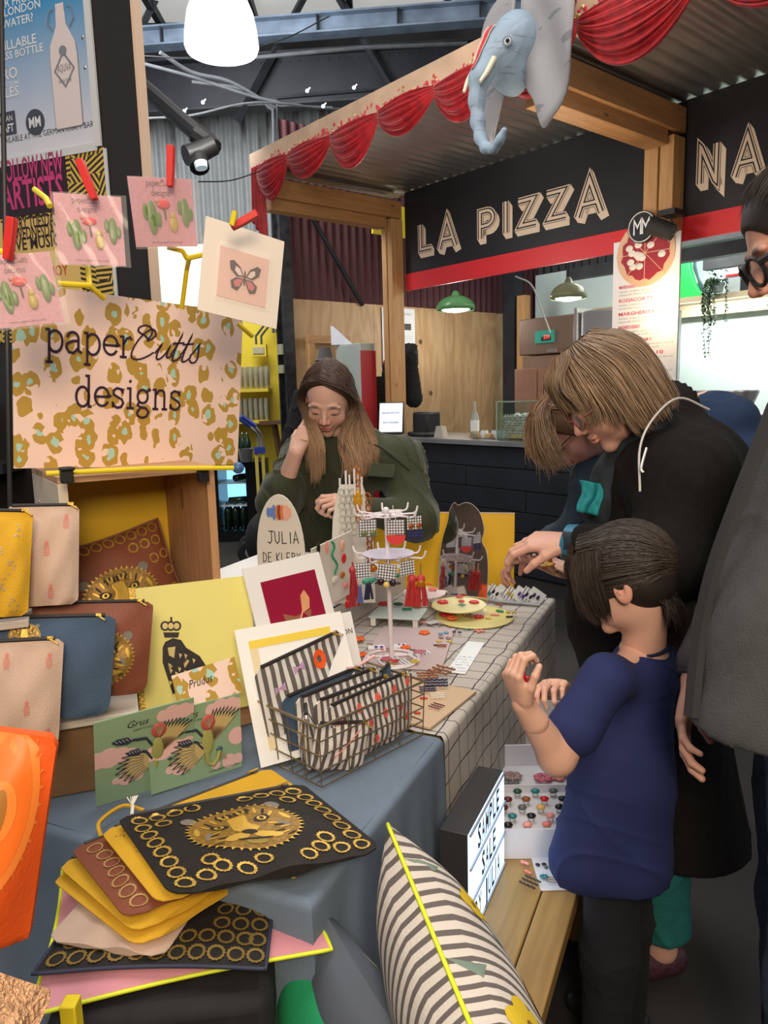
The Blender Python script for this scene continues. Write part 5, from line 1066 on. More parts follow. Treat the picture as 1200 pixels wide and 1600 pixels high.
YR = M('yellow_rod',(.80,.62,.02),.4)
def rod(pts,label,r=.0045,tip=None):
    b = MB(); P = [at(*p) for p in pts]; b.tube(P,r,8)
    if tip: b.ball(P[-1],r * 2.6,1)
    b.build('plastic_rod',[YR,M('blue_foil',(.05,.12,.28),.35)],label=label,cat='rod')
rod([(72,740,1.42),(230,732,1.50),(372,731,1.62)],'yellow plastic rod along the foot of the leopard print sign',.005,True)
rod([(90,443,1.35),(140,446,1.38),(162,466,1.42)],'yellow branching rod below the middle pink card',.005)
rod([(140,446,1.40),(136,400,1.44),(152,372,1.46)],'yellow rod rising behind the middle pink card',.005)
rod([(284,482,1.6),(292,420,1.56),(296,402,1.5)],'yellow upright rod between the top pink card and the butterfly card',.005)
rod([(292,404,1.52),(285,392,1.5),(262,386,1.5)],'short yellow rod arm below the top pink card',.005); rod([(296,403,1.5),(318,398,1.48),(330,396,1.47)],'short yellow rod arm beside the butterfly card',.005)
rod([(372,506,1.6),(395,526,1.6)],'yellow rod end poking out at the right of the sign',.005); rod([(362,352,1.33),(367,330,1.33)],'yellow peg stub above the butterfly card',.005)
rod([(54,296,1.33),(72,310,1.31),(78,322,1.3)],'yellow rod end left of the middle pink card',.005); rod([(-10,390,1.2),(8,395,1.2)],'yellow rod end beside the lowest pink card',.005)
PC = M('pink_glitter_card',(.62,.30,.35),.6,0,.1,160); CEL = M('cellophane',(1,.95,.95),.08,alpha=.14); RPEG = M('red_peg',(.66,.02,.015),.45)
def cactus(b,x,z,k,mi): b.ball((x,-.003,z),(.007 * k,.003,.022 * k),mi,n=8,m=6); b.ball((x - .009 * k,-.003,z + .008 * k),(.004 * k,.003,.011 * k),mi,n=8,m=6); b.ball((x + .009 * k,-.003,z - .002 * k),(.004 * k,.003,.010 * k),mi,n=8,m=6)
def pinkcard(BL,BR,TL,d,dr,lab):
    X_,w,h = quad(BL,BR,TL,dl=d,dr=dr); o = mthing('brooch_card',lab,'card',X_,'pink brooch cards pegged on the string')
    b = MB(); b.bx(0,w,0,.0012,0,h); b.build('card',PC,o)
    b = MB(); logo(b,w * .26,h * .88,w * .052,-.0006,second=True,w=.16)
    put_text(b,'www.paperCutts.com',w * .5,h * .05,w * .035,-.0006,0,w=w * .5,align='c'); b.build('print',M('grey_purple_ink',(.16,.07,.10),.6),o)
    for i,(fx,fz,k) in enumerate(((.30,.42,1.15),(.84,.50,1.0))):
        b = MB(); cactus(b,w * fx,h * fz,k * w / .105,0); b.build('cactus_brooch',M('cactus_green',(.14,.23,.05),.35),o)
    b = MB(); k = w / .105; b.ball((w * .63,-.003,h * .33),(.007 * k,.003,.012 * k)); b.ball((w * .63,-.003,h * .45),(.005 * k,.003,.006 * k)); b.build('pineapple_brooch',M('pineapple_gold',(.50,.36,.05),.35),o)
    b = MB(); b.ball((w * .50,-.003,h * .62),(.011 * k,.003,.007 * k)); b.ball((w * .41,-.003,h * .67),(.005 * k,.003,.004 * k),1); b.tube([(w * .50,-.003,h * .58),(w * .51,-.003,h * .40)],.0014 * k,5,2); b.tube([(w * .43,-.003,h * .64),(w * .39,-.003,h * .60)],.0015 * k,5,1); b.build('flamingo_brooch',[M('flamingo_red',(.75,.05,.05),.35),M('flamingo_pink',(.62,.25,.2),.4),M('dark_leg',(.10,.08,.05),.5)],o)
    b = MB(); b.grid(lambda u,v: (-.004 + (w + .012) * u,-.008 - .003 * math.sin(9 * u + 5 * v),-.004 + (h + .004) * v),10,10); b.build('cellophane_sleeve',CEL,o,smooth=4); return o,X_,w,h
def peg(pa,pb,d,lab,cat='clothes peg'):
    A,B = at(*pa,d),at(*pb,d); z = (A - B); L = z.length; z /= L; y = Vector((0,1,0)); x = y.cross(z).normalized(); y = z.cross(x)
    X_ = Matrix(((x.x,y.x,z.x,B.x),(x.y,y.y,z.y,B.y),(x.z,y.z,z.z,B.z),(0,0,0,1))); o = mthing('clothes_peg',lab,cat,X_,'red clothes pegs holding the cards')
    for s in (-1,1): b = MB(); b.prism([(-.0045,0),(.0045,0),(.006,L * .4),(.006,L),(-.006,L),(-.006,L * .4)],s * .0012,s * (.008 if 1 else 0),ax='y'); b.build('jaw',RPEG,o,bevel=.0008)
    b = MB(); b.ring((0,0,L * .42),.0045,.0012,12,5,ax=(1,0,0)); b.build('spring',STEEL,o)
pinkcard((213,386),(309,385),(199,275),1.42,1.50,'highest pink brooch card, hanging right of the posters')
pinkcard((92,412),(197,416),(75,300),1.33,1.37,'middle pink brooch card hanging over the yellow poster')
pinkcard((-12,515),(101,503),(-14,400),1.18,1.22,'lowest pink brooch card at the left edge over the sign')
peg((267,228),(266,292),1.42,'upright red peg on the highest pink card'); peg((124,250),(148,312),1.31,'slanting red peg on the middle pink card'); peg((19,340),(12,406),1.17,'red peg on the lowest pink card'); peg((402,333),(362,356),1.36,'nearly horizontal red peg on the butterfly card')
X_,w,h = quad((309,484),(432,514),(322,337),dl=1.40,dr=1.50)
root = mthing('butterfly_card','hanging cream mount with a small pink butterfly print','card',X_)
b = MB(); b.bx(0,w,0,.002,0,h); b.build('mount',M('cream_mount',(.86,.76,.66),.5),root); b = MB(); b.bx(w * .2,w * .82,-.0015,0,h * .20,h * .74); b.build('print',M('peach_paper',(.80,.52,.42),.5),root)
def butterfly(b,cx,cz,k,y,mats=(0,1,2)):
    for s in (-1,1):
        b.prism([(cx + s * k * a,cz + k * c) for a,c in ((.05,.05),(.3,.55),(.75,.85),(1.0,.75),(.9,.3),(.5,.0))],y,y + .0005,mats[0],ax='y'); b.prism([(cx + s * k * a,cz + k * c) for a,c in ((.15,.1),(.35,.45),(.6,.55),(.65,.3),(.4,.08))],y - .0008,y,mats[1],ax='y')
        b.prism([(cx + s * k * a,cz + k * c) for a,c in ((.05,-.05),(.5,-.05),(.85,-.3),(.75,-.7),(.4,-.8),(.15,-.4))],y,y + .0005,mats[0],ax='y'); b.prism([(cx + s * k * a,cz + k * c) for a,c in ((.12,-.12),(.45,-.14),(.68,-.35),(.55,-.6),(.3,-.55))],y - .0008,y,mats[2],ax='y')
    b.ball((cx,y,cz),(.07 * k,.06 * k,.45 * k),mats[0],n=6,m=5)
b = MB(); butterfly(b,w * .52,h * .46,w * .20,-.0028); b.build('butterfly',[M('butterfly_dark',(.08,.04,.03),.6),M('butterfly_cream',(.80,.62,.55),.6),M('butterfly_rose',(.62,.16,.16),.6)],root)
b = MB(); b.grid(lambda u,v: (w * (.16 + .7 * u),-.006 - .002 * math.sin(7 * u + 4 * v),h * (.16 + .62 * v)),8,8); b.build('cellophane_sleeve',CEL,root,smooth=4)

# ================================================================== POUCHES
def tuft(x,z): return (1 - abs(2 * x - 1) ** 3.0) * (1 - abs(2 * z - 1) ** 3.0)
class Pouch:
    """zipped pouch standing or lying: x right, z up towards the zip, -y front"""
    def __init__(s,w,h,th,taper=.04,sag=.0,seed=0,cushion=False): s.w,s.h,s.th,s.tp,s.sg,s.sd,s.cu = w,h,th,taper,sag,seed,cushion; s.shr = 0
    def pt(s,u,v,side):
        u = min(1,max(0,u)); v = min(1,max(0,v))
        w,h = s.w,s.h
        if s.cu:
            f = tuft(u,v) ** .55; pin = .055; x = (u - .5) * w * (1 - pin * math.sin(PI * v)); z = (v - .5) * h * (1 - pin * math.sin(PI * u)) + h / 2; wr = .0025 * math.sin(u * 17 + s.sd) * math.sin(v * 13)
            return (x,side * (s.th / 2 * f + wr * f + .001),z)
        cr = .10 * w; x = (u - .5) * w; z = v * h
        # rounded corners
        for cz,s_ in ((0,1),(h,-1)):
            d = abs(z - cz)
            if d < cr * (.5 if cz else 1): r_ = cr * (.5 if cz else 1); e = r_ - math.sqrt(max(0,r_ * r_ - (r_ - d) ** 2)); x *= 1 - 2 * e / w
        x *= 1 - s.tp * (1 - v) * 2
        belly = (math.sin(PI * min(1,(v * .93 + .07)) ** .8) ** .8 if v < .99 else .1) * (1 - abs(2 * u - 1) ** 4) ; wr = .0022 * (math.sin(u * 9 + v * 7 + s.sd) + math.sin(u * 15 - v * 11 + s.sd * 2)) * (1 - abs(2 * u - 1) ** 3)
        return (x - s.shr * z,side * (s.th / 2 * max(.1,belly) + wr * (v < .95)),z - s.sg * h * math.sin(PI * u) * v)
    def body(s,mat,root,piping=None,n=26):
        b = MB(); b.grid(lambda u,v: s.pt(u,v,-1),n,n); b.grid(lambda u,v: s.pt(1 - u,v,1),n,n)
        # side walls joining the two faces
        def rim(t,k):
            q = t * 4; e = int(q) % 4; f = q - int(q); u,v = ((f,0),(1,f),(1 - f,1),(0,1 - f))[e]; a = s.pt(u,v,-1); c = s.pt(u,v,1); return tuple(a[i] * (1 - k) + c[i] * k for i in range(3))
        b.grid(rim,4 * (n - 1),2,cu=True); o = b.build('body',mat,root,smooth=4)
        if piping:
            b = MB(); P = [rim(i / 100,.5) for i in range(100)]; b.tube(P,.0032,6,closed=True); b.build('piping',piping,root,smooth=4)
        return o
    def zip(s,root,mat=None,pull=GOLD):
        b = MB(); P = []
        for i in range(21): a = s.pt(.03 + .94 * i / 20,1,-1); P.append((a[0],0,a[2] + .0015))
        b.tube(P,.0042,6,flat=1.0); b.build('zip',mat or M('black_zip',(.02,.015,.015),.5),root)
        b = MB(); x,y,z = P[19]; b.box((x,-.004,z + .002),(.010,.004,.005)); b.tube([(x,-.006,z),(x + .012,-.012,z - .008)],.0016,5); b.build('zip_pull',pull,root)
    def on(s,u,v,lift=.0012,side=-1):
        p = s.pt(u,v,side); return (p[0],p[1] + side * lift,p[2])
    def patch(s,mb,pts,mi=0,lift=.0012,side=-1):
        us,vs_ = [q[0] for q in pts],[q[1] for q in pts]; cu,cv = sum(us) / len(us),sum(vs_) / len(vs_); ext = max((max(us) - min(us)) * s.w,(max(vs_) - min(vs_)) * s.h); nr = 6 if ext > .06 else (2 if ext > .018 else 0)
        if nr == 0: mb.add([s.on(u,v,lift,side) for u,v in pts],[tuple(range(len(pts)))],mi); return
        n = len(pts); V = [s.on(cu,cv,lift,side)] + [s.on(cu + (u - cu) * k / nr,cv + (v - cv) * k / nr,lift,side) for k in range(1,nr + 1) for u,v in pts]
        mb.add(V,[(0,1 + i,1 + (i + 1) % n) for i in range(n)] + [(1 + k * n + i,1 + (k + 1) * n + i,1 + (k + 1) * n + (i + 1) % n,1 + k * n + (i + 1) % n) for k in range(nr - 1) for i in range(n)],mi)
    def ringp(s,mb,u,v,r,mi=0,wd=.3,n=14,squ=1.0):
        a = r / s.w; c = r / s.h * squ
        i_ = [(u + a * math.cos(2 * PI * k / n),v + c * math.sin(2 * PI * k / n)) for k in range(n)]; o_ = [(u + a * (1 - wd) * math.cos(2 * PI * k / n),v + c * (1 - wd) * math.sin(2 * PI * k / n)) for k in range(n)]
        vs = [s.on(x,y,.0016) for x,y in i_] + [s.on(x,y,.0012) for x,y in o_]; mb.add(vs,[(k,(k + 1) % n,n + (k + 1) % n,n + k) for k in range(n)],mi)
        # stitched outer fringe
        for k in range(0,n): 
            q = 2 * PI * k / n; x,y = u + a * 1.08 * math.cos(q),v + c * 1.08 * math.sin(q); mb.add([s.on(u + a * .97 * math.cos(q - .12),v + c * .97 * math.sin(q - .12),.0018),s.on(x,y,.0018),s.on(u + a * .97 * math.cos(q + .12),v + c * .97 * math.sin(q + .12),.0018)],[(0,1,2)],mi)
    def tiger(s,root,u,v,r,flip=1,part='tiger_embroidery'):
        mb = MB(); a = r / s.w; c = r / s.h * flip
        def el(x,y,rx,ry,n=18,a0=0): return [(u + a * (x + rx * math.cos(2 * PI * k / n) * math.cos(a0) - ry * math.sin(2 * PI * k / n) * math.sin(a0)),v + c * (y + rx * math.cos(2 * PI * k / n) * math.sin(a0) + ry * math.sin(2 * PI * k / n) * math.cos(a0))) for k in range(n)]
        for k in range(44):
            q = 2 * PI * k / 44; x,y = 1.0 * math.cos(q),.78 * math.sin(q); mb.add([s.on(u + a * x * .97,v + c * y * .97,.0022),s.on(u + a * 1.06 * math.cos(q + .03),v + c * .84 * math.sin(q + .03),.0018),s.on(u + a * .97 * math.cos(q + .08),v + c * .97 * .78 * math.sin(q + .08),.0022)],[(0,1,2)],1)
        s.patch(mb,el(0,0,.98,.76,32),0,.0015); s.patch(mb,el(-.80,.60,.14,.13),4,.0017); s.patch(mb,el(.80,.60,.14,.13),4,.0017)
        s.patch(mb,[(u + a * x,v + c * y) for x,y in ((-.16,.42),(.16,.42),(.24,-.08),(.12,-.2),(-.12,-.2),(-.24,-.08))],1,.0022)
        for sx in (-1,1):
            s.patch(mb,el(sx * .40,.18,.17,.10,14,sx * .35),3,.0021); s.patch(mb,el(sx * .40,.18,.09,.07,12),1,.0024); s.patch(mb,el(sx * .40,.18,.04,.045,10),3,.0027)
            s.patch(mb,el(sx * .28,-.34,.26,.11,14,-sx * .3),1,.0022); s.patch(mb,el(sx * .70,-.10,.05,.17,12,sx * .5),4,.0021); s.patch(mb,el(sx * .82,.14,.05,.15,12,sx * .3),1,.0021)
            for j in range(7): 
                q = (.55 + j * .22); x,y = .72 * math.cos(q),.60 * math.sin(q) * .92; s.patch(mb,el(sx * x,y,.11,.028,10,sx * (q + .3)),3 if j % 2 else 1,.0023)
            for j in range(6): s.patch(mb,el(sx * (.52 + .07 * (j % 3)),-.02 - j * .09,.10,.022,10,sx * (-.3 + .1 * j)),3 if j % 2 else 1,.0023)
            for j in range(3): s.patch(mb,el(sx * .12 * (j + .4),.52 + .03 * j,.025,.09,8,sx * .3),3,.0023)
        s.patch(mb,el(0,-.20,.15,.08,12),3,.0026); s.patch(mb,el(0,-.52,.20,.10,12),2,.0024); s.patch(mb,el(0,-.44,.34,.035,12),3,.0027)
        return mb.build(part,[M('tiger_bronze',(.30,.17,.035),.45,.3,.35,160),M('tiger_gold',(.68,.43,.07),.4,.4),M('tiger_olive',(.30,.22,.04),.5),M('tiger_black',(.02,.015,.012),.6),M('tiger_grey',(.20,.18,.15),.5)],root,smooth=0)
def pineapple(p,mb,u,v,k,mi=0,crown=True):
    a = k / p.w; c = k / p.h
    for i in range(-2,3):
        wd = (1 - (i / 3.2) ** 2) ** .5 * .55
        for j in range(3):
            x = (j - 1) * wd * .62; s = .17; p.patch(mb,[(u + a * (x - s),v + c * i * .36),(u + a * x,v + c * (i * .36 - .16)),(u + a * (x + s),v + c * i * .36),(u + a * x,v + c * (i * .36 + .16))],mi)
    for j,(dx,dz) in enumerate(((-.5,.55),(0,.8),(.5,.55),(-.25,.75),(.25,.75))): p.patch(mb,[(u - a * .16,v + c * .88),(u + a * .16,v + c * .88),(u + a * dx * .7,v + c * (.9 + dz))],mi,.0014)
CREAMC = fabric('cream_canvas',(.56,.40,.31),.05); YELC = fabric('yellow_canvas',(.66,.37,.02),.05); BRWN = M('rust_leatherette',(.22,.065,.032),.55,0,.06,10,.15,250); NAVYD = fabric('denim_blue',(.055,.095,.16),.12,300)
PINE_PR = M('coral_print',(.66,.20,.16),.7)
BLK = M('black_canvas',(.012,.009,.008),.7,0,.3,60,.2,300)
def upright(px0,px1,d0,d1,hh,th,lean,name,lab,**k):
    X_,w,h = vquad(px0,px1,d0,d1,hh,lean); o = mthing(name,lab,'pouch',X_ @ Matrix.Translation((w / 2,0,0))); return o,Pouch(w,hh,th,**k),w
def upl(top0,top1,d0,d1,H,th,lean,name,lab,**k):
    """stand a pouch from the pixels of its zip ends"""
    a,c = at(*top0,d0),at(*top1,d1); m = (a + c) / 2; x = c - a; w = x.length; x /= w; y0 = Vector((-x.y,x.x,0)).normalized(); up = (Vector((0,0,1)) * math.cos(lean) + y0 * math.sin(lean)); up = (up - x * up.dot(x)).normalized(); y = up.cross(x)
    o_ = m - up * H; X_ = Matrix(((x.x,y.x,up.x,o_.x),(x.y,y.y,up.y,o_.y),(x.z,y.z,up.z,o_.z),(0,0,0,1)))
    o = mthing(name,lab,'pouch',X_); return o,Pouch(w,H,th,**k),w
# back cream pineapple pouch
o,p,w = upl((10,792),(124,790),1.33,1.37,.180,.05,.22,'zip_pouch','cream pouch with coral pineapples behind the yellow pouch',seed=1)
p.body(CREAMC,o); p.zip(o); b = MB(); [pineapple(p,b,u,v,.011) for u,v in ((.82,.82),(.32,.52),(.55,.55),(.60,.12),(.15,.85))]; b.build('pineapple_print',PINE_PR,o,smooth=0,kind='stuff')
o,p,w = upl((-60,798),(52,800),1.24,1.28,.178,.05,.18,'zip_pouch','yellow pouch with faint silver prints at the left edge',seed=2)
p.body(YELC,o); p.zip(o)
b = MB()
for u,v in ((.75,.80),(.70,.45),(.75,.10),(.5,.6),(.6,.28)):
    for k in range(7): uu,vv = u + random.uniform(-.07,.07),v + random.uniform(-.07,.07); p.patch(b,[(uu,vv),(uu + .05,vv + .01),(uu + .02,vv + .025)],0)
b.build('silver_print',M('silver_print',(.55,.42,.25),.4,.4),o,smooth=0)
# brown tiger pouch
o,p,w = upl((42,944),(240,940),1.34,1.43,.178,.05,.15,'zip_pouch','rust brown pouch with a gold tiger face behind the blue one',seed=3); p.body(BRWN,o); p.zip(o); p.tiger(o,.55,.42,.068)
b = MB(); q = (-w * .36,-.006,.165); b.tube([(-w / 2 + .02,0,.179),(-w / 2 + .045,-.01,.181)],.004,6); b.build('gold_toggle',GOLD,o)
o,p,w = upl((-60,968),(182,962),1.26,1.33,.182,.045,.12,'zip_pouch','denim blue pouch with a yellow tiger head patch',seed=4); p.body(NAVYD,o); p.zip(o); q = p.tiger(o,.40,.84,.026,part='tiger_patch')
o,p,w = upl((-90,1008),(100,998),1.18,1.25,.188,.05,.12,'zip_pouch','cream pouch with coral pineapples in front of the blue pouch',seed=5); p.body(CREAMC,o); p.zip(o); b = MB(); [pineapple(p,b,u,v,.0105) for u,v in ((.88,.80),(.52,.82),(.70,.40),(.9,.12),(.55,.05),(.35,.45))]; b.build('pineapple_print',PINE_PR,o,smooth=0,kind='stuff')
# orange pouch very near
o,p,w = upl((-150,1118),(92,1150),.60,.62,.20,.09,.0,'zip_pouch','bright orange pouch with a pale tiger print at the near left edge',seed=6,taper=-.06)
ORN = M('orange_canvas',(.70,.085,.004),.7,0,.05,12,.1,200); p.body(ORN,o)
b = MB()
for k,(rx,ry,mi) in enumerate(((.21,.36,0),(.17,.30,1),(.10,.13,0),(.045,.10,2))): p.patch(b,[(.74 + rx * math.cos(q * PI / 12),.70 + ry * math.sin(q * PI / 12)) for q in range(24)],mi,.0015 + .0006 * k)
for q in range(30): x,y = .74 + .21 * math.cos(q * PI / 15),.70 + .36 * math.sin(q * PI / 15); p.patch(b,[(x,y),(min(.97,x + .022 * math.cos(q * PI / 15)),y + .03 * math.sin(q * PI / 15)),(x,y + .02)],0,.002)
b.build('tiger_print',[M('pale_orange_print',(.76,.20,.03),.5),M('peach_orange_print',(.72,.14,.012),.5),M('olive_orange_print',(.32,.13,.02),.5)],o,smooth=4)
# white shelf boards below pouches
DPN = M('dark_pine',(.20,.11,.05),.7,0,.3,8)
for i,(a,c,d0,d1,dep,lb) in enumerate((((-60,960),(50,950),1.30,1.34,.12,'upper white shelf board under the yellow and cream pouches'),((-40,1150),(215,1093),1.32,1.42,.10,'lower white shelf board under the brown and blue pouches'))):
    X_,w,h = vquad(a,c,d0,d1,.1); z_ = at(*c,d1).z; X_.translation.z = z_; b = MB(); b.bx(-.1,w,-.08 + .02 * i,dep,-.014,0); b.build('shelf_board',M('white_shelf_paint',(.62,.56,.50),.5),label=lb,cat='shelf board',X=X_,bevel=.002)
    if i == 1: 
        b = MB(); b.bx(-.1,w - .05,-.03,dep,.7495 - z_,-.016); b.build('shelf_crate',[M('dark_pine',(.20,.11,.05),.7,0,.3,8)],label='dark pine crate under the lower white shelf board',cat='crate',X=X_,bevel=.003)
    else: b = MB(); b.bx(-.1,w - .02,.03,dep,.7495 - z_,-.016); b.build('shelf_crate',[M('dark_pine')],label='dark pine crate under the upper white shelf board',cat='crate',X=X_,bevel=.003)
# tiger cushion in the crate
X_ = Matrix.Translation((c0.x,c0.y,.866)) @ rotm(0,0,yawc) @ Matrix.Translation((.17,.13,.03)) @ rotm(-.30,-.20,0)
o = mthing('tiger_cushion','rust cushion with gold rings and a tiger face inside the crate','cushion',X_); p = Pouch(.30,.31,.12,cushion=True,seed=1); p.body(BRWN,o,piping=M('rust_piping',(.25,.10,.06),.6)); p.tiger(o,.48,.52,.088)
b = MB(); RG = [(.08 + .093 * i,.95) for i in range(10)] + [(.10 + .10 * i,.85) for i in (0,1,6,7,8)] + [(.07,y) for y in (.15,.3,.45,.6,.73)] + [(.93,y) for y in (.15,.3,.45,.6,.73)] + [(.83,.72)]
[p.ringp(b,u,v,.0125) for u,v in RG]; b.build('ring_embroidery',GOLD,o,smooth=0,kind='stuff')

# ------------------------------------------------------------------ print boards and cards
def tquad(TL,TR,BL,dl,dr,hh=None):
    a = at(*TL,dl); c = atz(*TR,a.z); x = (c - a); w = x.length; x /= w; q = ray(*BL); t = (a - CAM).dot(x) / q.dot(x); p = CAM + q * t
    if not (.3 < t * q.y < 3.5) or t * q.y > dl + .02 or t * q.y < dl - .30: q2 = at(*BL,dl - .04); v = a - q2; v = v - x * v.dot(x); h = v.length; v /= h
    else: v = a - p; h = v.length; v /= h
    y = v.cross(x); h = hh or h; o_ = a - v * h
    return Matrix(((x.x,y.x,v.x,o_.x),(x.y,y.y,v.y,o_.y),(x.z,y.z,v.z,o_.z),(0,0,0,1))),w,h
X_,w,h = tquad((207,920),(388,899),(240,1100),1.56,1.60,hh=.29)
root = mthing('parrot_board','glossy yellow art board of a crowned black bird behind the green cards','print',X_)
YG = M('yellow_gloss_board',(.82,.74,.24),.28,0,.05,4); b = MB(); b.bx(0,w,0,.004,0,h); b.build('board',YG,root); b = MB(); b.bx(-.008,.004,-.006,.006,-.0,h + .003); b.build('gold_edge',GOLD,root)
iX = X_.inverted(); nrm = Vector((X_[0][1],X_[1][1],X_[2][1]))
def lx(x,y): q = iX @ hitp(x,y,X_.translation,nrm); return q.x,q.z
b = MB(); S = lambda *P: [lx(*q) for q in P]
b.prism(S((258,1003),(270,997),(283,1000),(291,1012),(312,1025),(325,1045),(300,1062),(270,1085),(262,1060),(254,1035),(254,1012)),-.001,-.0002,0,ax='y')
for k in range(26): x,y = random.uniform(262,305),random.uniform(1015,1070); b.prism(S((x,y),(x + 5,y + 2),(x + 2,y + 8)),-.0014,-.001,1,ax='y')
b.prism(S((262,1012),(274,1010),(272,1028),(264,1024)),-.0015,-.001,1,ax='y')
for cxx in (258,267,276): b.prism([(lx(cxx,980)[0] + .010 * math.cos(k * PI / 5),lx(cxx,978)[1] + .011 * math.sin(k * PI / 5)) for k in range(10)],-.0012 - cxx * 1e-6,-.0004,0,ax='y'); b.prism([(lx(cxx,980)[0] + .006 * math.cos(k * PI / 5),lx(cxx,978)[1] + .007 * math.sin(k * PI / 5)) for k in range(10)],-.0022,-.0018,1,ax='y')
b.prism(S((255,988),(280,988),(278,996),(257,996)),-.002,-.0004,0,ax='y'); b.prism(S((266,964),(269,964),(269,972),(266,972)),-.002,-.0004,0,ax='y')
b.build('bird_print',[M('bird_black',(.02,.015,.02),.4),M('bird_gold',(.75,.60,.25),.3,.3)],root)
X_,w,h = tquad((268,1056),(366,1026),(275,1085),1.42,1.45,hh=.075)
root = mthing('leopard_card','small pink card with leopard spots and script behind the green cards','card',X_); b = MB(); b.bx(0,w,0,.002,0,.075); b.build('card',LEO,root); b = MB(); put_text(b,'Prudus',.03,.040,.016,-.001,0,shear=.35,w=.055); b.build('script',INK,root)
GRN = M('sage_green_card',(.24,.36,.22),.45); PKC = M('cloud_pink',(.70,.44,.42),.5)
def greencard(BL,BR,TL,z,lab):
    X_,w,h = quad(BL,BR,TL,z=z); k = w / .17; o = mthing('crane_card',lab,'card',X_,'green cards with crane patches'); b = MB(); b.bx(0,w,0,.003,0,h); b.build('card',GRN,o,bevel=.001)
    b = MB()
    def cl(cx,cz,rs): 
        for i,(dx,r) in enumerate(rs): b.prism([(min(w,max(0,(cx + dx) * w + r * w * math.cos(q * PI / 7))),min(h,max(0,cz * h + r * w * math.sin(q * PI / 7)))) for q in range(14)],-.0008 - i * .00005,-.0002,0,ax='y')
    cl(.08,.55,((-.06,.1),(.06,.12),(.18,.09),(.28,.05))); cl(.78,.88,((-.10,.07),(0,.10),(.12,.09),(.2,.06))); cl(.95,.45,((0,.1),(-.03,.07))); cl(.3,.25,((-.1,.04),(0,.08),(.12,.06))); cl(.85,.14,((-.15,.05),(0,.08),(.1,.06)))
    b.build('cloud_print',PKC,o,kind='stuff')
    b = MB(); put_text(b,'Grus',w * .32,h * .84,.013 * k,-.001,0,shear=.35); put_text(b,'paperCutts',w * .38,h * .79,.005 * k,-.001,0); put_text(b,'www.paperCutts.com',w * .62,h * .06,.005 * k,-.001,0,w=w * .34); b.build('script',INK,o)
    # the crane patch: separate raised pieces
    def feather(b,x,z,ang,L,wd,mi,y=-.0035):
        c,s_ = math.cos(ang),math.sin(ang); P = [(0,0),(.3,.5),(.75,.42),(1,0),(.75,-.42),(.3,-.5)]; b.prism([((x + L * a * c - wd * e * s_) * w,(z + (L * a * s_ + wd * e * c) * w / h) * h) for a,e in P],y,-.0008,mi,ax='y')
    b = MB()
    for i in range(8): a = 2.72 + i * .155; L = .44 - .02 * abs(i - 4); feather(b,.62,.42,a,L,.060,1,-.003); feather(b,.62,.42,a,L * .93,.048,0,-.0036 - i * 2e-5); b.tube([(w * (.62 + .15 * math.cos(a)),-.004,h * .42 + w * .15 * math.sin(a)),(w * (.62 + L * .85 * math.cos(a)),-.004,h * .42 + w * L * .85 * math.sin(a))],.0006,4,1)
    for i in range(8): a = .72 + i * .10; L = .46 - .012 * i; feather(b,.64,.46,a,L,.050,1,-.003); feather(b,.64,.46,a,L * .93,.038,0,-.0036 - i * 2e-5); feather(b,.64,.46,a,L * .5,.03,2,-.0042)
    b.build('wings',[M('feather_gold',(.50,.38,.16),.5),M('feather_outline',(.02,.035,.05),.5),M('feather_brown',(.24,.15,.08),.5)],o)
    b = MB(); b.ball((w * .62,-.003,h * .50),(w * .065,.003,w * .16),0,n=12); b.tube([(w * .60,-.004,h * .38),(w * .60,-.004,h * .22),(w * .66,-.004,h * .17),(w * .72,-.004,h * .25),(w * .74,-.004,h * .34)],.0045 * k,6,0); b.ball((w * .74,-.004,h * .35),(w * .035,.003,w * .03),1)
    b.prism([(w * .74,h * .33),(w * .82,h * .22),(w * .79,h * .20),(w * .76,h * .24)],-.005,-.003,2,ax='y'); b.ball((w * .63,-.004,h * .74),(w * .08,.003,w * .09),3,n=12)
    for i in range(5): b.tube([(w * .63,-.0075,h * .68),(w * (.58 + .025 * i),-.0068,h * .80)],.001,4,2)
    b.build('body_patch',[M('crane_olive',(.33,.33,.10),.45),M('crane_teal',(.03,.10,.12),.45),M('crane_taupe',(.32,.24,.16),.5),M('crane_red',(.45,.08,.06),.5)],o)
    b = MB()
    for x0,zz,L in ((.16,.74,.22),(.30,.575,.17)):
        b.tube([(w * .56,-.003,h * (zz - .16)),(w * .5,-.003,h * (zz - .06)),(w * (x0 + L),-.003,h * (zz - .045))],.0026 * k,5,0); feather(b,x0 + L,zz - .045 * h / h,PI - .12,L,.075,0,-.004)
        for j in range(5): b.tube([(w * (x0 + L * (.9 - .16 * j)),-.005,h * (zz - .03)),(w * (x0 + L * (.78 - .16 * j)),-.005,h * (zz + .0))],.0007,4,1)
    b.build('legs_patch',[M('feather_outline'),M('leg_lilac',(.45,.34,.42),.5)],o)
    return o
greencard((150,1262),(300,1215),(146,1130),.752,'green crane card standing behind, half covered by the other one')
greencard((236,1243),(379,1198),(228,1121),.752,'green crane card standing in front of the other one')

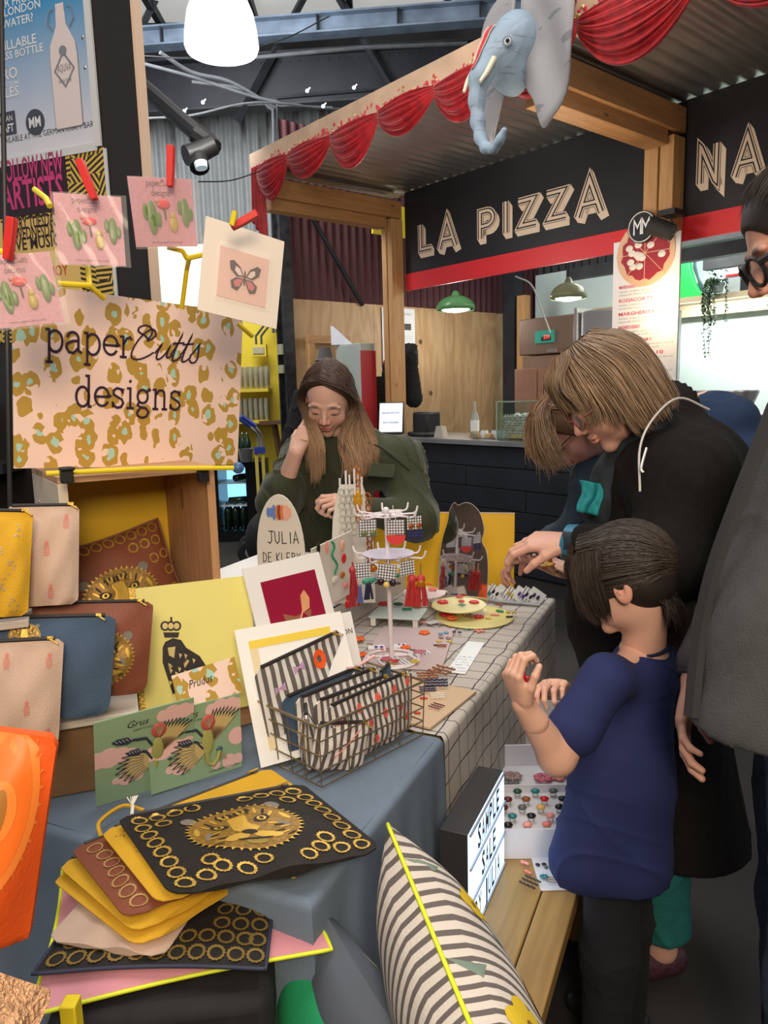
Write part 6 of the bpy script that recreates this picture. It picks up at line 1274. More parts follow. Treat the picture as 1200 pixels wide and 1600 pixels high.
# ------------------------------------------------------------------ prints in the basket
def mount(BL,BR,TL,z,lab,inner,extra=None,dl=None,dr=None,hh=None):
    X_,w,h = tquad(TL,BR,BL,dl,dr,hh)
    o = mthing('mounted_print',lab,'print',X_); b = MB(); b.bx(0,w,0,.002,0,h); b.build('mount',M('off_white_mount',(.84,.82,.79),.5),o)
    return o,X_,w,h
o,X_,w,h = mount((402,985),(498,862),(378,889),None,'white mounted print with a crimson panel and gold butterfly',None,dl=1.60,dr=1.60,hh=.24)
b = MB(); b.bx(w * .17,w * .88,-.001,0,h * .36,h * .84); b.build('panel',M('crimson_paper',(.30,.008,.04),.4),o)
b = MB(); cx,cz,k = w * .58,h * .46,w * .15
b.prism([(cx,cz),(cx + k * .2,cz + k * 1.2),(cx + k * .6,cz + k * 1.5),(cx + k * .9,cz + k * .9),(cx + k * .7,cz + k * .2)],-.002,-.001,0,ax='y'); b.prism([(cx,cz),(cx - k * .6,cz - k * .1),(cx - k * 1.6,cz + k * .3),(cx - k * 1.5,cz - k * .4),(cx - k * .6,cz - k * .6)],-.002,-.001,1,ax='y'); b.prism([(cx + k * .1,cz),(cx + k * .8,cz + k * .1),(cx + k * .6,cz - k * .5)],-.002,-.001,1,ax='y'); b.tube([(cx - k * .3,-.002,cz - k * .4),(cx + k * .1,-.002,cz + k * .2)],.002,5,0)
b.build('butterfly',[M('gold_coral',(.72,.34,.16),.4),M('bronze_print',(.30,.12,.06),.5)],o)
o,X_,w,h = mount((408,1200),(532,955),(366,985),None,'front white mounted print with a yellow strip in the wire basket',None,dl=1.52,dr=1.52)
b = MB(); b.bx(w * .10,w * .86,-.001,0,h * .84,h * .90); b.build('yellow_strip',M('yellow_print',(.82,.60,.07),.5),o); b = MB(); b.bx(w * .10,w * .17,-.001,0,h * .1,h * .84); b.build('side_strip',M('pale_gold_print',(.75,.62,.38),.5),o)  # yellow strip on top, pale gold strip down the left
o,X_,w,h = mount((430,1170),(548,955),(395,988),None,'second mounted print behind the front one, black lettering at its corner',None,dl=1.56,dr=1.56)
b = MB(); put_text(b,'ON',w * .92,h * .80,.012,-.001,0,align='c'); b.build('print',INK,o)
# ------------------------------------------------------------------ wire basket with striped pouches
bl_,br_,rn_ = atz(425,1192,.752),atz(512,1222,.752),atz(655,1148,.752)
root = thing('wire_basket','open brass wire basket full of striped pouches','basket',br_,math.atan2((rn_ - br_).y,(rn_ - br_).x))
WL = (rn_ - br_).length; WD = .165; HB = .125; BR = M('brass_wire',(.36,.29,.18),.3,.85)
iR = root.matrix_world.inverted()
def bpt(t,z):
    fl = 1 + .10 * z / HB; x0,x1,y0,y1 = -.012 * fl * 2,WL * (1 + .03 * z / HB),-.01 * fl,WD * fl; q = t * 4; e = int(q) % 4; f = q - int(q); return ((x0 + (x1 - x0) * f,y0),(x1,y0 + (y1 - y0) * f),(x1 - (x1 - x0) * f,y1),(x0,y1 - (y1 - y0) * f))[e] + (z,)
for i,z in enumerate((.003,.035,.066,.096,HB)):
    b = MB(); P = [bpt(k / 48,z) for k in range(48)]; b.tube(P,.0016 if i < 4 else .0028,6,closed=True); b.build('rim_wire' if i == 4 else 'side_wire',BR,root)
for k in range(16): b = MB(); b.tube([bpt(k / 16,.003),bpt(k / 16,HB)],.0013,5); b.build('upright_wire',BR,root)
for k in range(8): b = MB(); y = WD * (k + .5) / 8; b.tube([(-.02,y,.003),(WL,y,.003)],.0013,5); b.build('base_wire',BR,root)
m,n_,l_,bs_,o_ = nodes_mat('ticking_stripe',.85,0,.25,350); s_ = fsep(n_,l_,o_); st_ = fmath(n_,l_,'LESS_THAN',fmath(n_,l_,'PINGPONG',fmath(n_,l_,'ADD',fmath(n_,l_,'MULTIPLY',s_[0],62),fmath(n_,l_,'MULTIPLY',fnoise(n_,l_,o_,9,1),.5)),.5),.24)
l_.new(fmix(n_,l_,st_,(.72,.67,.62),(.11,.09,.085)),bs_.inputs['Base Color']); TICK = m
m,n_,l_,bs_,o_ = nodes_mat('ticking_stripe_wide',.85,0,.25,350); s_ = fsep(n_,l_,o_); st_ = fmath(n_,l_,'LESS_THAN',fmath(n_,l_,'PINGPONG',fmath(n_,l_,'MULTIPLY',s_[0],48),.5),.26)
l_.new(fmix(n_,l_,st_,(.76,.73,.70),(.14,.125,.12)),bs_.inputs['Base Color']); TICK2 = m
CORP = M('coral_flower',(.80,.12,.10),.6)
RB = root.matrix_world
def bpouch(x,y,w,h,th,lean,yaw,roll,mat,lab,seed,z=.004):
    o = mthing('zip_pouch',lab,'pouch',RB @ Matrix.Translation((x,y,z)) @ rotm(lean,roll,yaw),'striped pouches in the wire basket'); p = Pouch(w,h,th,taper=.02,seed=seed); p.body(mat,o,n=18); p.zip(o); return o,p
o,p = bpouch(WL * .56,.028,WL * .95,.135,.035,.02,0,-.02,TICK,'striped pouch with coral flowers at the front of the wire basket',1)
b = MB()
for (u,v) in ((.12,.72),(.34,.80),(.55,.84),(.75,.85),(.93,.86),(.42,.52),(.62,.55),(.20,.35),(.48,.22),(.80,.52),(.10,.10),(.90,.30)):
    for k in range(4): q = 1.57 * k; p.patch(b,[(u + (.034 * math.cos(q + e)) * (1 if abs(e) < .1 else .85),v + .075 * math.sin(q + e)) for e in (-.7,0,.7)] + [(u,v)],0)
    p.patch(b,[(u - .004,v + .03),(u + .018,v + .075),(u + .022,v + .05)],0)
b.build('flower_print',CORP,o,smooth=0,kind='stuff')
bpouch(WL * .50,.062,WL * .88,.130,.03,.0,.04,.05,TICK,'second striped pouch behind the flowered one',2); bpouch(WL * .46,.090,WL * .9,.138,.03,-.03,.0,.0,TICK2,'third striped pouch with a gold zip in the basket',3); bpouch(WL * .42,.115,WL * .85,.138,.028,-.06,-.03,-.04,NAVYD,'dark denim pouch among the striped ones in the basket',4)
o,p = bpouch(WL * .36,.142,WL * .92,.212,.03,-.08,0,-.10,TICK2,'tallest striped pouch with an orange letter patch at the back',5)
b = MB(); n = 24; R_,r_ = .019,.007; pp = lambda r,k: p.on(.66 + r * .95 / p.w * math.cos(2 * PI * k / n),.83 + r * 1.1 / p.h * math.sin(2 * PI * k / n),.003)
b.add([pp(R_,k) for k in range(n)] + [pp(r_,k) for k in range(n)],[(k,(k + 1) % n,n + (k + 1) % n,n + k) for k in range(n)]); b.build('letter_o_patch',M('neon_orange',(.95,.12,.02),.5),o)
b = MB(); [p.patch(b,[(u,v),(u + .05,v + .05),(u + .11,v + .01),(u + .11,v + .10),(u + .05,v + .06),(u,v + .09)],0,.002) for u,v in ((.36,.80),(.14,.68))]; b.build('bow_print',M('lilac_print',(.50,.30,.50),.6),o,smooth=0)
bpouch(-.002 + WL * .10,.085,.10,.120,.035,-.02,.9,0,TICK,'small striped pouch at the left end of the basket',6); bpouch(WL * .93,.075,.08,.135,.03,-.05,.5,.06,NAVYD,'folded denim pouch at the right end of the basket',7)
o,p = bpouch(WL * .16,.022,.12,.095,.03,.03,-.35,.2,TICK,'small striped pouch with a pink ribbon at the left front',8)
b = MB(); b.grid(lambda u,v: (.02 - .045 * u + .008 * v,-.024 - .004 * math.sin(3 * u),.085 - .055 * u + .008 * v),6,2); b.build('ribbon_pull',M('pink_leather',(.85,.25,.24),.5),o,solid=.002)
for i,(x,y,z,rr) in enumerate(((WL * .70,.12,.150,.3),(WL * .15,.13,.105,-.2),(WL * .78,.10,.165,-.4))): b = MB(); b.box((0,0,0),(.045,.010,.004),R=rotm(0,rr,rr)); b.build('leather_tag',M('pale_pink_leather',(.68,.40,.40),.5),label=['pink leather tag in the middle of the basket','lilac pink tag at the left of the basket','pale tag on the highest zip at the right of the basket'][i],cat='tag',X=RB @ Matrix.Translation((x,y,z)),bevel=.001)

# ------------------------------------------------------------------ stack of flat pouches
def flatp(bl,tl,z,w,h,name,lab,mat,th=.022,cushion=False,piping=None,seed=0,cat='pouch',zipm=None,tiltx=0,tilty=0,left=False,shr=0):
    a,c = atz(*bl,z),atz(*tl,z); x = (c - a); x.z = 0; x.normalize(); yaw = math.atan2(x.y,x.x) - (PI / 2 if left else 0)
    X_ = Matrix.Translation(a) @ rotm(0,0,yaw) @ rotm(tiltx,tilty,0) @ Matrix.Translation((w / 2,0,-th / 2)) @ rotm(-PI / 2,0,0)
    o = mthing(name,lab,cat,X_); p = Pouch(w,h,th,taper=0,seed=seed,cushion=cushion); p.shr = shr; p.body(mat,o,piping=piping)
    if not cushion: p.zip(o,zipm)
    return o,p
# note: lying face up, local -y is up
o,p = flatp((268,1392),(584,1322),.800,.325,.25,'flat_pouch','black pouch with gold rings and a tiger face on top of the pile',BLK,.024,seed=3,tilty=-.0,shr=.32)
p.tiger(o,.50,.50,.088,flip=1)
b = MB(); RG = [(.09 + .09 * i,.90) for i in range(4)] + [(.64 + .09 * i,.90) for i in range(4)] + [(.08,.90 - .115 * i) for i in range(1,8)] + [(.93,.90 - .115 * i) for i in range(1,8)] + [(.18,.78),(.83,.78),(.18,.10),(.27,.14),(.36,.08),(.46,.13),(.83,.10),(.74,.14),(.66,.08),(.24,.22),(.80,.22)]
[p.ringp(b,u,v,.0135) for u,v in RG]; b.build('ring_embroidery',GOLD,o,smooth=0,kind='stuff')
b = MB(); x,y,z = p.on(.03,1.0); b.tube([(x,y,z),(x + .002,y - .01,z + .012)],.003,5); [b.tube([(x + .002,y - .01,z + .012),(x + random.uniform(-.008,.012),y - .012,z + .04)],.0008,4) for _ in range(10)]; b.build('white_tassel',M('white_thread',(.75,.72,.62),.7),o)
YELF = fabric('yellow_canvas_flat',(.66,.37,.02),.05)
o,p = flatp((250,1408),(146,1280),.785,.330,.25,'flat_pouch','yellow pouch directly beneath the black tiger pouch',YELF,.020,seed=4,left=True)
b = MB()
for u,v in ((.08,.86),(.10,.60),(.14,.40),(.09,.2)):
    for k in range(12): uu,vv = u + random.uniform(-.045,.045),v + random.uniform(-.05,.05); p.patch(b,[(uu,vv),(uu + .02,vv + .004),(uu + .008,vv + .012)],0)
b.build('grey_print',M('khaki_print',(.30,.22,.05),.6),o,smooth=0)
o,p = flatp((198,1430),(96,1302),.768,.30,.235,'flat_pouch','rust brown pouch with a column of gold rings in the pile',BRWN,.020,seed=5,left=True)
b = MB(); [p.ringp(b,.10 + .02 * math.sin(i),.88 - .128 * i,.0135,0,.22) for i in range(7)]; b.build('ring_embroidery',M('tan_thread',(.50,.30,.12),.5,.3),o,smooth=0,kind='stuff')
b = MB(); x,y,z = p.on(.02,1.0); b.tube(smooth_path([(x + .03,y,z),(x + .04,y - .01,z + .03),(x + .09,y - .012,z + .05),(x + .12,y,z + .03)]),.0035,6); b.build('wrist_loop',YELF,o)
def yprint(p,o):
    b = MB()
    for u,v in ((.12,.80),(.14,.42),(.3,.2),(.5,.12)):
        for k in range(12): uu,vv = u + random.uniform(-.05,.05),v + random.uniform(-.05,.05); p.patch(b,[(uu,vv),(uu + .02,vv + .004),(uu + .008,vv + .012)],0)
    b.build('grey_print',M('khaki_print'),o,smooth=0)
o,p = flatp((214,1454),(80,1338),.752,.335,.25,'flat_pouch','yellow pouch below the rust brown one in the pile',YELF,.018,seed=6,left=True); yprint(p,o)
o,p = flatp((218,1476),(72,1362),.738,.34,.255,'flat_pouch','lowest yellow pouch in the pile, on the cream one',YELF,.018,seed=7,left=True)
o,p = flatp((70,1462),(278,1492),.722,.19,.25,'flat_pouch','cream canvas pouch showing beneath the lowest yellow one',CREAMC,.016,seed=8)
b = MB()
for k in range(14): uu,vv = .80 + random.uniform(-.07,.07),.20 + random.uniform(-.06,.06); p.patch(b,[(uu,vv),(uu + .03,vv + .02),(uu + .012,vv - .006)],0)
b.build('green_print',M('leaf_print',(.16,.32,.14),.6),o,smooth=0)
o,p = flatp((50,1512),(420,1504),.712,.33,.36,'flat_cushion_cover','large black cushion cover with dull gold rings under the pile',BLK,.020,cushion=True,piping=M('navy_piping',(.03,.035,.07),.6),seed=2,cat='cushion')
b = MB(); RG = [(.07 + .088 * i,.055) for i in range(11)] + [(.10 + .088 * i,.14) for i in range(10)] + [(.95,.14 + .085 * i) for i in range(10)] + [(.86,.22 + .085 * i) for i in range(4)] + [(.77,.22 + .09 * i) for i in range(3)]
[p.ringp(b,u,v,.0135) for u,v in RG]; b.build('ring_embroidery',M('dull_gold_thread',(.26,.17,.04),.45,.4),o,smooth=0,kind='stuff')
NEON = M('neon_yellow_piping',(.72,.80,.03),.5)
o,p = flatp((40,1578),(496,1478),.692,.42,.34,'pink_cushion','pink cushion with neon yellow piping at the bottom of the pile',fabric('pink_cotton',(.66,.28,.33),.04),.022,cushion=True,piping=NEON,seed=3,cat='cushion')
q = atz(270,1560,.66); b = MB(); b.bx(-.17,.14,-.03,.36,0,.115); b.build('cushion_stack',[M('black_velvet',(.012,.011,.012),.8,0,.3,20)],label='dark folded cushion under the pink one',cat='cushion',X=Matrix.Translation((q.x,q.y,.552)) @ rotm(0,0,.12),bevel=.02)
b = MB(); b.bx(-.22,.14,-.05,.36,0,.55); b.build('storage_box',M('grey_box',(.10,.11,.12),.7,0,.2,4),label='dark grey box holding up the pile of cushions',cat='box',X=Matrix.Translation((q.x,q.y,0)) @ rotm(0,0,.12),bevel=.004)
b = MB(); q2 = at(458,1362,1.08); b.box((0,0,0),(.006,.002,.022)); b.build('tape_strip',M('yellow_tape',(.75,.60,.05),.5),label='short yellow tape strip hanging at the edge of the blue cloth',cat='tape',X=Matrix.Translation(q2))
# bottom-left: sequin pouch and a yellow corner
o,p,w = upl((-60,1500),(84,1548),.55,.57,.16,.05,.6,'sequin_pouch','pale gold sequin fabric at the bottom left corner',seed=9)
p.body(M('sequin_gold',(.62,.36,.20),.35,.5,.35,120,.8,260),o)
q = at(104,1578,.74); b = MB(); b.bx(-.009,.009,0,.02,-.1,.003); b.build('yellow_crate',YR,label='yellow painted edge at the bottom left under the pile',cat='crate',X=Matrix.Translation(q),bevel=.002)

# ------------------------------------------------------------------ standing cushions near the bench
m,n_,l_,bs_,o_ = nodes_mat('zebra_stripe',.85,0,.2,300); s_ = fsep(n_,l_,o_)
dd = fmath(n_,l_,'ADD',fmath(n_,l_,'MULTIPLY',s_[0],46),fmath(n_,l_,'MULTIPLY',fnoise(n_,l_,o_,3.0,2),5.0)); dd = fmath(n_,l_,'ADD',dd,fmath(n_,l_,'MULTIPLY',s_[2],14))
st_ = fmath(n_,l_,'LESS_THAN',fmath(n_,l_,'PINGPONG',dd,.5),.21)
vo = n_.new('ShaderNodeTexVoronoi'); vo.inputs['Scale'].default_value = 7; l_.new(o_,vo.inputs['Vector'])
yf = fmath(n_,l_,'LESS_THAN',fmath(n_,l_,'ADD',vo.outputs['Distance'],fmath(n_,l_,'MULTIPLY',fnoise(n_,l_,o_,40,1),.12)),.22); sel = fmath(n_,l_,'GREATER_THAN',fsep(n_,l_,vo.outputs['Color'])[0],.68)
c_ = fmix(n_,l_,st_,(.60,.54,.48),(.12,.10,.095)); c_ = fmix(n_,l_,fmath(n_,l_,'MULTIPLY',yf,sel),c_,(.66,.46,.02)); l_.new(c_,bs_.inputs['Base Color']); ZEB = m
def cushion_at(p0,p1,L,th,lab,mat,pip,yaw_extra=0,lean=0,seed=0,name='cushion'):
    """cushion on edge, its top seam running from p0 to p1 (near)"""
    x = (p1 - p0); x.normalize(); z = Vector((0,0,1)); z = (z - x * z.dot(x)).normalized(); y = z.cross(x); X_ = Matrix(((x.x,y.x,z.x,p0.x),(x.y,y.y,z.y,p0.y),(x.z,y.z,z.z,p0.z),(0,0,0,1))) @ rotm(lean,0,0) @ Matrix.Translation((L / 2,0,-L))
    o = mthing(name,lab,'cushion',X_); p = Pouch(L,L,th,cushion=True,seed=seed); p.body(mat,o,piping=pip,n=36); return o,p
o,p = cushion_at(atz(606,1288,.86),atz(735,1600,.82),.44,.18,'large zebra striped cushion with a neon yellow seam leaning by the bench',ZEB,NEON,lean=.30,seed=2)
def blooms(o,p,spots,side=1):
    b = MB()
    for u,v,r in spots:
        for k in range(5): q = k * 1.257 + u * 9; p.patch(b,[(u + r * (.62 * math.cos(q) + .5 * math.cos(a)) / p.w,v + r * (.62 * math.sin(q) + .5 * math.sin(a)) / p.h) for a in [j * PI / 5 for j in range(10)]],0,.0014 + k * .0001,side)
        p.patch(b,[(u + .22 * r * math.cos(a) / p.w,v + .22 * r * math.sin(a) / p.h) for a in [j * PI / 4 for j in range(8)]],1,.0024,side)
        p.patch(b,[(u - r * 1.5 / p.w,v + .1),(u - r * 2.6 / p.w,v + .14),(u - r * 2.1 / p.w,v + .08)],2,.0014,side)
    b.build('flower_print',[M('mustard_bloom',(.66,.46,.02),.8),M('bloom_centre',(.20,.12,.02),.8),M('sage_leaf',(.16,.22,.18),.8)],o,smooth=0,kind='stuff')
blooms(o,p,((.74,.87,.034),(.30,.86,.024),(.55,.70,.03)))
GNC = fabric('green_cotton',(.01,.26,.10),.05); m,n_,l_,bs_,o_ = nodes_mat('slate_cushion',.85,0,.2,300)
vo = n_.new('ShaderNodeTexVoronoi'); vo.inputs['Scale'].default_value = 8; l_.new(o_,vo.inputs['Vector']); yf = fmath(n_,l_,'LESS_THAN',vo.outputs['Distance'],.17); sel = fmath(n_,l_,'GREATER_THAN',fsep(n_,l_,vo.outputs['Color'])[0],.6)
l_.new(fmix(n_,l_,fmath(n_,l_,'MULTIPLY',yf,sel),(.085,.10,.13),(.60,.45,.02)),bs_.inputs['Base Color'])
o,p = cushion_at(atz(500,1415,.70),atz(620,1600,.66),.36,.13,'slate blue cushion with yellow flowers beside the zebra one',m,None,seed=5); blooms(o,p,((.45,.84,.026),(.2,.7,.022),(.75,.75,.022)))
cushion_at(atz(470,1422,.66),atz(548,1602,.62),.34,.15,'emerald green cushion with neon piping at the bottom',GNC,NEON,seed=6)
cushion_at(atz(365,1562,.58),atz(415,1640,.56),.30,.12,'small zebra striped cushion at the bottom centre',ZEB,NEON,seed=7)

# ------------------------------------------------------------------ bench, lightbox, trays
root = tt('bench','low pine plank bench beside the table','bench',.16,.45,0); LB = 1.95; PL = wood('bench_pine',(.42,.26,.09),(.26,.14,.045),1,.9,.4)
for i,(x0,x1) in enumerate(((-.20,-.06),(-.057,.055),(.058,.13))): b = MB(); b.bx(x0,x1,-1.05,.62,.36,.40); b.build('plank',PL,root,bevel=.003)
for y in (-.9,0,.5):
    b = MB(); b.bx(-.17,.10,y,y + .04,.0,.36); b.build('trestle_leg',PL,root)
b = MB(); b.bx(-.17,.10,-1.0,.6,.31,.358); b.build('rail',PL,root)
A,B = atz(733,1305,.635),atz(788,1203,.635); A.z = B.z = .4005; x = (B - A); Lx = x.length; yaw = math.atan2(x.y,x.x)
root = thing('light_box','lit cinema light box with changeable letters reading SAMPLE SALE','light box',A,yaw)
Dp = .062; Hh = .234
b = MB(); b.bx(0,Lx,.004,Dp,0,Hh); b.build('case',M('dark_case',(.03,.03,.033),.5),root,bevel=.0015)
b = MB(); b.bx(.004,Lx - .004,.0,.004,.004,Hh - .004); b.build('lit_panel',M('light_box_glow',(.50,.76,1.0),.5,emit=1.9),root)
b = MB()
for z in (0,Hh / 3,Hh * 2 / 3,Hh - .004): b.bx(0,Lx,-.004,0,z,z + .004)
b.build('letter_rail',M('clear_rail',(.30,.33,.42),.3),root)
for r_,(t_,al) in enumerate((('SAMPLE',.20),('SALE',.30),('BY JULIA',.10))):
    xx = Lx * al; zz = Hh * (2 - r_) / 3 + .014
    for ch in t_:
        if ch != ' ': b = MB(); put_text(b,ch,xx,zz,.050,-.0015,w=.024 if ch != 'I' else .007,offset=.03); b.build('letter_tile',M('letter_black',(.012,.02,.035),.5),root,smooth=0)
        xx += .029 if ch not in ' I' else .016
# trays on the bench
def on_tr(px,py,z): return atz(px,py,z)
c = atz(850,1262,.47); root = thing('ring_tray','shallow white box of coloured rings on the bench','tray',(c.x,c.y,.401),YT + .40)
WB = M('white_box_card',(.70,.69,.74),.5)
for q in ((-.13,.13,-.10,.10,0,.055),): b = MB(); b.bx(*q); b.build('base',WB,root,bevel=.002)
b = MB(); b.bx(-.13,.13,-.103,-.098,.0,.075); b.bx(-.13,.13,.098,.103,0,.075); b.bx(-.133,-.128,-.1,.1,0,.075); b.bx(.128,.133,-.1,.1,0,.075); b.build('rim',WB,root)
cols = ['navy','darkgreen','teal','grey','black','plum','brown','red','black','red','plum','grey','gold','black','green','teal','black','pink','darkgreen','mustard','black','pink','coral','navy','black']; R0 = root.matrix_world
cn = {'navy': 'navy','darkgreen': 'dark green','teal': 'teal','grey': 'grey','black': 'black','plum': 'plum','brown': 'brown','red': 'red','gold': 'gold','green': 'green','pink': 'pink','mustard': 'mustard','coral': 'coral'}
rn = ['back','second','middle','fourth','front']; cl_ = ['first','second','third','fourth','fifth']
for k in range(25):
    i,j = k % 5,k // 5; cm = cols[k]; b = MB(); b.ball((0,0,.016),(.0115,.0085,.007),0,n=12,m=7); b.ring((0,0,.006),.007,.0014,12,5,1,ax=(0,1,0))
    b.build('ring',[M('acrylic_' + cm,ACR[cm],.25),STEEL],label='%s oval ring, %s from the left in the %s row of the white box' % (cn[cm],cl_[i],rn[j]),cat='ring',group='rings in the white box',X=R0 @ Matrix.Translation((-.10 + i * .046 + (j % 2) * .016,.075 - j * .038,.0555)),smooth=4)
c = atz(790 + 50,1225,.46); root = thing('brooch_tray','white lidded tray of large flower brooches behind the ring box','tray',(c.x,c.y,.401),YT + .40); b = MB(); b.bx(-.135,.135,-.05,.12,0,.05); b.build('base',WB,root,bevel=.002); b = MB(); b.bx(-.135,.135,.12,.126,0,.11); b.build('lid',WB,root)
for i,(dx,dy,col,sh,lb) in enumerate(((-.06,.04,'taupe','petals','taupe'),(-.08,.0,'grey','sticks','grey'),(.02,.03,'rosy','petals','rosy'),(.06,.05,'pink','flower','pink'))):
    b = MB(); SHP[sh](b,.03); b.build('brooch',M('acrylic_' + col,ACR[col],.25),label=lb + ' coloured brooch in the tray behind the ring box',cat='brooch',X=root.matrix_world @ Matrix.Translation((dx,dy,.058)),smooth=4)
o = flat_board('display_sheet','white sheet of loose earrings in front of the ring box','sheet',(845,1392),(915,1391),(788,1318),WB,.003,.4015)
zs = .4045
for a in ((833,1330,'flower','red',.014,'red splat earring at the back of the bench sheet'),(870,1338,'oval','red',.018,'red oval earring at the right of the bench sheet'),(820,1350,'blob','pink',.014,'pink blob earring at the left of the bench sheet'),(825,1364,'blob','coral',.012,'coral pink blob earring lower at the left of the bench sheet'),
          (845,1352,'twin','black',.012,'black petal pair in the middle of the bench sheet'),(858,1357,'twin','grey',.012,'dark grey petal pair in the middle of the bench sheet'),(850,1372,'petals','teal',.012,'teal flower earring at the front of the bench sheet'),(862,1377,'sticks','taupe',.012,'taupe twig earring at the front of the bench sheet'),(828,1382,'sticks','black',.020,'black branch earring at the front corner of the bench sheet'),(796,1330,'oval','grey',.014,'grey oval earring at the far left of the bench sheet'),(872,1366,'oval','green',.009,'green bead at the right of the bench sheet')):
    ear(a[0],a[1],zs,*a[2:],yaw=random.uniform(-.6,.6))
c = atz(862,1108,.50); root = thing('far_tray','open white box at the far end of the bench','tray',(c.x,c.y,.401),YT + .3); b = MB(); b.bx(-.09,.12,-.07,.09,0,.02); b.bx(-.09,.12,.085,.09,.02,.09); b.bx(-.09,-.085,-.07,.09,.02,.09); b.bx(.115,.12,-.07,.09,.02,.09); b.bx(-.09,.12,-.07,-.065,.02,.09); b.build('box',WB,root)
b = MB()
for k in range(26): b.ball((random.uniform(-.07,.1),random.uniform(-.05,.07),.03 + random.uniform(0,.02)),random.uniform(.006,.011),random.randint(0,2),n=8,m=5)
b.build('jewellery',[M('gold_bits',(.65,.42,.25),.25,.8),M('pale_bits',(.66,.6,.55),.3),M('dark_bits',(.06,.06,.05),.4)],root,kind='stuff')

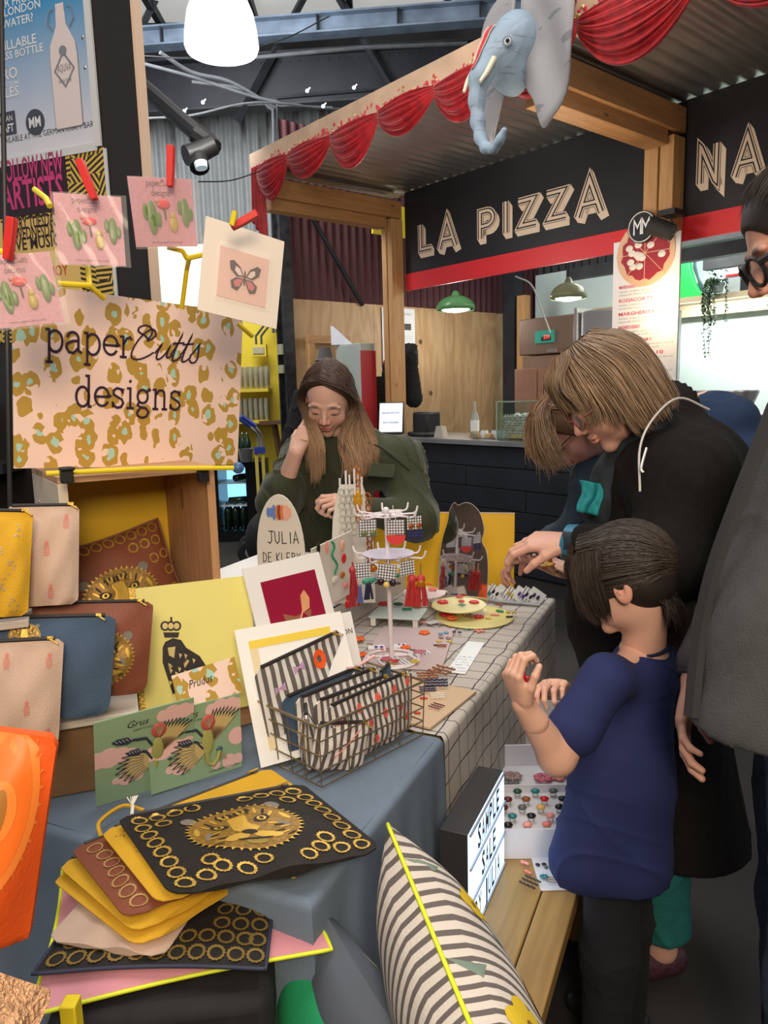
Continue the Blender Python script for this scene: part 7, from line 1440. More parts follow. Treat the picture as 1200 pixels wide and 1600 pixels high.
# ================================================================== ORGANIC SURFACES (distance field + surface nets)
class SDF:
    def __init__(s,res): s.res = res; s.pr = []; s.cuts = []
    def cap(s,a,b,ra,rb,k=.02,sq=None,sub=False): s.pr.append(('c',np.array(a,float),np.array(b,float),ra,rb,k,sq,sub)); return s
    def ell(s,c,r,R=None,k=.02,sub=False): s.pr.append(('e',np.array(c,float),np.array(r,float),np.array(R,float) if R is not None else np.eye(3),None,k,None,sub)); return s
    def cut(s,o,n): s.cuts.append((np.array(o,float),np.array(n,float) / np.linalg.norm(n))); return s
    def mesh(s):
        lo = np.full(3,1e9); hi = -lo; bb = []
        for p in s.pr:
            if p[0] == 'c': m = max(p[3],p[4]); l = np.minimum(p[1],p[2]) - m; h = np.maximum(p[1],p[2]) + m
            else: m = p[2].max(); l = p[1] - m; h = p[1] + m
            bb.append((l,h))
            if not p[7]: lo = np.minimum(lo,l); hi = np.maximum(hi,h)
        r = s.res; lo = lo - 3 * r; n = np.ceil((hi + 3 * r - lo) / r).astype(int) + 1
        g = np.full(n,1.0,dtype=np.float32); ax = [lo[i] + r * np.arange(n[i]) for i in range(3)]
        for p,(l,h) in zip(s.pr,bb):
            k = p[5]; m = k + 2.5 * r; i0 = np.maximum(0,np.floor((l - m - lo) / r).astype(int)); i1 = np.minimum(n,np.ceil((h + m - lo) / r).astype(int) + 1)
            if (i1 <= i0).any(): continue
            X = ax[0][i0[0]:i1[0],None,None]; Y_ = ax[1][None,i0[1]:i1[1],None]; Z = ax[2][None,None,i0[2]:i1[2]]
            if p[0] == 'c':
                a,b_,ra,rb,sq = p[1],p[2],p[3],p[4],p[6]; ba = b_ - a; px,py,pz = X - a[0],Y_ - a[1],Z - a[2]
                t = np.clip((px * ba[0] + py * ba[1] + pz * ba[2]) / max(1e-9,ba @ ba),0,1); qx,qy,qz = px - ba[0] * t,py - ba[1] * t,pz - ba[2] * t; f0 = 1
                if sq is not None:
                    nn,f = np.array(sq[0],float),sq[1]; nn = nn / np.linalg.norm(nn); d_ = (qx * nn[0] + qy * nn[1] + qz * nn[2]) * (f - 1); qx,qy,qz = qx + nn[0] * d_,qy + nn[1] * d_,qz + nn[2] * d_
                d = np.sqrt(qx * qx + qy * qy + qz * qz) - (ra + (rb - ra) * t)
            else:
                c,rr,R = p[1],p[2],p[3]; px,py,pz = X - c[0],Y_ - c[1],Z - c[2]; k0 = 0; k1 = 0
                for i in range(3): q = px * R[0,i] + py * R[1,i] + pz * R[2,i]; k0 = k0 + (q / rr[i]) ** 2; k1 = k1 + (q / rr[i] ** 2) ** 2
                k0 = np.sqrt(k0); k1 = np.sqrt(k1) + 1e-9; d = k0 * (k0 - 1) / k1
            G = g[i0[0]:i1[0],i0[1]:i1[1],i0[2]:i1[2]]
            if p[7]: h_ = np.maximum(k - np.abs(-d - G),0) / max(k,1e-6); G[...] = np.maximum(G,-d) + h_ * h_ * k / 4
            else: h_ = np.maximum(k - np.abs(d - G),0) / max(k,1e-6); G[...] = np.minimum(G,d) - h_ * h_ * k / 4
        for o,nn in s.cuts:
            d = (ax[0][:,None,None] - o[0]) * nn[0] + (ax[1][None,:,None] - o[1]) * nn[1] + (ax[2][None,None,:] - o[2]) * nn[2]; g = np.maximum(g,d.astype(np.float32))
        I = g < 0; A = I[:-1,:-1,:-1]; al = A.copy(); an = A.copy()
        for dx in (0,1):
            for dy in (0,1):
                for dz in (0,1):
                    q = I[dx:n[0] - 1 + dx,dy:n[1] - 1 + dy,dz:n[2] - 1 + dz]; al &= q; an |= q
        act = np.argwhere(an & ~al); idx = np.full(np.array(n) - 1,-1,dtype=np.int64); idx[act[:,0],act[:,1],act[:,2]] = np.arange(len(act))
        cs = [(dx,dy,dz) for dx in (0,1) for dy in (0,1) for dz in (0,1)]; val = np.stack([g[act[:,0] + c[0],act[:,1] + c[1],act[:,2] + c[2]] for c in cs],1)
        acc = np.zeros((len(act),3)); cnt = np.zeros(len(act))
        for i,c in enumerate(cs):
            for j in range(i + 1,8):
                e = cs[j]
                if sum(abs(c[k] - e[k]) for k in range(3)) != 1: continue
                va,vb = val[:,i],val[:,j]; m = (va < 0) != (vb < 0); t = np.where(m,va / (va - vb + 1e-12),0)[:,None]
                acc += np.where(m[:,None],np.array(c) + (np.array(e) - np.array(c)) * t,0); cnt += m
        V = lo + r * (act + acc / np.maximum(cnt,1)[:,None]); F = []
        for a in range(3):
            b_,c_ = (a + 1) % 3,(a + 2) % 3; sl0 = [slice(1,-1)] * 3; sl1 = [slice(1,-1)] * 3; sl0[a] = slice(0,n[a] - 1); sl1[a] = slice(1,n[a])
            P,Q = I[tuple(sl0)],I[tuple(sl1)]; w = np.argwhere(P != Q)
            if not len(w): continue
            st = P[w[:,0],w[:,1],w[:,2]]; w = w.copy(); w[:,b_] += 1; w[:,c_] += 1
            def at_(db,dc): q = w.copy(); q[:,b_] += db; q[:,c_] += dc; return idx[q[:,0],q[:,1],q[:,2]]
            q = np.stack([at_(-1,-1),at_(0,-1),at_(0,0),at_(-1,0)],1); q = np.where(st[:,None],q,q[:,::-1]); F.append(q[(q >= 0).all(1)])
        return V,np.concatenate(F)
def relax(V,F,it=2,lam=.5):
    e = np.concatenate([F[:,[0,1]],F[:,[1,2]],F[:,[2,3]],F[:,[3,0]]]); e = np.concatenate([e,e[:,::-1]])
    for _ in range(it):
        s = np.zeros_like(V); np.add.at(s,e[:,0],V[e[:,1]]); c = np.bincount(e[:,0],minlength=len(V))[:,None]; V = V + lam * (s / np.maximum(c,1) - V)
    return V
def vnormals(V,F):
    n = np.cross(V[F[:,2]] - V[F[:,0]],V[F[:,3]] - V[F[:,1]]); s = np.zeros_like(V)
    for k in range(4): np.add.at(s,F[:,k],n)
    return s / (np.linalg.norm(s,axis=1)[:,None] + 1e-12)
def obj_from(parts,name,mat,parent,colf=None,disp=None):
    """parts: list of (V,F); joined into one mesh; world coordinates are stored relative to the parent"""
    Vs,Fs,off = [],[],0
    for V,F in parts: Vs.append(V); Fs.append(F + off); off += len(V)
    V = np.concatenate(Vs); F = np.concatenate(Fs)
    if disp is not None: V = V + vnormals(V,F) * disp(V)[:,None]
    cols = colf(V) if colf else None
    iv = np.array(parent.matrix_world.inverted()); V = V @ iv[:3,:3].T + iv[:3,3]
    me = bpy.data.meshes.new(name); me.vertices.add(len(V)); me.vertices.foreach_set('co',V.astype(np.float32).ravel()); me.loops.add(F.size); me.loops.foreach_set('vertex_index',F.ravel().astype(np.int32)); me.polygons.add(len(F))
    me.polygons.foreach_set('loop_start',(np.arange(len(F)) * 4).astype(np.int32)); me.polygons.foreach_set('loop_total',np.full(len(F),4,dtype=np.int32)); me.polygons.foreach_set('use_smooth',np.ones(len(F),dtype=bool)); me.update(calc_edges=True); me.validate()
    for k in (mat if isinstance(mat,list) else [mat]): me.materials.append(k)
    if cols is not None: ca = me.color_attributes.new('Col','FLOAT_COLOR','POINT'); ca.data.foreach_set('color',np.concatenate([cols,np.ones((len(cols),1))],1).astype(np.float32).ravel())
    o = bpy.data.objects.new(name,me); COL.objects.link(o); o.parent = parent; return o
m,n_,l_,SKB,o_ = nodes_mat('skin',.5,0,.12,300); a_ = n_.new('ShaderNodeAttribute'); a_.attribute_name = 'Col'; l_.new(a_.outputs['Color'],SKB.inputs['Base Color']); SKB.inputs['Subsurface Weight'].default_value = .12; SKB.inputs['Subsurface Radius'].default_value = (.01,.004,.002); SKIN = m
m,n_,l_,bs_,o_ = nodes_mat('hair',.58); a_ = n_.new('ShaderNodeAttribute'); a_.attribute_name = 'Col'; l_.new(a_.outputs['Color'],bs_.inputs['Base Color']); HAIR = m
def frame(fwd,up):
    y = Vector(fwd).normalized(); z = Vector(up); z = (z - y * z.dot(y)).normalized(); x = y.cross(z); return np.array([[x[i],y[i],z[i]] for i in range(3)])      # columns: right, forward, up
def head_sdf(c,R,s,neck,res=.0021,nr=.052,mouth=.0,child=False):
    S = SDF(res); c = np.array(c); P = lambda x,y,z: c + R @ (np.array((x,y,z)) * s); r3 = lambda *a: np.array(a) * s
    jw = .9 if child else 1
    S.ell(P(0,-.012,.035),r3(.074,.092,.080),R,.0); S.ell(P(0,.020,-.015),r3(.061,.068,.080),R,.02 * s); S.ell(P(0,.024,-.056),r3(.050 * jw,.052,.044),R,.02 * s); S.ell(P(0,.064,-.094),r3(.020,.016,.016),R,.018 * s)
    for e in (-1,1):
        S.ell(P(e * .036,.056,-.034),r3(.024,.020,.026),R,.016 * s); S.ell(P(e * .028,.078,.021),r3(.026,.010,.008),R,.010 * s)
        S.ell(P(e * .031,.096,.004),r3(.014,.013,.011),R,.016 * s,sub=True); S.ell(P(e * .031,.0715,.000),r3(.0155,.0130,.0125),R,.009 * s)
    S.cap(P(0,.082,.008),P(0,.102,-.028),.0065 * s,.0095 * s,.010 * s)
    for e in (-1,1): S.ell(P(e * .0115,.093,-.033),r3(.0075,.0085,.0065),R,.006 * s)
    S.ell(P(0,.090,-.044),r3(.004,.004,.006),R,.004 * s,sub=True)
    S.ell(P(0,.0865,-.0555),r3(.021,.0075,.0048),R,.006 * s); S.ell(P(0,.0855,-.0655),r3(.018,.0075,.0055),R,.006 * s); S.cap(P(-.019,.0885,-.0602),P(.019,.0885,-.0602),.0012 * s,.0012 * s,.003 * s,sub=True); S.ell(P(0,.086,-.078),r3(.016,.006,.005),R,.008 * s,sub=True)
    for e in (-1,1):
        S.ell(P(e * .074,-.010,-.006),r3(.0085,.019,.031),R,.006 * s); S.ell(P(e * .083,-.006,-.002),r3(.0075,.011,.019),R,.004 * s,sub=True); S.ell(P(e * .079,-.004,-.010),r3(.003,.005,.006),R,.003 * s)
    S.cap(P(0,-.030,-.050),neck,nr * s,(nr + .006) * s,.025 * s); return S
def face_paint(c,R,s,base,lips=(.48,.14,.12),brow=(.10,.055,.035),blush=.10):
    c = np.array(c); base = np.array(base)
    def f(V):
        q = (V - c) @ R / s; x,y,z = np.abs(q[:,0]),q[:,1],q[:,2]; C = np.tile(base,(len(V),1)); front = (y > .04)
        def mix(m,col): 
            nonlocal C
            m = np.clip(m,0,1)[:,None]; C = C * (1 - m) + np.array(col) * m
        mix(blush * 2 * np.exp(-(((x - .036) / .018) ** 2 + ((z + .032) / .018) ** 2)) * front,(.62,.18,.13)); mix(.35 * np.exp(-((x / .014) ** 2 + ((z + .030) / .014) ** 2)) * front,(.62,.20,.15)); mix(.35 * (np.abs(y + .01) < .03) * (x > .072) * (np.abs(z) < .04),(.62,.18,.13))
        mix(.85 * np.clip(1.3 - ((x / .0225) ** 2 + ((z + .0605) / .0098) ** 2),0,1) * (y > .076),lips)
        mix(.8 * np.clip(2.2 - 2 * np.sqrt(((x - .031) / .017) ** 2 + ((z - .023) / .0058) ** 2),0,1) * front,brow)
        mix(.9 * np.clip(1.6 - 1.3 * np.sqrt(((x - .031) / .013) ** 2 + ((z + .0068) / .0046) ** 2),0,1) * (y > .06),(.04,.02,.015)); mix(.25 * np.exp(-(((x - .031) / .013) ** 2 + ((z - .004) / .010) ** 2)) * front,(.42,.18,.12))
        return C
    return f
def hand_sdf(w,d,pn,s=1.0,side=1,curl=(.3,.4,.5,.5,.55),spread=.12,res=.0022,fore=None,fr=.024,thumb_out=.5):
    """w wrist, d towards knuckles, pn palm normal, side: +1 thumb along d x pn, curl per thumb, index, middle, ring, little (radians per joint)"""
    d = np.array(Vector(d).normalized()); pn = np.array(pn,float); pn -= d * (pn @ d); pn /= np.linalg.norm(pn); t = np.cross(d,pn) * side; w = np.array(w,float); S = SDF(res)
    if fore is not None: S.cap(np.array(fore,float),w,fr * 1.35,fr * .95,.012,sq=(pn,1.15))
    L = .088 * s
    K = [w + d * L * .98 + t * .026 * s,w + d * L * 1.03 + t * .009 * s,w + d * L * .98 - t * .009 * s,w + d * L * .88 - t * .025 * s]
    for i,k in enumerate(K): S.cap(w + t * (.013 - .008 * i) * s,k,.0135 * s,.0098 * s,.012 * s,sq=(pn,1.0))
    S.ell(w + d * .045 * s,np.array((.030,.045,.014)) * s,np.stack([t,d,pn],1),.012 * s)
    ln = [(.042,.026,.020),(.046,.029,.021),(.042,.027,.020),(.033,.021,.018)]
    for i,k in enumerate(K):
        a = (1.5 - i) * spread; dr = d * math.cos(a) + t * math.sin(a); p = k; c = 0; rr = (.0088,.0088,.0083,.0072)[i] * s
        for j in range(3):
            c += curl[i + 1] * (1 if j else .8); v = dr * math.cos(c) + pn * math.sin(c); q = p + v * ln[i][j] * s; S.cap(p,q,rr * (1 - .08 * j),rr * (.94 - .10 * j),.004 * s); p = q
    b = w + d * .022 * s + t * .020 * s; v = d * math.cos(.75) + t * math.sin(.75) * thumb_out * 1.4 + pn * .25; v /= np.linalg.norm(v); p1 = b + v * .040 * s; S.cap(b,p1,.0155 * s,.0110 * s,.012 * s)
    v2 = v * math.cos(curl[0]) + (pn * .8 + d * .5 - t * .2) * math.sin(curl[0]); v2 /= np.linalg.norm(v2); p2 = p1 + v2 * .030 * s; S.cap(p1,p2,.0105 * s,.0095 * s,.005 * s); v3 = v2 * .9 + (pn * .7 - t * .3) * math.sin(curl[0]); v3 /= np.linalg.norm(v3); S.cap(p2,p2 + v3 * .024 * s,.0095 * s,.0078 * s,.004 * s)
    return S
def folds(amp,seed=0,f=30.0):
    rs = np.random.default_rng(seed); D = rs.normal(size=(5,3)); D /= np.linalg.norm(D,axis=1)[:,None]; ph = rs.uniform(0,6.28,5); fr = rs.uniform(.5,1.3,5) * f
    def g(V):
        w = 0
        for i in range(5): w = w + np.sin(V @ D[i] * fr[i] + ph[i] + 1.5 * np.sin(V @ D[(i + 1) % 5] * fr[i] * .45))
        m = .5 + .5 * np.sin(V @ D[0] * 9 + ph[1]); cr = 0
        for i in range(3): q = np.sin(V @ D[i] * fr[i] * 1.6 + ph[i] * 2 + 1.8 * np.sin(V @ D[(i + 2) % 5] * fr[i] * .7)); cr = cr + (1 - np.abs(q)) ** 5 * (.5 + .5 * np.sin(V @ D[(i + 1) % 5] * 14 + ph[i]))
        return amp * ((np.abs(w) / 3 - .5) * m + .55 * cr)
    return g
def cloth_obj(S,name,mat,root,amp=.004,seed=0,f=30,it=2):
    V,F = S.mesh(); V = relax(V,F,it); return obj_from([(V,F)],name,mat,root,disp=folds(amp,seed,f))
def strands(root,guides,n,r,name='hair',col=(.2,.1,.05),tip=None,jit=.004,inward=.010,colv=.25,center=None,N=14,seed=1,tipstart=.35,cap_parts=None,clump=.5,shell=None):
    """hair: tubes interpolated between neighbouring guide curves (world coordinates)"""
    rs = np.random.default_rng(seed); G = []
    for g in guides:
        P = np.array([tuple(p) for p in smooth_path([Vector(p) for p in g],6)]); L = np.r_[0,np.cumsum(np.linalg.norm(np.diff(P,axis=0),axis=1))]; t = np.linspace(0,L[-1],N); G.append(np.stack([np.interp(t,L,P[:,i]) for i in range(3)],1))
    G = np.array(G); nv = 3; V = np.zeros((n,N,nv,3)); C = np.zeros((n,N,nv,3)); T = np.linspace(0,1,N)[:,None]
    c0 = np.array(center) if center is not None else G.mean((0,1))
    off = rs.normal(size=(60,3)) * jit * 2
    for k in range(n):
        u = rs.uniform(0,len(G) - 1); i = int(u); f = u - i; i2 = min(i + 1,len(G) - 1); P = G[i] * (1 - f) + G[i2] * f; dep = rs.uniform(0,1) ** 1.5
        dr = P - c0; dr /= np.linalg.norm(dr,axis=1)[:,None] + 1e-9; ck = int(u * 7) % 60; e = rs.uniform(.82,1.0); P = c0 * 0 + P; P = P - dr * inward * dep + (off[ck] * clump + rs.normal(size=3) * jit * .6) * T + np.sin(T * 5 + rs.uniform(0,6)) * rs.normal(size=3) * jit * .5
        tt = np.linspace(0,e,N); P = np.stack([np.interp(tt,np.linspace(0,1,N),P[:,j]) for j in range(3)],1)
        if shell is not None:
            q = (P - shell[0]) @ shell[1]; q = q / shell[2] - np.array((0,-.014,.036)); rr_ = (np.array((.076,.092,.081)) + shell[3] / shell[2] + rs.uniform(0,.004)); L_ = np.sqrt(((q / rr_) ** 2).sum(1)); m_ = np.maximum(1,1 / np.maximum(L_,.3)); q = q * m_[:,None]; P = ((q + np.array((0,-.014,.036))) * shell[2]) @ shell[1].T + shell[0]
        tg = np.gradient(P,axis=0); tg /= np.linalg.norm(tg,axis=1)[:,None] + 1e-9; x = np.cross(tg,dr); x /= np.linalg.norm(x,axis=1)[:,None] + 1e-9; y = np.cross(x,tg); rr = r * (1 - .75 * T ** 3) * rs.uniform(.7,1.3)
        for q in range(nv): a = 2 * PI * q / nv; V[k,:,q] = P + (x * math.cos(a) * 1.4 + y * math.sin(a) * .7) * rr
        b_ = 1 + colv * rs.normal() * .6; cc = np.array(col) * b_; tc = np.array(tip if tip is not None else col) * b_; m = np.clip((T - tipstart) / .4,0,1); C[k] = (cc * (1 - m) + tc * m)[:,None,:]
    idx = np.arange(n * N * nv).reshape(n,N,nv); F = np.stack([idx[:,:-1,:],np.roll(idx,-1,2)[:,:-1,:],np.roll(idx,-1,2)[:,1:,:],idx[:,1:,:]],-1).reshape(-1,4)
    Vf = V.reshape(-1,3); Cf = np.clip(C.reshape(-1,3),.002,1)
    if cap_parts is not None:
        F = np.concatenate([F,cap_parts[1] + len(Vf)]); Vf = np.concatenate([Vf,cap_parts[0]]); Cf = np.concatenate([Cf,np.tile(np.array(col) * .55,(len(cap_parts[0]),1))])
    o = obj_from([(Vf,F)],name,HAIR,root,colf=lambda q: Cf); return o
def cap_sdf(c,R,s,thick=.006,cuts=()):
    S = SDF(.004); c = np.array(c); P = lambda x,y,z: c + R @ (np.array((x,y,z)) * s); S.ell(P(0,-.014,.036),np.array((.076,.092,.081)) * s + thick,R,0); S.ell(P(0,-.040,-.01),np.array((.066,.058,.06)) * s + thick * .5,R,.02)
    for o,nn in cuts: S.cut(P(*o),R @ np.array(nn,float))
    V,F = S.mesh(); return relax(V,F,1),F
def A(x,y,d): return np.array(at(x,y,d))
SKC = (.68,.40,.31)

# ------------------------------------------------------------------ person in the green jacket
def legs(S,hips,knees,ankles,r=(.085,.06,.045),k=.03):
    for h,n,a in zip(hips,knees,ankles): S.cap(h,n,r[0],r[1],k); S.cap(n,a,r[1],r[2],k)
def person(loc,label): return thing('person',label,'person',(loc[0],loc[1],0))
def shoes(root,ankles,fwd,mat,s=1.0,name='shoe'):
    f = Vector(fwd).normalized()
    for a in ankles:
        S = SDF(.005); p = np.array((a[0],a[1],.045 * s)); f_ = np.array((f.x,f.y,0)); S.cap(p - f_ * .03 * s,p + f_ * .14 * s - np.array((0,0,.008)),.042 * s,.036 * s,.01,sq=((0,0,1),1.0)); S.cut((0,0,.002),(0,0,-1)); V,F = S.mesh(); obj_from([(relax(V,F,1),F)],name,mat,root)
H = A(514,622,2.50); R_ = frame((-.13,-.80,-.54),(0,-.5,.8)); s = 1.0
nk = A(545,700,2.60); root = person((-.34,2.84),'person in an olive green jacket leaning over the stall, hand raised to long ombre hair')
JL,JR = A(622,722,2.56),A(474,722,2.64); EL,ER = A(650,812,2.46),A(437,778,2.52); WL_,WR_ = A(560,795,2.36),A(463,706,2.44); PV = np.array((-.32,2.82,.96))
S0 = head_sdf(H,R_,s,nk,nr=.048); V0,F0 = S0.mesh(); V0 = relax(V0,F0,1,.4)
B = SDF(.006); B.cap(nk,PV,.10,.12,.05,sq=((0,1,0),1.3)); B.cap(nk,H - np.array((0,-.03,.05)),.055,.05,.02); [B.cap(a,b_,.05,.04,.03) for a,b_ in ((nk,JL),(nk,JR),(JL,EL),(JR,ER),(ER,WR_ * .3 + ER * .7))]; hp = [PV + np.array((.09,0,0)),PV - np.array((.09,0,0))]; an = [np.array((-.24,2.86,.07)),np.array((-.43,2.88,.07))]; kn = [(a + b_) / 2 for a,b_ in zip(hp,an)]; legs(B,hp,kn,an,(.075,.05,.04)); VB,FB = B.mesh()
HR = hand_sdf(WR_,A(481,668,2.47) - WR_,np.array((.45,.85,.1)),.92,side=1,curl=(.5,.5,.7,.9,1.0),fore=ER,fr=.027); VR,FR = HR.mesh()
HLh = hand_sdf(WL_,A(525,783,2.33) - WL_,np.array((0,.5,-.8)),.95,side=-1,curl=(.5,.75,.9,1.0,1.0),fore=(EL + WL_) / 2,fr=.027); VL,FL = HLh.mesh()
obj_from([(V0,F0),(VB,FB),(relax(VR,FR,1),FR),(relax(VL,FL,1),FL)],'body',SKIN,root,colf=face_paint(H,R_,s,SKC))
OLV = M('olive_cord',(.040,.047,.022),.85,0,.10,20,.3,350,sheen=.2)
J = SDF(.006); J.cap(nk - np.array((0,0,.04)),PV,.135,.165,.04,sq=((0,1,0),1.15)); J.cap(JL,JR,.085,.085,.05); J.cap(JL,EL,.082,.072,.04); J.cap(EL,WL_ * .8 + EL * .2,.070,.045,.03); J.cap(JR,ER,.082,.074,.04); J.cap(ER,ER * .72 + WR_ * .28,.068,.058,.03)
J.cap(nk + np.array((-.05,-.03,.0)),nk + np.array((.06,-.02,.01)),.055,.055,.03); J.cut(PV - np.array((0,0,.12)),(0,0,-1))
cut = SDF; Vc = None
J.cap(H + np.array((0,-.02,-.10)),H + np.array((0,-.08,-.2)),.035,.03,.02,sub=True)
cloth_obj(J,'jacket',OLV,root,.018,3,26)
b = MB(); iv = root.matrix_world.inverted(); q = iv @ at(600,722 + 22,2.40)
for px,py in ((596,730),):
    p = iv @ at(px,py + 5,2.415); b.box(p,(.085,.006,.045),R=rotm(-.35,.12,.15)); b.box(p + Vector((0,-.006,-.012)),(.008,.004,.008),1,R=rotm(-.35,.12,.15))
b.build('pocket_flap',[OLV,M('olive_button',(.03,.03,.02),.4)],root,bevel=.002)
b = MB(); b.tube([iv @ Vector(p) for p in smooth_path([at(545,690,2.49),at(590,697,2.46),at(640,735,2.46)],6)],.003,5); b.build('shoulder_seam',M('olive_dark',(.02,.025,.012),.9),root)
TR = SDF(.007); legs(TR,hp,kn,an,(.105,.075,.065)); TR.cap(hp[0],hp[1],.12,.12,.04); cloth_obj(TR,'trousers',M('dark_trousers',(.015,.016,.02),.8),root,.004,1)
shoes(root,an,(0.3,-1,0),M('black_shoe',(.012,.012,.012),.4))
def hl(x,y,z): return H + R_ @ (np.array((x,y,z)) * s)
gd = []
# viewer-right side = subject's left (-x): from the parting round the back to the shoulder
part = lambda t: hl(.012,.055 - .12 * t,.104 + .016 * math.sin(t * 2.6))
for i,(t,px,d,py) in enumerate(((0,543,2.38,752),(.1,552,2.38,758),(.25,565,2.40,760),(.45,577,2.42,745),(.7,590,2.46,735),(.95,596,2.52,715))):
    gd.append([part(t),hl(-.045,.06 - .09 * t,.085),hl(-.082,.035 - .07 * t,.035),hl(-.092,.020 - .075 * t,-.03),A(px - 12 + 10 * t,690,d + .04),A(px,(py + 690) / 2,d),A(px - 2,py,d)])
cp = cap_sdf(H,R_,s,.004,(((0,.045,.055),(0,1,-.45)),((0,0,-.03),(0,0,-1))))
strands(root,gd,1500,.0011,col=(.060,.032,.020),tip=(.40,.235,.125),center=hl(0,-.01,-.02),jit=.006,inward=.022,seed=3,cap_parts=cp,shell=(H,R_,s,.006))
gd = []
for i,(t,px,d,py) in enumerate(((0,504,2.36,738),(.12,498,2.36,752),(.3,491,2.38,758),(.5,485,2.42,745),(.8,480,2.48,720))):
    gd.append([part(t),hl(.062,.05 - .08 * t,.085),hl(.090,.020 - .06 * t,.035),hl(.098,.010 - .065 * t,-.03),A(px - 2,690,d + .03),A(px,(py + 690) / 2,d),A(px - 1,py,d)])
strands(root,gd,900,.0011,name='hair',col=(.060,.032,.020),tip=(.40,.235,.125),center=hl(0,-.01,-.02),jit=.006,inward=.018,seed=4,shell=(H,R_,s,.006))
b = MB(); b.ring(iv @ Vector(A(475,688,2.41)),.010,.0012,14,5,ax=(.3,.2,1)); b.build('ring',GOLD,root)

# ------------------------------------------------------------------ person in the long black coat
H = A(952,612,1.66); R_ = frame((-.80,-.05,-.60),(-.6,-.05,.8)); s = 1.03; nk = A(1028,700,1.74)
root = person((.68,1.80),'person in a long black coat with a blond bob and glasses, examining something orange')
iv = root.matrix_world.inverted()
JL,JR = A(1072,752,1.58),A(1000,745,1.90); EL,ER = A(1045,880,1.50),A(975,880,1.93); WL_,WR_ = A(892,848,1.62),A(905,893,1.82); PV = np.array((.63,1.82,.95))
S0 = head_sdf(H,R_,s,nk,nr=.05); V0,F0 = S0.mesh()
B = SDF(.007); B.cap(nk,PV,.10,.12,.05); B.cap(nk,H + R_ @ np.array((0,-.03,-.06)),.06,.055,.02); [B.cap(a,b_,.045,.038,.03) for a,b_ in ((nk,JL),(nk,JR),(JL,EL),(JR,ER))]; an = [np.array((.68,1.72,.08)),np.array((.74,1.90,.08))]; hp = [PV + np.array((0,-.08,0)),PV + np.array((0,.08,0))]; kn = [(a + b_) / 2 + np.array((-.02,0,0)) for a,b_ in zip(hp,an)]; legs(B,hp,kn,an,(.08,.055,.042)); VB,FB = B.mesh()
HL1 = hand_sdf(WL_,A(838,846,1.64) - WL_,np.array((.15,.35,-.9)),.98,side=1,curl=(.45,.55,.65,.7,.75),fore=(EL * .35 + WL_ * .65),fr=.028,spread=.08); VL,FL = HL1.mesh()
HR1 = hand_sdf(WR_,A(835,890,1.76) - WR_,np.array((.1,-.1,1)),.98,side=1,curl=(.25,.22,.25,.3,.4),fore=(ER * .4 + WR_ * .6),fr=.028,spread=.10); VR,FR = HR1.mesh()
obj_from([(relax(V0,F0,1,.4),F0),(VB,FB),(relax(VL,FL,1),FL),(relax(VR,FR,1),FR)],'body',SKIN,root,colf=face_paint(H,R_,s,(.62,.34,.26),brow=(.22,.12,.07)))
CO = M('black_wool',(.010,.0085,.008),.95,0,.2,60,.35,400,spec=.25)
J = SDF(.0075); ch = (JL + JR) / 2; J.cap(nk - np.array((-.03,0,.07)),PV,.155,.165,.05,sq=((0,1,0),.95)); J.cap(JL,JR,.115,.10,.06); J.ell(A(1085,760,1.72),(.12,.15,.14),None,.06); J.cap(PV,np.array((.745,1.80,.33)),.16,.175,.05,sq=((0,1,0),.95)); J.cap(JL,EL,.092,.080,.04); J.cap(EL,WL_ * .80 + EL * .20,.076,.052,.03); J.cap(JR,ER,.085,.07,.04); J.cap(ER,WR_ * .9 + ER * .1,.068,.048,.03)
J.cap(A(1048,640,1.72),A(1005,720,1.64),.058,.045,.03); J.cap(A(1050,650,1.80),A(1000,730,1.86),.058,.045,.03)
J.cut((0,0,.34),(0,0,-1)); cloth_obj(J,'coat',CO,root,.008,5,18)
b = MB(); P = [at(1052,622,1.655),at(1018,640,1.64),at(1003,690,1.60),at(1000,770,1.545)]; P = smooth_path([Vector(p) for p in ((*at(1108,640,1.56),),(*at(1060,622,1.54),),(*at(1020,655,1.515),),(*at(1000,700,1.50),),(*at(1000,768,1.455),))],6)
b.tube([iv @ p for p in P],0.0024,6); P = smooth_path([at(1010,700,1.49),at(1002,730,1.46),at(1005,738,1.455)],4); b.tube([iv @ p for p in P],.0024,6); b.build('bag_cord',M('silver_cord',(.62,.60,.57),.4,.3),root)
SF = SDF(.005); SF.cap(A(1012,668,1.66),A(960,745,1.72),.058,.045,.02); SF.cap(A(960,745,1.72),A(935,800,1.72),.045,.04,.02); cloth_obj(SF,'scarf',M('dark_scarf',(.012,.018,.024),.8,0,.8,30),root,.006,2,40)
tq = iv @ at(922,772,1.64); b = MB(); b.grid(lambda u,v: (tq.x - .022 + .045 * u + .006 * math.sin(5 * v),tq.y + .006 * math.sin(9 * u + 3 * v),tq.z + .032 - .07 * v - .01 * u),14,14); b.build('teal_scarf_end',M('teal_scarf',(.01,.22,.25),.7,0,.3,60),root,smooth=4,solid=.006)
SK = SDF(.006); [SK.cap((k_[0],k_[1],.55),(a_[0],a_[1],.15),.085,.074,.03) for k_,a_ in zip(kn,an)]; SK.cut((0,0,.13),(0,0,-1)); cloth_obj(SK,'trousers',M('teal_cord',(.012,.14,.13),.85,0,.15,30,.3,200),root,.012,7,22)
shoes(root,[(a[0] ,a[1],0) for a in an],(-.9,-.2,0),M('burgundy_shoe',(.06,.02,.03),.5,0,.5,120),1.0)
b = MB()
for e in (1,): 
    cuff = WL_ * .92 + EL * .08; v = Vector(WL_ - EL).normalized(); b.tube([iv @ (Vector(cuff) - v * .015),iv @ (Vector(cuff) + v * .028)],[.047,.040],20)
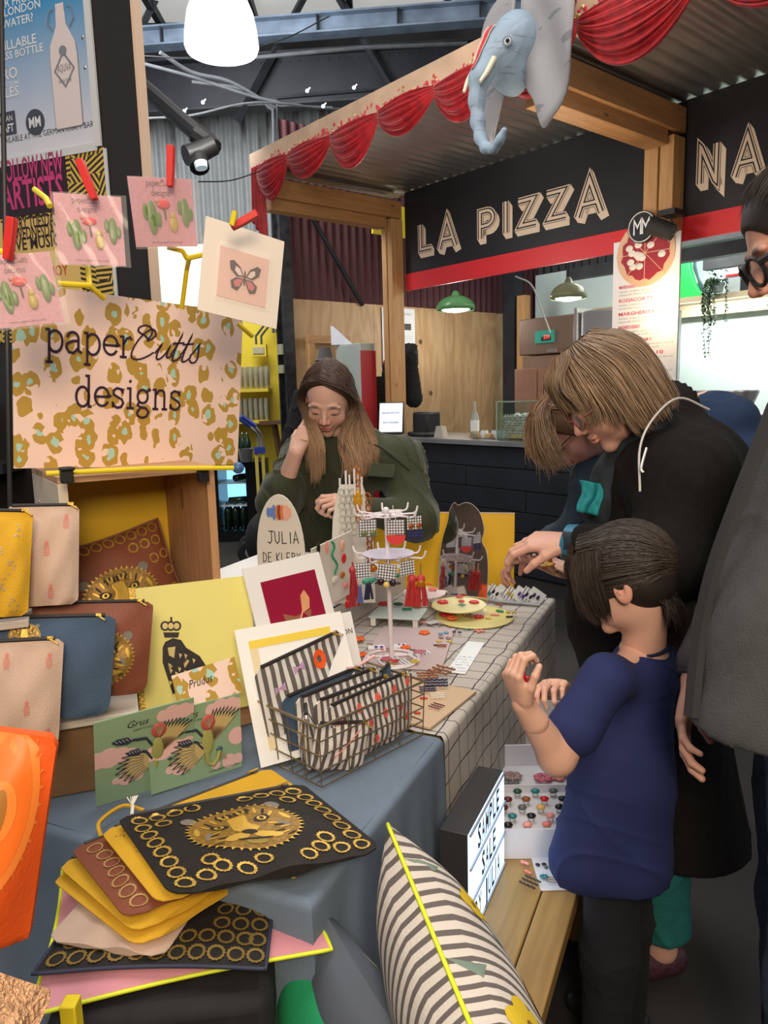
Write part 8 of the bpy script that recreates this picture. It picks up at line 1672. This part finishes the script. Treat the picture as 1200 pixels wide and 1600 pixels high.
b.build('cuff',[checkm('dark_floral_cuff',.05,(.01,.02,.03),(.02,.16,.28),.12)],root)
def hl(x,y,z): return H + R_ @ (np.array((x,y,z)) * s)
# bob: parting on the far side, near side = subject's left (-x)
gd = []
for i in range(9):
    t = i / 8; a = -.35 + 2.1 * t       # front to back round the near side
    sx,cy = -math.sin(.25 + 2.6 * t),math.cos(.25 + 2.6 * t)
    rim = hl(.096 * sx if t > .02 else -.05,.100 * cy - .006,-.02 - .075 * t ** .5 if t > .30 else -.0 + .02 * t)
    mid = hl(.098 * sx,.104 * cy - .010,.045); top = hl(.02 * sx,.05 - .10 * t,.128)
    e = [top,hl(.06 * sx,.070 * cy + .0,.108),mid,rim]
    if t > .3: e.append(hl(.086 * sx,.088 * cy - .012,-.098))
    else: e.append(hl(.088 * sx - .004,.100 * cy + .006,-.022 - .03 * t))
    gd.append(e)
cp = cap_sdf(H,R_,s,.008,(((0,.050,.03),(0,1,-.55)),((0,0,-.05),(0,.3,-1))))
BL_ = (.24,.155,.092)
strands(root,gd,2000,.0012,col=BL_,tip=(.33,.22,.135),center=hl(0,-.01,.0),jit=.004,inward=.014,colv=.35,seed=5,cap_parts=cp,tipstart=.2,shell=(H,R_,s,.006))
gd = []
for i in range(7):
    t = i / 6; sx,cy = math.sin(.1 + 2.7 * t),math.cos(.1 + 2.7 * t); gd.append([hl(.0,.05 - .10 * t,.128),hl(.06 * sx,.070 * cy,.108),hl(.098 * sx,.104 * cy - .010,.045),hl(.096 * sx,.100 * cy,-.0 - .05 * t),hl(.088 * sx,.092 * cy - .0,-.03 - .06 * t)])
strands(root,gd,900,.0012,col=BL_,tip=(.33,.22,.135),center=hl(0,-.01,0),jit=.004,inward=.012,colv=.35,seed=6,shell=(H,R_,s,.006))
# fringe
gd = [[hl(x0,.045,.125),hl(x0 * 1.15,.088,.092),hl(x0 * 1.25,.103 - .25 * abs(x0),.050),hl(x0 * 1.3,.104 - .30 * abs(x0),.022)] for x0 in (-.062,-.045,-.025,0,.025,.05)]
strands(root,gd,700,.0011,col=BL_,tip=(.30,.20,.12),center=hl(0,-.01,0),jit=.003,inward=.008,colv=.35,seed=8,shell=(H,R_,s,.006))
GLF = M('tortoise_pink',(.30,.10,.10),.25); 
def glasses(hl,root,mat,rx=.024,rz=.019,ear=-.075,yf=.100):
    b = MB()
    for e in (-1,1):
        b.tube([iv @ Vector(hl(e * (.032 + rx * math.cos(q * PI / 10)),yf - .012 * (math.cos(q * PI / 10) * .5 + .5) * .7,-.002 + rz * math.sin(q * PI / 10))) for q in range(20)],.0018,6,closed=True)
        b.tube([iv @ Vector(hl(*p)) for p in ((e * .056,yf - .010,.006),(e * .074,.06,.008),(e * .084,.0,.006))],.0018,6)
    b.tube([iv @ Vector(hl(*p)) for p in ((-.009,yf + .001,.0),(0,yf + .006,.004),(.009,yf + .001,.0))],.0016,6); b.build('glasses',mat,root)
    b = MB()
    for e in (-1,1): b.add([iv @ Vector(hl(e * (.032 + rx * .95 * math.cos(q * PI / 8)),yf - .012 * (math.cos(q * PI / 8) * .5 + .5) * .7,-.002 + rz * .95 * math.sin(q * PI / 8))) for q in range(16)],[tuple(range(16))])
    b.build('lens',M('spectacle_lens',(.98,.98,1),.03,alpha=.15),root,smooth=0)
glasses(hl,root,GLF)
b = MB(); b.ball(iv @ Vector(hl(-.086,-.004,-.038)),.009,0); b.ball(iv @ Vector(hl(-.088,.0,-.012)),.003,1); b.build('ear_stud',[M('dark_red_stud',(.12,.02,.03),.4),STEEL],root)
b = MB(); kx = Vector(HL1.pr[2][2]) if 0 else Vector(WL_ + (A(838,846,1.64) - WL_) / np.linalg.norm(A(838,846,1.64) - WL_) * .10); b.ring(iv @ (kx + Vector((0,-.004,-.012))),.0105,.0025,14,6,ax=(1,0,.3)); b.build('finger_ring',M('silver_ring',(.7,.7,.68),.25,1),root)
o = thing('amber_earring','orange translucent petal earring held between two hands','earring',at(850,884,1.72)); b = MB(); SHP['petals'](b,.030); b.build('petals',AMY,o); b = MB(); b.ring((.03,0,-.018),.008,.0012,12,5,ax=(0,1,0)); b.build('hook',GOLD,o)

# ------------------------------------------------------------------ child
H = A(978,905,1.44); R_ = frame((-.80,.50,-.30),(-.28,.15,1)); s = .93; nk = A(1005,1022,1.47)
root = person((.52,1.48),'child in a navy T-shirt with a brown ponytail, seen from behind, holding red beads'); iv = root.matrix_world.inverted()
JL,JR = A(945,1062,1.36),A(1055,1050,1.57); EL,ER = A(870,1182,1.30),A(935,1150,1.55); WL_,WR_ = A(818,1100,1.27),A(884,1082,1.46); PV = A(968,1300,1.47)
S0 = head_sdf(H,R_,s,nk,nr=.042,child=True); V0,F0 = S0.mesh()
B = SDF(.006); B.cap(nk,PV,.045,.055,.05); [B.cap(a,b_,.032,.026,.03) for a,b_ in ((nk,JL),(nk,JR),(JL,JL * .4 + EL * .6),(JR,ER))]; ax_ = np.array((.45,.70,0)) * .065; hp = [PV - ax_ * .8,PV + ax_ * .8]; an = [np.array((PV[0] - .04,PV[1] - .06,.06)),np.array((PV[0] + .05,PV[1] + .08,.06))]; kn = [(a + b_) / 2 for a,b_ in zip(hp,an)]; legs(B,hp,kn,an,(.06,.045,.035)); VB,FB = B.mesh()
AR = SDF(.003); AR.cap(JL,EL,.034,.033,.02); AR.cap(EL,WL_,.033,.021,.018); VA,FA = AR.mesh(); AR2 = SDF(.003); AR2.cap(JR,ER,.034,.031,.02); AR2.cap(ER,WR_,.031,.020,.018); VA2,FA2 = AR2.mesh()
dL = A(800,1056,1.26) - WL_; HLc = hand_sdf(WL_,dL,np.array((.8,.45,-.1)),.76,side=-1,curl=(.6,1.0,1.15,1.2,1.2),fore=(EL * .3 + WL_ * .7),fr=.0215,spread=.05,res=.002); VL,FL = HLc.mesh()
dR = A(848,1052,1.38) - WR_; HRc = hand_sdf(WR_,dR,np.array((-.3,-.7,-.4)),.76,side=-1,curl=(.5,.7,.85,1.0,1.0),fore=(ER * .3 + WR_ * .7),fr=.0205,spread=.06,res=.002); VR,FR = HRc.mesh()
obj_from([(relax(V0,F0,1,.4),F0),(VB,FB),(VA,FA),(VA2,FA2),(relax(VL,FL,1),FL),(relax(VR,FR,1),FR)],'body',SKIN,root,colf=face_paint(H,R_,s,(.66,.38,.28),brow=(.10,.05,.03)))
NV = M('navy_cotton',(.013,.021,.098),.85,0,.06,20,.2,400)
J = SDF(.005); sd = np.array((-.5,-.8,0)); J.cap(nk - np.array((0,0,.045)),A(982,1215,1.46),.074,.094,.05,sq=((-.8,.5,0),1.12)); J.cap(JL,JR,.044,.044,.04); J.cap(JL,JL * .35 + EL * .65,.045,.052,.03); J.cap(JR,JR * .35 + ER * .65,.053,.058,.03); J.cap(A(972,1215,1.46),A(965,1330,1.46),.100,.118,.05,sq=((-.8,.5,0),1.05)); J.cap(A(945,1180,1.42),A(908,1345,1.40),.045,.066,.05)
hem = A(955,1352,1.46); J.cut(hem,(-.12,0,-1))
V,F = J.mesh(); V = relax(V,F,2); fo = folds(.009,11,20)
obj_from([(V,F)],'t_shirt',NV,root,disp=fo)
b = MB(); c_ = Vector(nk) + Vector((0,0,.012)); b.ring(iv @ c_,.050,.006,26,6,ax=(-.2,.1,1)); b.build('collar',M('navy_rib',(.012,.014,.05),.9),root)
TR = SDF(.006); legs(TR,hp,kn,an,(.062,.056,.048)); TR.cap(hp[0] - np.array((0,0,.03)),hp[1] - np.array((0,0,.03)),.062,.062,.03); cloth_obj(TR,'trousers',M('black_trousers',(.008,.008,.012),.9),root,.005,4)
shoes(root,an,(-.8,.5,0),M('black_shoe'),.8)
def hl(x,y,z): return H + R_ @ (np.array((x,y,z)) * s)
tie = A(1060,886,1.50); DB = (.030,.018,.012); gd = []
for i in range(10):
    a = -1.15 + 4.7 * i / 9; sx,z_ = -math.cos(a),math.sin(a)
    st = hl(.072 * sx,.070 - .035 * max(0,-z_),.03 + .085 * z_) if i else hl(-.070,.05,-.01)
    gd.append([st,hl(.088 * sx,.015,.035 + .082 * z_),hl(.080 * sx,-.050,.030 + .070 * z_),hl(.040 * sx,-.100,.022 + .03 * z_),tie])
cp = cap_sdf(H,R_,s,.004,(((0,.062,.03),(0,1,-.35)),))
strands(root,gd,1900,.0011,col=DB,tip=(.045,.028,.018),center=hl(0,0,.03),jit=.003,inward=.006,colv=.5,seed=9,cap_parts=cp,shell=(H,R_,s,.006))
gd = [[hl(-.078,.045 + e,.085),hl(-.086,.056 + e,.03),hl(-.080,.058 + e,-.03),hl(-.070,.052 + e * .5,-.07)] for e in (-.035,-.01,.012,.03)]
strands(root,gd,260,.001,col=DB,center=hl(0,0,0),jit=.004,inward=.006,colv=.5,seed=10,shell=(H,R_,s,.006))
gd = [[hl(-.05 + .1 * k,.082,.10),hl(-.055 + .11 * k,.103,.06),hl(-.06 + .12 * k,.104,.020)] for k in (0,.5,1)]
strands(root,gd,300,.001,col=DB,center=hl(0,0,0),jit=.003,inward=.006,colv=.5,seed=12,shell=(H,R_,s,.006))
gd = [[tie,tie + np.array((.025 + e,-.01,.0)),tie + np.array((.020 + e * 1.8,.0 + f,-.05)),tie + np.array((.0 + e * 2.2,-.02 + f,-.11)),tie + np.array((-.010 + e * 1.2,-.03 + f,-.17))] for e,f in ((-.045,-.02),(-.025,-.03),(0,-.035),(.01,.02),(.02,0))]
strands(root,gd,900,.0011,col=DB,tip=(.045,.028,.018),center=tie + np.array((.02,0,-.08)),jit=.006,inward=.02,colv=.5,seed=13,shell=(H,R_,s,.006))
gd = [[hl(.05 * q,-.075,-.05),hl(.05 * q,-.085,-.085),hl(.04 * q,-.08,-.12)] for q in (-1,-.4,.4,1)]
strands(root,gd,160,.0009,col=DB,center=hl(0,-.03,-.06),jit=.006,inward=.01,colv=.5,seed=14,shell=(H,R_,s,.006))
b = MB(); b.ring(iv @ Vector(tie),.013,.005,16,6,ax=(1,-.1,.2)); b.build('hair_tie',M('mauve_tie',(.20,.06,.13),.7),root)
o = thing('red_beads','red bead strand dangling from the child\'s hands','beads',at(818,1055,1.30)); b = MB(); REDG = M('red_glass',(.45,.005,.012),.15)
b.tube([(-.003,0,.035),(0,0,0),(.004,.0,-.03)],.0035,6); b.build('cord',M('red_cord',(.55,.01,.015),.5),o)
for k in range(5): b = MB(); b.ball((.008 + .002 * k,.003 * (k % 2),-.012 - .019 * k),(.011,.008,.010)); b.build('bead',REDG,o)

# ------------------------------------------------------------------ person at the right edge
H = A(1275,372,1.20); R_ = frame((-.86,.22,-.45),(-.4,.1,1)); s = 1.06; nk = A(1330,520,1.22)
root = person((.78,1.16),'person at the right edge in a dark grey jacket and jeans with thick black glasses'); iv = root.matrix_world.inverted()
PV = np.array((.72,1.20,.92)); JL,JR = A(1390,640,1.08),A(1380,620,1.42); EL = A(1390,880,1.04); ER = A(1180,880,1.45); WR_ = A(1086,1062,1.32)
S0 = head_sdf(H,R_,s,nk,nr=.056); V0,F0 = S0.mesh()
B = SDF(.008); B.cap(nk,PV,.09,.09,.05); [B.cap(a,b_,.045,.03,.03) for a,b_ in ((nk,JL),(nk,JR),(JL,EL),(JR,ER))]; an = [np.array((.70,1.10,.07)),np.array((.84,1.36,.07))]; hp = [PV + np.array((.0,-.09,0)),PV + np.array((.06,.10,0))]; kn = [(a + b_) / 2 for a,b_ in zip(hp,an)]; legs(B,hp,kn,an,(.06,.045,.035)); VB,FB = B.mesh()
HRm = hand_sdf(WR_,A(1070,1120,1.30) - WR_,np.array((.7,-.5,0)),1.0,side=-1,curl=(.35,.35,.4,.45,.5),fore=(ER * .3 + WR_ * .7),fr=.03,spread=.06); VR,FR = HRm.mesh()
obj_from([(relax(V0,F0,1,.4),F0),(VB,FB),(relax(VR,FR,1),FR)],'body',SKIN,root,colf=face_paint(H,R_,s,(.58,.30,.22),brow=(.03,.02,.015)))
GJ = M('charcoal_softshell',(.055,.056,.058),.8,0,.10,40,.3,300); J = SDF(.006); J.cap(A(1380,660,1.22),A(1262,1000,1.16),.15,.16,.05); J.cap(A(1262,1000,1.16),A(1236,1130,1.12),.16,.155,.05); J.cap(JL,EL,.085,.075,.04); J.cap(JR,ER,.08,.065,.04); J.cap(ER,WR_ * .86 + ER * .14,.062,.048,.03); hm = A(1130,1165,1.05); J.cut(hm,(.12,0,-1)); cloth_obj(J,'jacket',GJ,root,.006,8,14)
b = MB(); P = [Vector(A(*q)) for q in ((1212,630,1.20),(1150,790,1.17),(1112,900,1.16),(1092,1000,1.15),(1080,1120,1.12))]; b.tube([iv @ p for p in smooth_path(P,5)],.016,6,flat=.5); b.build('zip_edge',M('black_zip_edge',(.02,.02,.021),.8),root)
TR = SDF(.006); legs(TR,hp,kn,an,(.105,.085,.07)); TR.cap(hp[0] + np.array((0,0,.05)),hp[1] + np.array((0,0,.05)),.125,.125,.03); cloth_obj(TR,'jeans',M('dark_jeans',(.030,.042,.065),.85,0,.25,60,.3,300),root,.006,9,20)
shoes(root,an,(-.9,.2,0),M('black_shoe'),1.1)
def hl(x,y,z): return H + R_ @ (np.array((x,y,z)) * s)
gd = []
for i in range(9): a = -1.3 + 2.6 * i / 8; c_ = math.cos(a); gd.append([hl(.080 * math.sin(a),-.014 + .098 * math.cos(math.radians(f)) * (.7 + .3 * c_),.036 + .090 * math.sin(math.radians(f)) * (.45 + .55 * c_)) for f in (150,110,75,52,36)])
cp = cap_sdf(H,R_,s,.008,(((0,.068,.04),(0,1,-.55)),((0,0,-.04),(0,0,-1))))
strands(root,gd,900,.0013,col=(.022,.014,.010),center=hl(0,0,.02),jit=.004,inward=.008,colv=.4,seed=15,cap_parts=cp,shell=(H,R_,s,.006))
gd = [[hl(-.080,.02 - e,.05),hl(-.084,.025 - e,.01),hl(-.082,.030 - e,-.02)] for e in (0,.02,.04)]; strands(root,gd,200,.0012,col=(.022,.014,.010),center=hl(0,0,0),jit=.003,inward=.004,seed=16,shell=(H,R_,s,.006))
def thick_glasses(hl,root,mat):
    b = MB()
    for e in (-1,1):
        b.tube([iv @ Vector(hl(e * (.033 + .027 * math.cos(q * PI / 12)),.100 - .008 * (math.cos(q * PI / 12) * .5 + .5),-.004 + .021 * math.sin(q * PI / 12))) for q in range(24)],.0035,6,closed=True); b.tube([iv @ Vector(hl(*p)) for p in ((e * .060,.094,.006),(e * .080,.06,.010),(e * .088,-.01,.008))],[.006,.005,.004],6)
    b.build('glasses',mat,root)
    b = MB()
    for e in (-1,1): b.add([iv @ Vector(hl(e * (.033 + .026 * math.cos(q * PI / 8)),.099 - .008 * (math.cos(q * PI / 8) * .5 + .5),-.004 + .020 * math.sin(q * PI / 8))) for q in range(16)],[tuple(range(16))])
    b.build('lens',M('spectacle_lens'),root,smooth=0)
thick_glasses(hl,root,BLACK)
b = MB(); w_ = Vector(WR_); b.ring(iv @ w_,.030,.006,20,6,ax=tuple(Vector(WR_ - ER))); b.build('bracelet',BLACK,root)

# ------------------------------------------------------------------ blond person behind, blue sleeve
H = A(898,668,2.20); R_ = frame((-.70,-.12,-.70),(-.7,0,.7)); s = 1.0; nk = A(955,722,2.30)
root = person((.80,2.42),'person bending forward with tousled blond hair, blue sleeve reaching over the table'); iv = root.matrix_world.inverted()
JL,JR = A(935,758,2.18),A(975,750,2.48); EL,ER = A(908,822,2.20),A(990,900,2.5); WL_ = A(835,862,2.34); PV = np.array((.86,2.45,.95))
S0 = head_sdf(H,R_,s,nk,res=.003); V0,F0 = S0.mesh(); B = SDF(.008); B.cap(nk,PV,.10,.12,.05); [B.cap(a,b_,.045,.038,.03) for a,b_ in ((nk,JL),(nk,JR),(JL,EL),(JR,ER))]; hp = [PV + np.array((0,-.08,0)),PV + np.array((0,.08,0))]; an = [np.array((.88,2.38,.07)),np.array((.9,2.55,.07))]; kn = [(a + b_) / 2 for a,b_ in zip(hp,an)]; legs(B,hp,kn,an,(.08,.055,.042)); VB,FB = B.mesh()
HL3 = hand_sdf(WL_,A(793,880,2.38) - WL_,np.array((.35,-.3,-.9)),1.0,side=-1,curl=(.6,.75,.65,.7,.7),fore=(EL * .4 + WL_ * .6),fr=.028,spread=.06,res=.0028); VL,FL = HL3.mesh()
obj_from([(V0,F0),(VB,FB),(relax(VL,FL,1),FL)],'body',SKIN,root,colf=face_paint(H,R_,s,(.58,.28,.22)))
J = SDF(.007); J.cap(nk - np.array((0,0,.05)),PV,.12,.15,.05); J.cap(JL,JR,.08,.08,.05); J.cap(JL,EL,.066,.058,.04); J.cap(EL,WL_ * .85 + EL * .15,.055,.042,.03); J.cap(JR,ER,.07,.06,.04); cloth_obj(J,'jacket',M('slate_blue_jacket',(.022,.042,.068),.8,0,.15,20,.3,150),root,.010,6,30)
TR = SDF(.008); legs(TR,hp,kn,an,(.10,.075,.06)); TR.cap(hp[0],hp[1],.12,.12,.03); cloth_obj(TR,'trousers',M('dark_trousers'),root,.004,1); shoes(root,an,(-1,0,0),M('black_shoe'))
def hl(x,y,z): return H + R_ @ (np.array((x,y,z)) * s)
gd = []
for i in range(9): a = -1.5 + 3.0 * i / 8; gd.append([hl(.02 * math.sin(a),-.03,.12),hl(.06 * math.sin(a),.05,.11),hl(.090 * math.sin(a),.10,.06),hl(.10 * math.sin(a),.12,.02),hl(.09 * math.sin(a),.14 + .02 * math.cos(a * 3),.0 - .03)])
cp = cap_sdf(H,R_,s,.008,(((0,.055,.03),(0,1,-.6)),)); strands(root,gd,900,.0014,col=(.30,.165,.080),tip=(.42,.27,.15),center=hl(0,0,0),jit=.012,inward=.02,colv=.4,seed=17,cap_parts=cp,shell=(H,R_,s,.006))
gd = [[hl(-.05 - .03 * t,.03 - .09 * t,.11 - .02 * t),hl(-.09,.0 - .07 * t,.05),hl(-.095,.0 - .05 * t,-.02),hl(-.09,.03 - .04 * t,-.07)] for t in (0,.33,.66,1)]; strands(root,gd,500,.0014,col=(.30,.165,.080),tip=(.42,.27,.15),center=hl(0,0,0),jit=.010,inward=.015,colv=.4,seed=18,shell=(H,R_,s,.006))
glasses(hl,root,BLACK)

# ------------------------------------------------------------------ navy back, behind
root = person(A(1150,900,3.3),'person in a navy top bending away beyond the black coat'); iv = root.matrix_world.inverted()
PV = A(1190,760,3.2); PV[2] = .98; nk = A(1105,645,3.45); H = A(1085,675,3.62); B = SDF(.010); B.cap(nk,PV,.10,.12,.05); B.ell(H,(.08,.09,.10),None,.02); B.cap(nk,H,.05,.05,.02); JL,JR = A(1150,655,3.3),A(1070,660,3.6); EL,ER = A(1165,760,3.3),A(1075,740,3.75)
[B.cap(a,b_,.05,.04,.03) for a,b_ in ((nk,JL),(nk,JR),(JL,EL),(JR,ER),(ER,ER + np.array((-.1,.2,-.05))),(EL,EL + np.array((-.1,.2,-.05))))]; hp = [PV + np.array((-.09,0,0)),PV + np.array((.09,0,0))]; an = [p * np.array((1,1,0)) + np.array((0,0,.07)) for p in hp]; kn = [(a + b_) / 2 for a,b_ in zip(hp,an)]; legs(B,hp,kn,an); VB,FB = B.mesh(); obj_from([(VB,FB)],'body',SKIN,root,colf=lambda V: np.tile(np.array(SKC),(len(V),1)))
J = SDF(.009); J.cap(A(1118,662,3.42),PV + np.array((0,0,.05)),.15,.17,.05); J.cap(JL,JR,.09,.09,.05); J.cap(JL,EL,.075,.07,.04); J.cap(JR,ER,.07,.06,.04); cloth_obj(J,'top',M('navy_top',(.015,.035,.085),.85,0,.1,10,.2,100),root,.010,6,16)
TR = SDF(.010); legs(TR,hp,kn,an,(.10,.075,.06)); TR.cap(hp[0],hp[1],.12,.12,.03); cloth_obj(TR,'trousers',M('dark_trousers'),root,.004,1); shoes(root,an,(-.5,.8,0),M('black_shoe'))
cp = cap_sdf(H,frame((-.5,.6,-.6),(-.3,.5,.8)),1.0,.01); obj_from([cp],'hair',M('dark_hair',(.02,.013,.01),.6),root)

# ------------------------------------------------------------------ black coat hanging on the left post
S = SDF(.012); u,z = KP(592,545,-.2); P = lambda a,t,z_: np.array(K(a,t,z_))
hk = KP(610,600,.0)[0]; S.cap(P(hk - .14,0,1.88),P(hk - .16,0,1.70),.05,.09,.05); S.cap(P(hk + .14,0,1.86),P(hk + .17,.0,1.45),.06,.09,.05); S.cap(P(hk - .12,.05,1.92),P(hk + .12,.05,1.92),.05,.05,.05)
root = thing('hanging_coat','black coat hanging on the left pine post behind the tray stack','coat',K(0,.05,1.2)); V,F = S.mesh(); V = V + np.array(K2) * .14; obj_from([(relax(V,F,2),F)],'cloth',M('black_cloth',(.008,.008,.009),.9),root,disp=folds(.02,4,22))
q = at(462,640,6.6); S = SDF(.012); S.cap(A(468,618,6.7),A(460,690,6.7),.05,.12,.04); S.cap(A(478,640,6.7),A(484,720,6.7),.08,.12,.04); root = thing('hanging_coat','dark coat hanging by the steel column behind the green jacket','coat',q); V,F = S.mesh(); obj_from([(relax(V,F,2),F)],'cloth',M('black_cloth'),root,disp=folds(.02,5,22))
q = at(508,560,7.2); b = MB(); b.lathe([(0,.10),(.05,.10),(.07,.0),(.10,-.02),(.09,-.03),(0,-.03)],20); b.build('felt_hat',M('grey_felt',(.10,.09,.085),.9),label='grey felt hat hung behind the head of the person in green',cat='hat',X=Matrix.Translation(q))

# ------------------------------------------------------------------ elephant head on the fascia
ES = .86; EO = K(2.62,-1.60,3.14); root = thing('elephant_head','papier mache elephant head with big ears mounted on the canopy fascia','sculpture',EO,YK); RW = np.array(root.matrix_world)[:3,:3]; E0 = np.array(EO)
def ew(x,y,z): return E0 + RW @ (np.array((x,y,z)) * ES)
S = SDF(.006); RR = RW
S.ell(ew(0,.03,.12),(.125,.13,.15),RR,.03); S.ell(ew(-.015,-.10,.03),(.105,.10,.13),RR,.05); S.ell(ew(-.0,-.02,-.08),(.075,.10,.085),RR,.05)
TK = [(-.03,-.17,-.02,.085),(-.05,-.24,-.12,.060),(-.055,-.26,-.24,.045),(-.04,-.27,-.36,.036),(-.01,-.28,-.46,.030),(.04,-.29,-.53,.026),(.11,-.30,-.55,.023),(.165,-.31,-.52,.020),(.195,-.31,-.48,.018)]
for a,c in zip(TK[:-1],TK[1:]): S.cap(ew(*a[:3]),ew(*c[:3]),a[3] * ES,c[3] * ES,.03)
for e in (-1,1): S.ell(ew(e * .085 - .01,-.135,.045),(.028,.026,.026),RR,.012)
V,F = S.mesh(); V = relax(V,F,1)
m,n_,l_,bs_,o_ = nodes_mat('painted_elephant',.6,0,.3,60); c_ = fmix(n_,l_,fnoise(n_,l_,o_,5,3),(.30,.42,.52),(.22,.26,.32)); sp_ = fsep(n_,l_,o_); wr = fmath(n_,l_,'GREATER_THAN',fnoise(n_,l_,o_,5,2,(1.5,1.5,14)),.62); c_ = fmix(n_,l_,fmath(n_,l_,'MULTIPLY',wr,.5),c_,(.12,.14,.18)); l_.new(c_,bs_.inputs['Base Color'])
obj_from([(V,F)],'head',m,root,disp=folds(.004,2,60))
EG = nodes_mat('ear_grey',.7,0,.2,40); m2,n_,l_,bs_,o_ = EG; st_ = fmath(n_,l_,'GREATER_THAN',fnoise(n_,l_,o_,4.5,2,(1,1,4)),.63); c_ = fmix(n_,l_,fnoise(n_,l_,o_,3,3),(.34,.33,.34),(.27,.26,.27)); l_.new(fmix(n_,l_,fmath(n_,l_,'MULTIPLY',st_,.65),c_,(.13,.13,.15)),bs_.inputs['Base Color'])
def earm(pts,sx,bend,name):
    b = MB(); P = smo([(p[0] * 1.0,p[1] * 1.12 - .03) for p in pts],4); c = (sum(p[0] for p in P) / len(P) * .3,sum(p[1] for p in P) / len(P)); n = len(P)
    def f(i,j): p = P[int(round(i * n)) % n]; x = c[0] + (p[0] - c[0]) * j; z = c[1] + (p[1] - c[1]) * j; return (x * sx,.03 + bend * abs(x) ** 1.3 - .02 * math.sin(x * 22 + z * 9),z)
    b.grid(lambda i,j: f(i,max(.02,j)),n,10,cu=True); return b.build(name,m2,root,solid=.012,smooth=4)
earm([(.02,.36),(.12,.44),(.27,.44),(.34,.30),(.37,.12),(.35,-.06),(.29,-.20),(.21,-.29),(.17,-.26),(.13,-.16),(.08,-.10),(.03,0)],1,-.10,'ear')
earm([(.02,.34),(.10,.36),(.20,.26),(.24,.10),(.23,-.06),(.20,-.20),(.16,-.28),(.13,-.20),(.08,-.08),(.03,0)],-1,-.15,'ear')
for e in (1,-1):
    b = MB(); c = tuple(k * ES for k in (e * .100 - .01,-.158,.050)); b.ball(c,(.020,.018,.020),0,n=14,m=10); b.ball((c[0] + e * .010,c[1] - .012,c[2]),(.0115,.0095,.0115),1,n=12,m=8); b.ring((c[0] + e * .004,c[1] - .006,c[2]),.021,.005,18,6,2,ax=(e * .6,-.8,0)); b.build('eye',[M('eye_white',(.8,.8,.8),.2),M('eye_black',(.01,.01,.015),.15),M('eyelid_grey',(.20,.24,.30),.6)],root)
b = MB(); b.tube([(-.086,-.19,-.03),(-.10,-.23,-.10),(-.10,-.26,-.16)],[.014,.012,.008],10); b.build('tusk',M('ivory',(.72,.66,.48),.4),root)
b = MB(); b.tube([(.04,-.19,-.03),(.026,-.23,-.10),(.018,-.27,-.15)],[.014,.012,.008],10); b.build('tusk',M('ivory'),root)
def onhead(x,z,lift=.004):
    """front surface of the head at (x, z): nearest vertex"""
    L = (V - E0) @ RW; d = (L[:,0] - x) ** 2 + (L[:,2] - z) ** 2; k = np.argsort(d)[:40]; j = k[np.argmin(L[k,1])]; return (x,L[j,1] - lift,z)
b = MB()
for mi,(w0,lift) in enumerate(((.052,.004),(.040,.007))):
    def hp_(u,v,w0=w0,lift=lift): z = .15 - .22 * u; w = w0 * (1 - .8 * u) * .9; x = -.042 + .0 * u + (v - .5) * 2 * w; return onhead(x,z,lift)
    b.grid(hp_,12,5,mi)
b.tube([onhead(-.042,.15 - .022 * k,.011) for k in range(10)],.004,5,0)
b.build('headdress',[M('pale_gold_trim',(.70,.50,.40),.5),M('headdress_red',(.55,.03,.05),.6)],root)
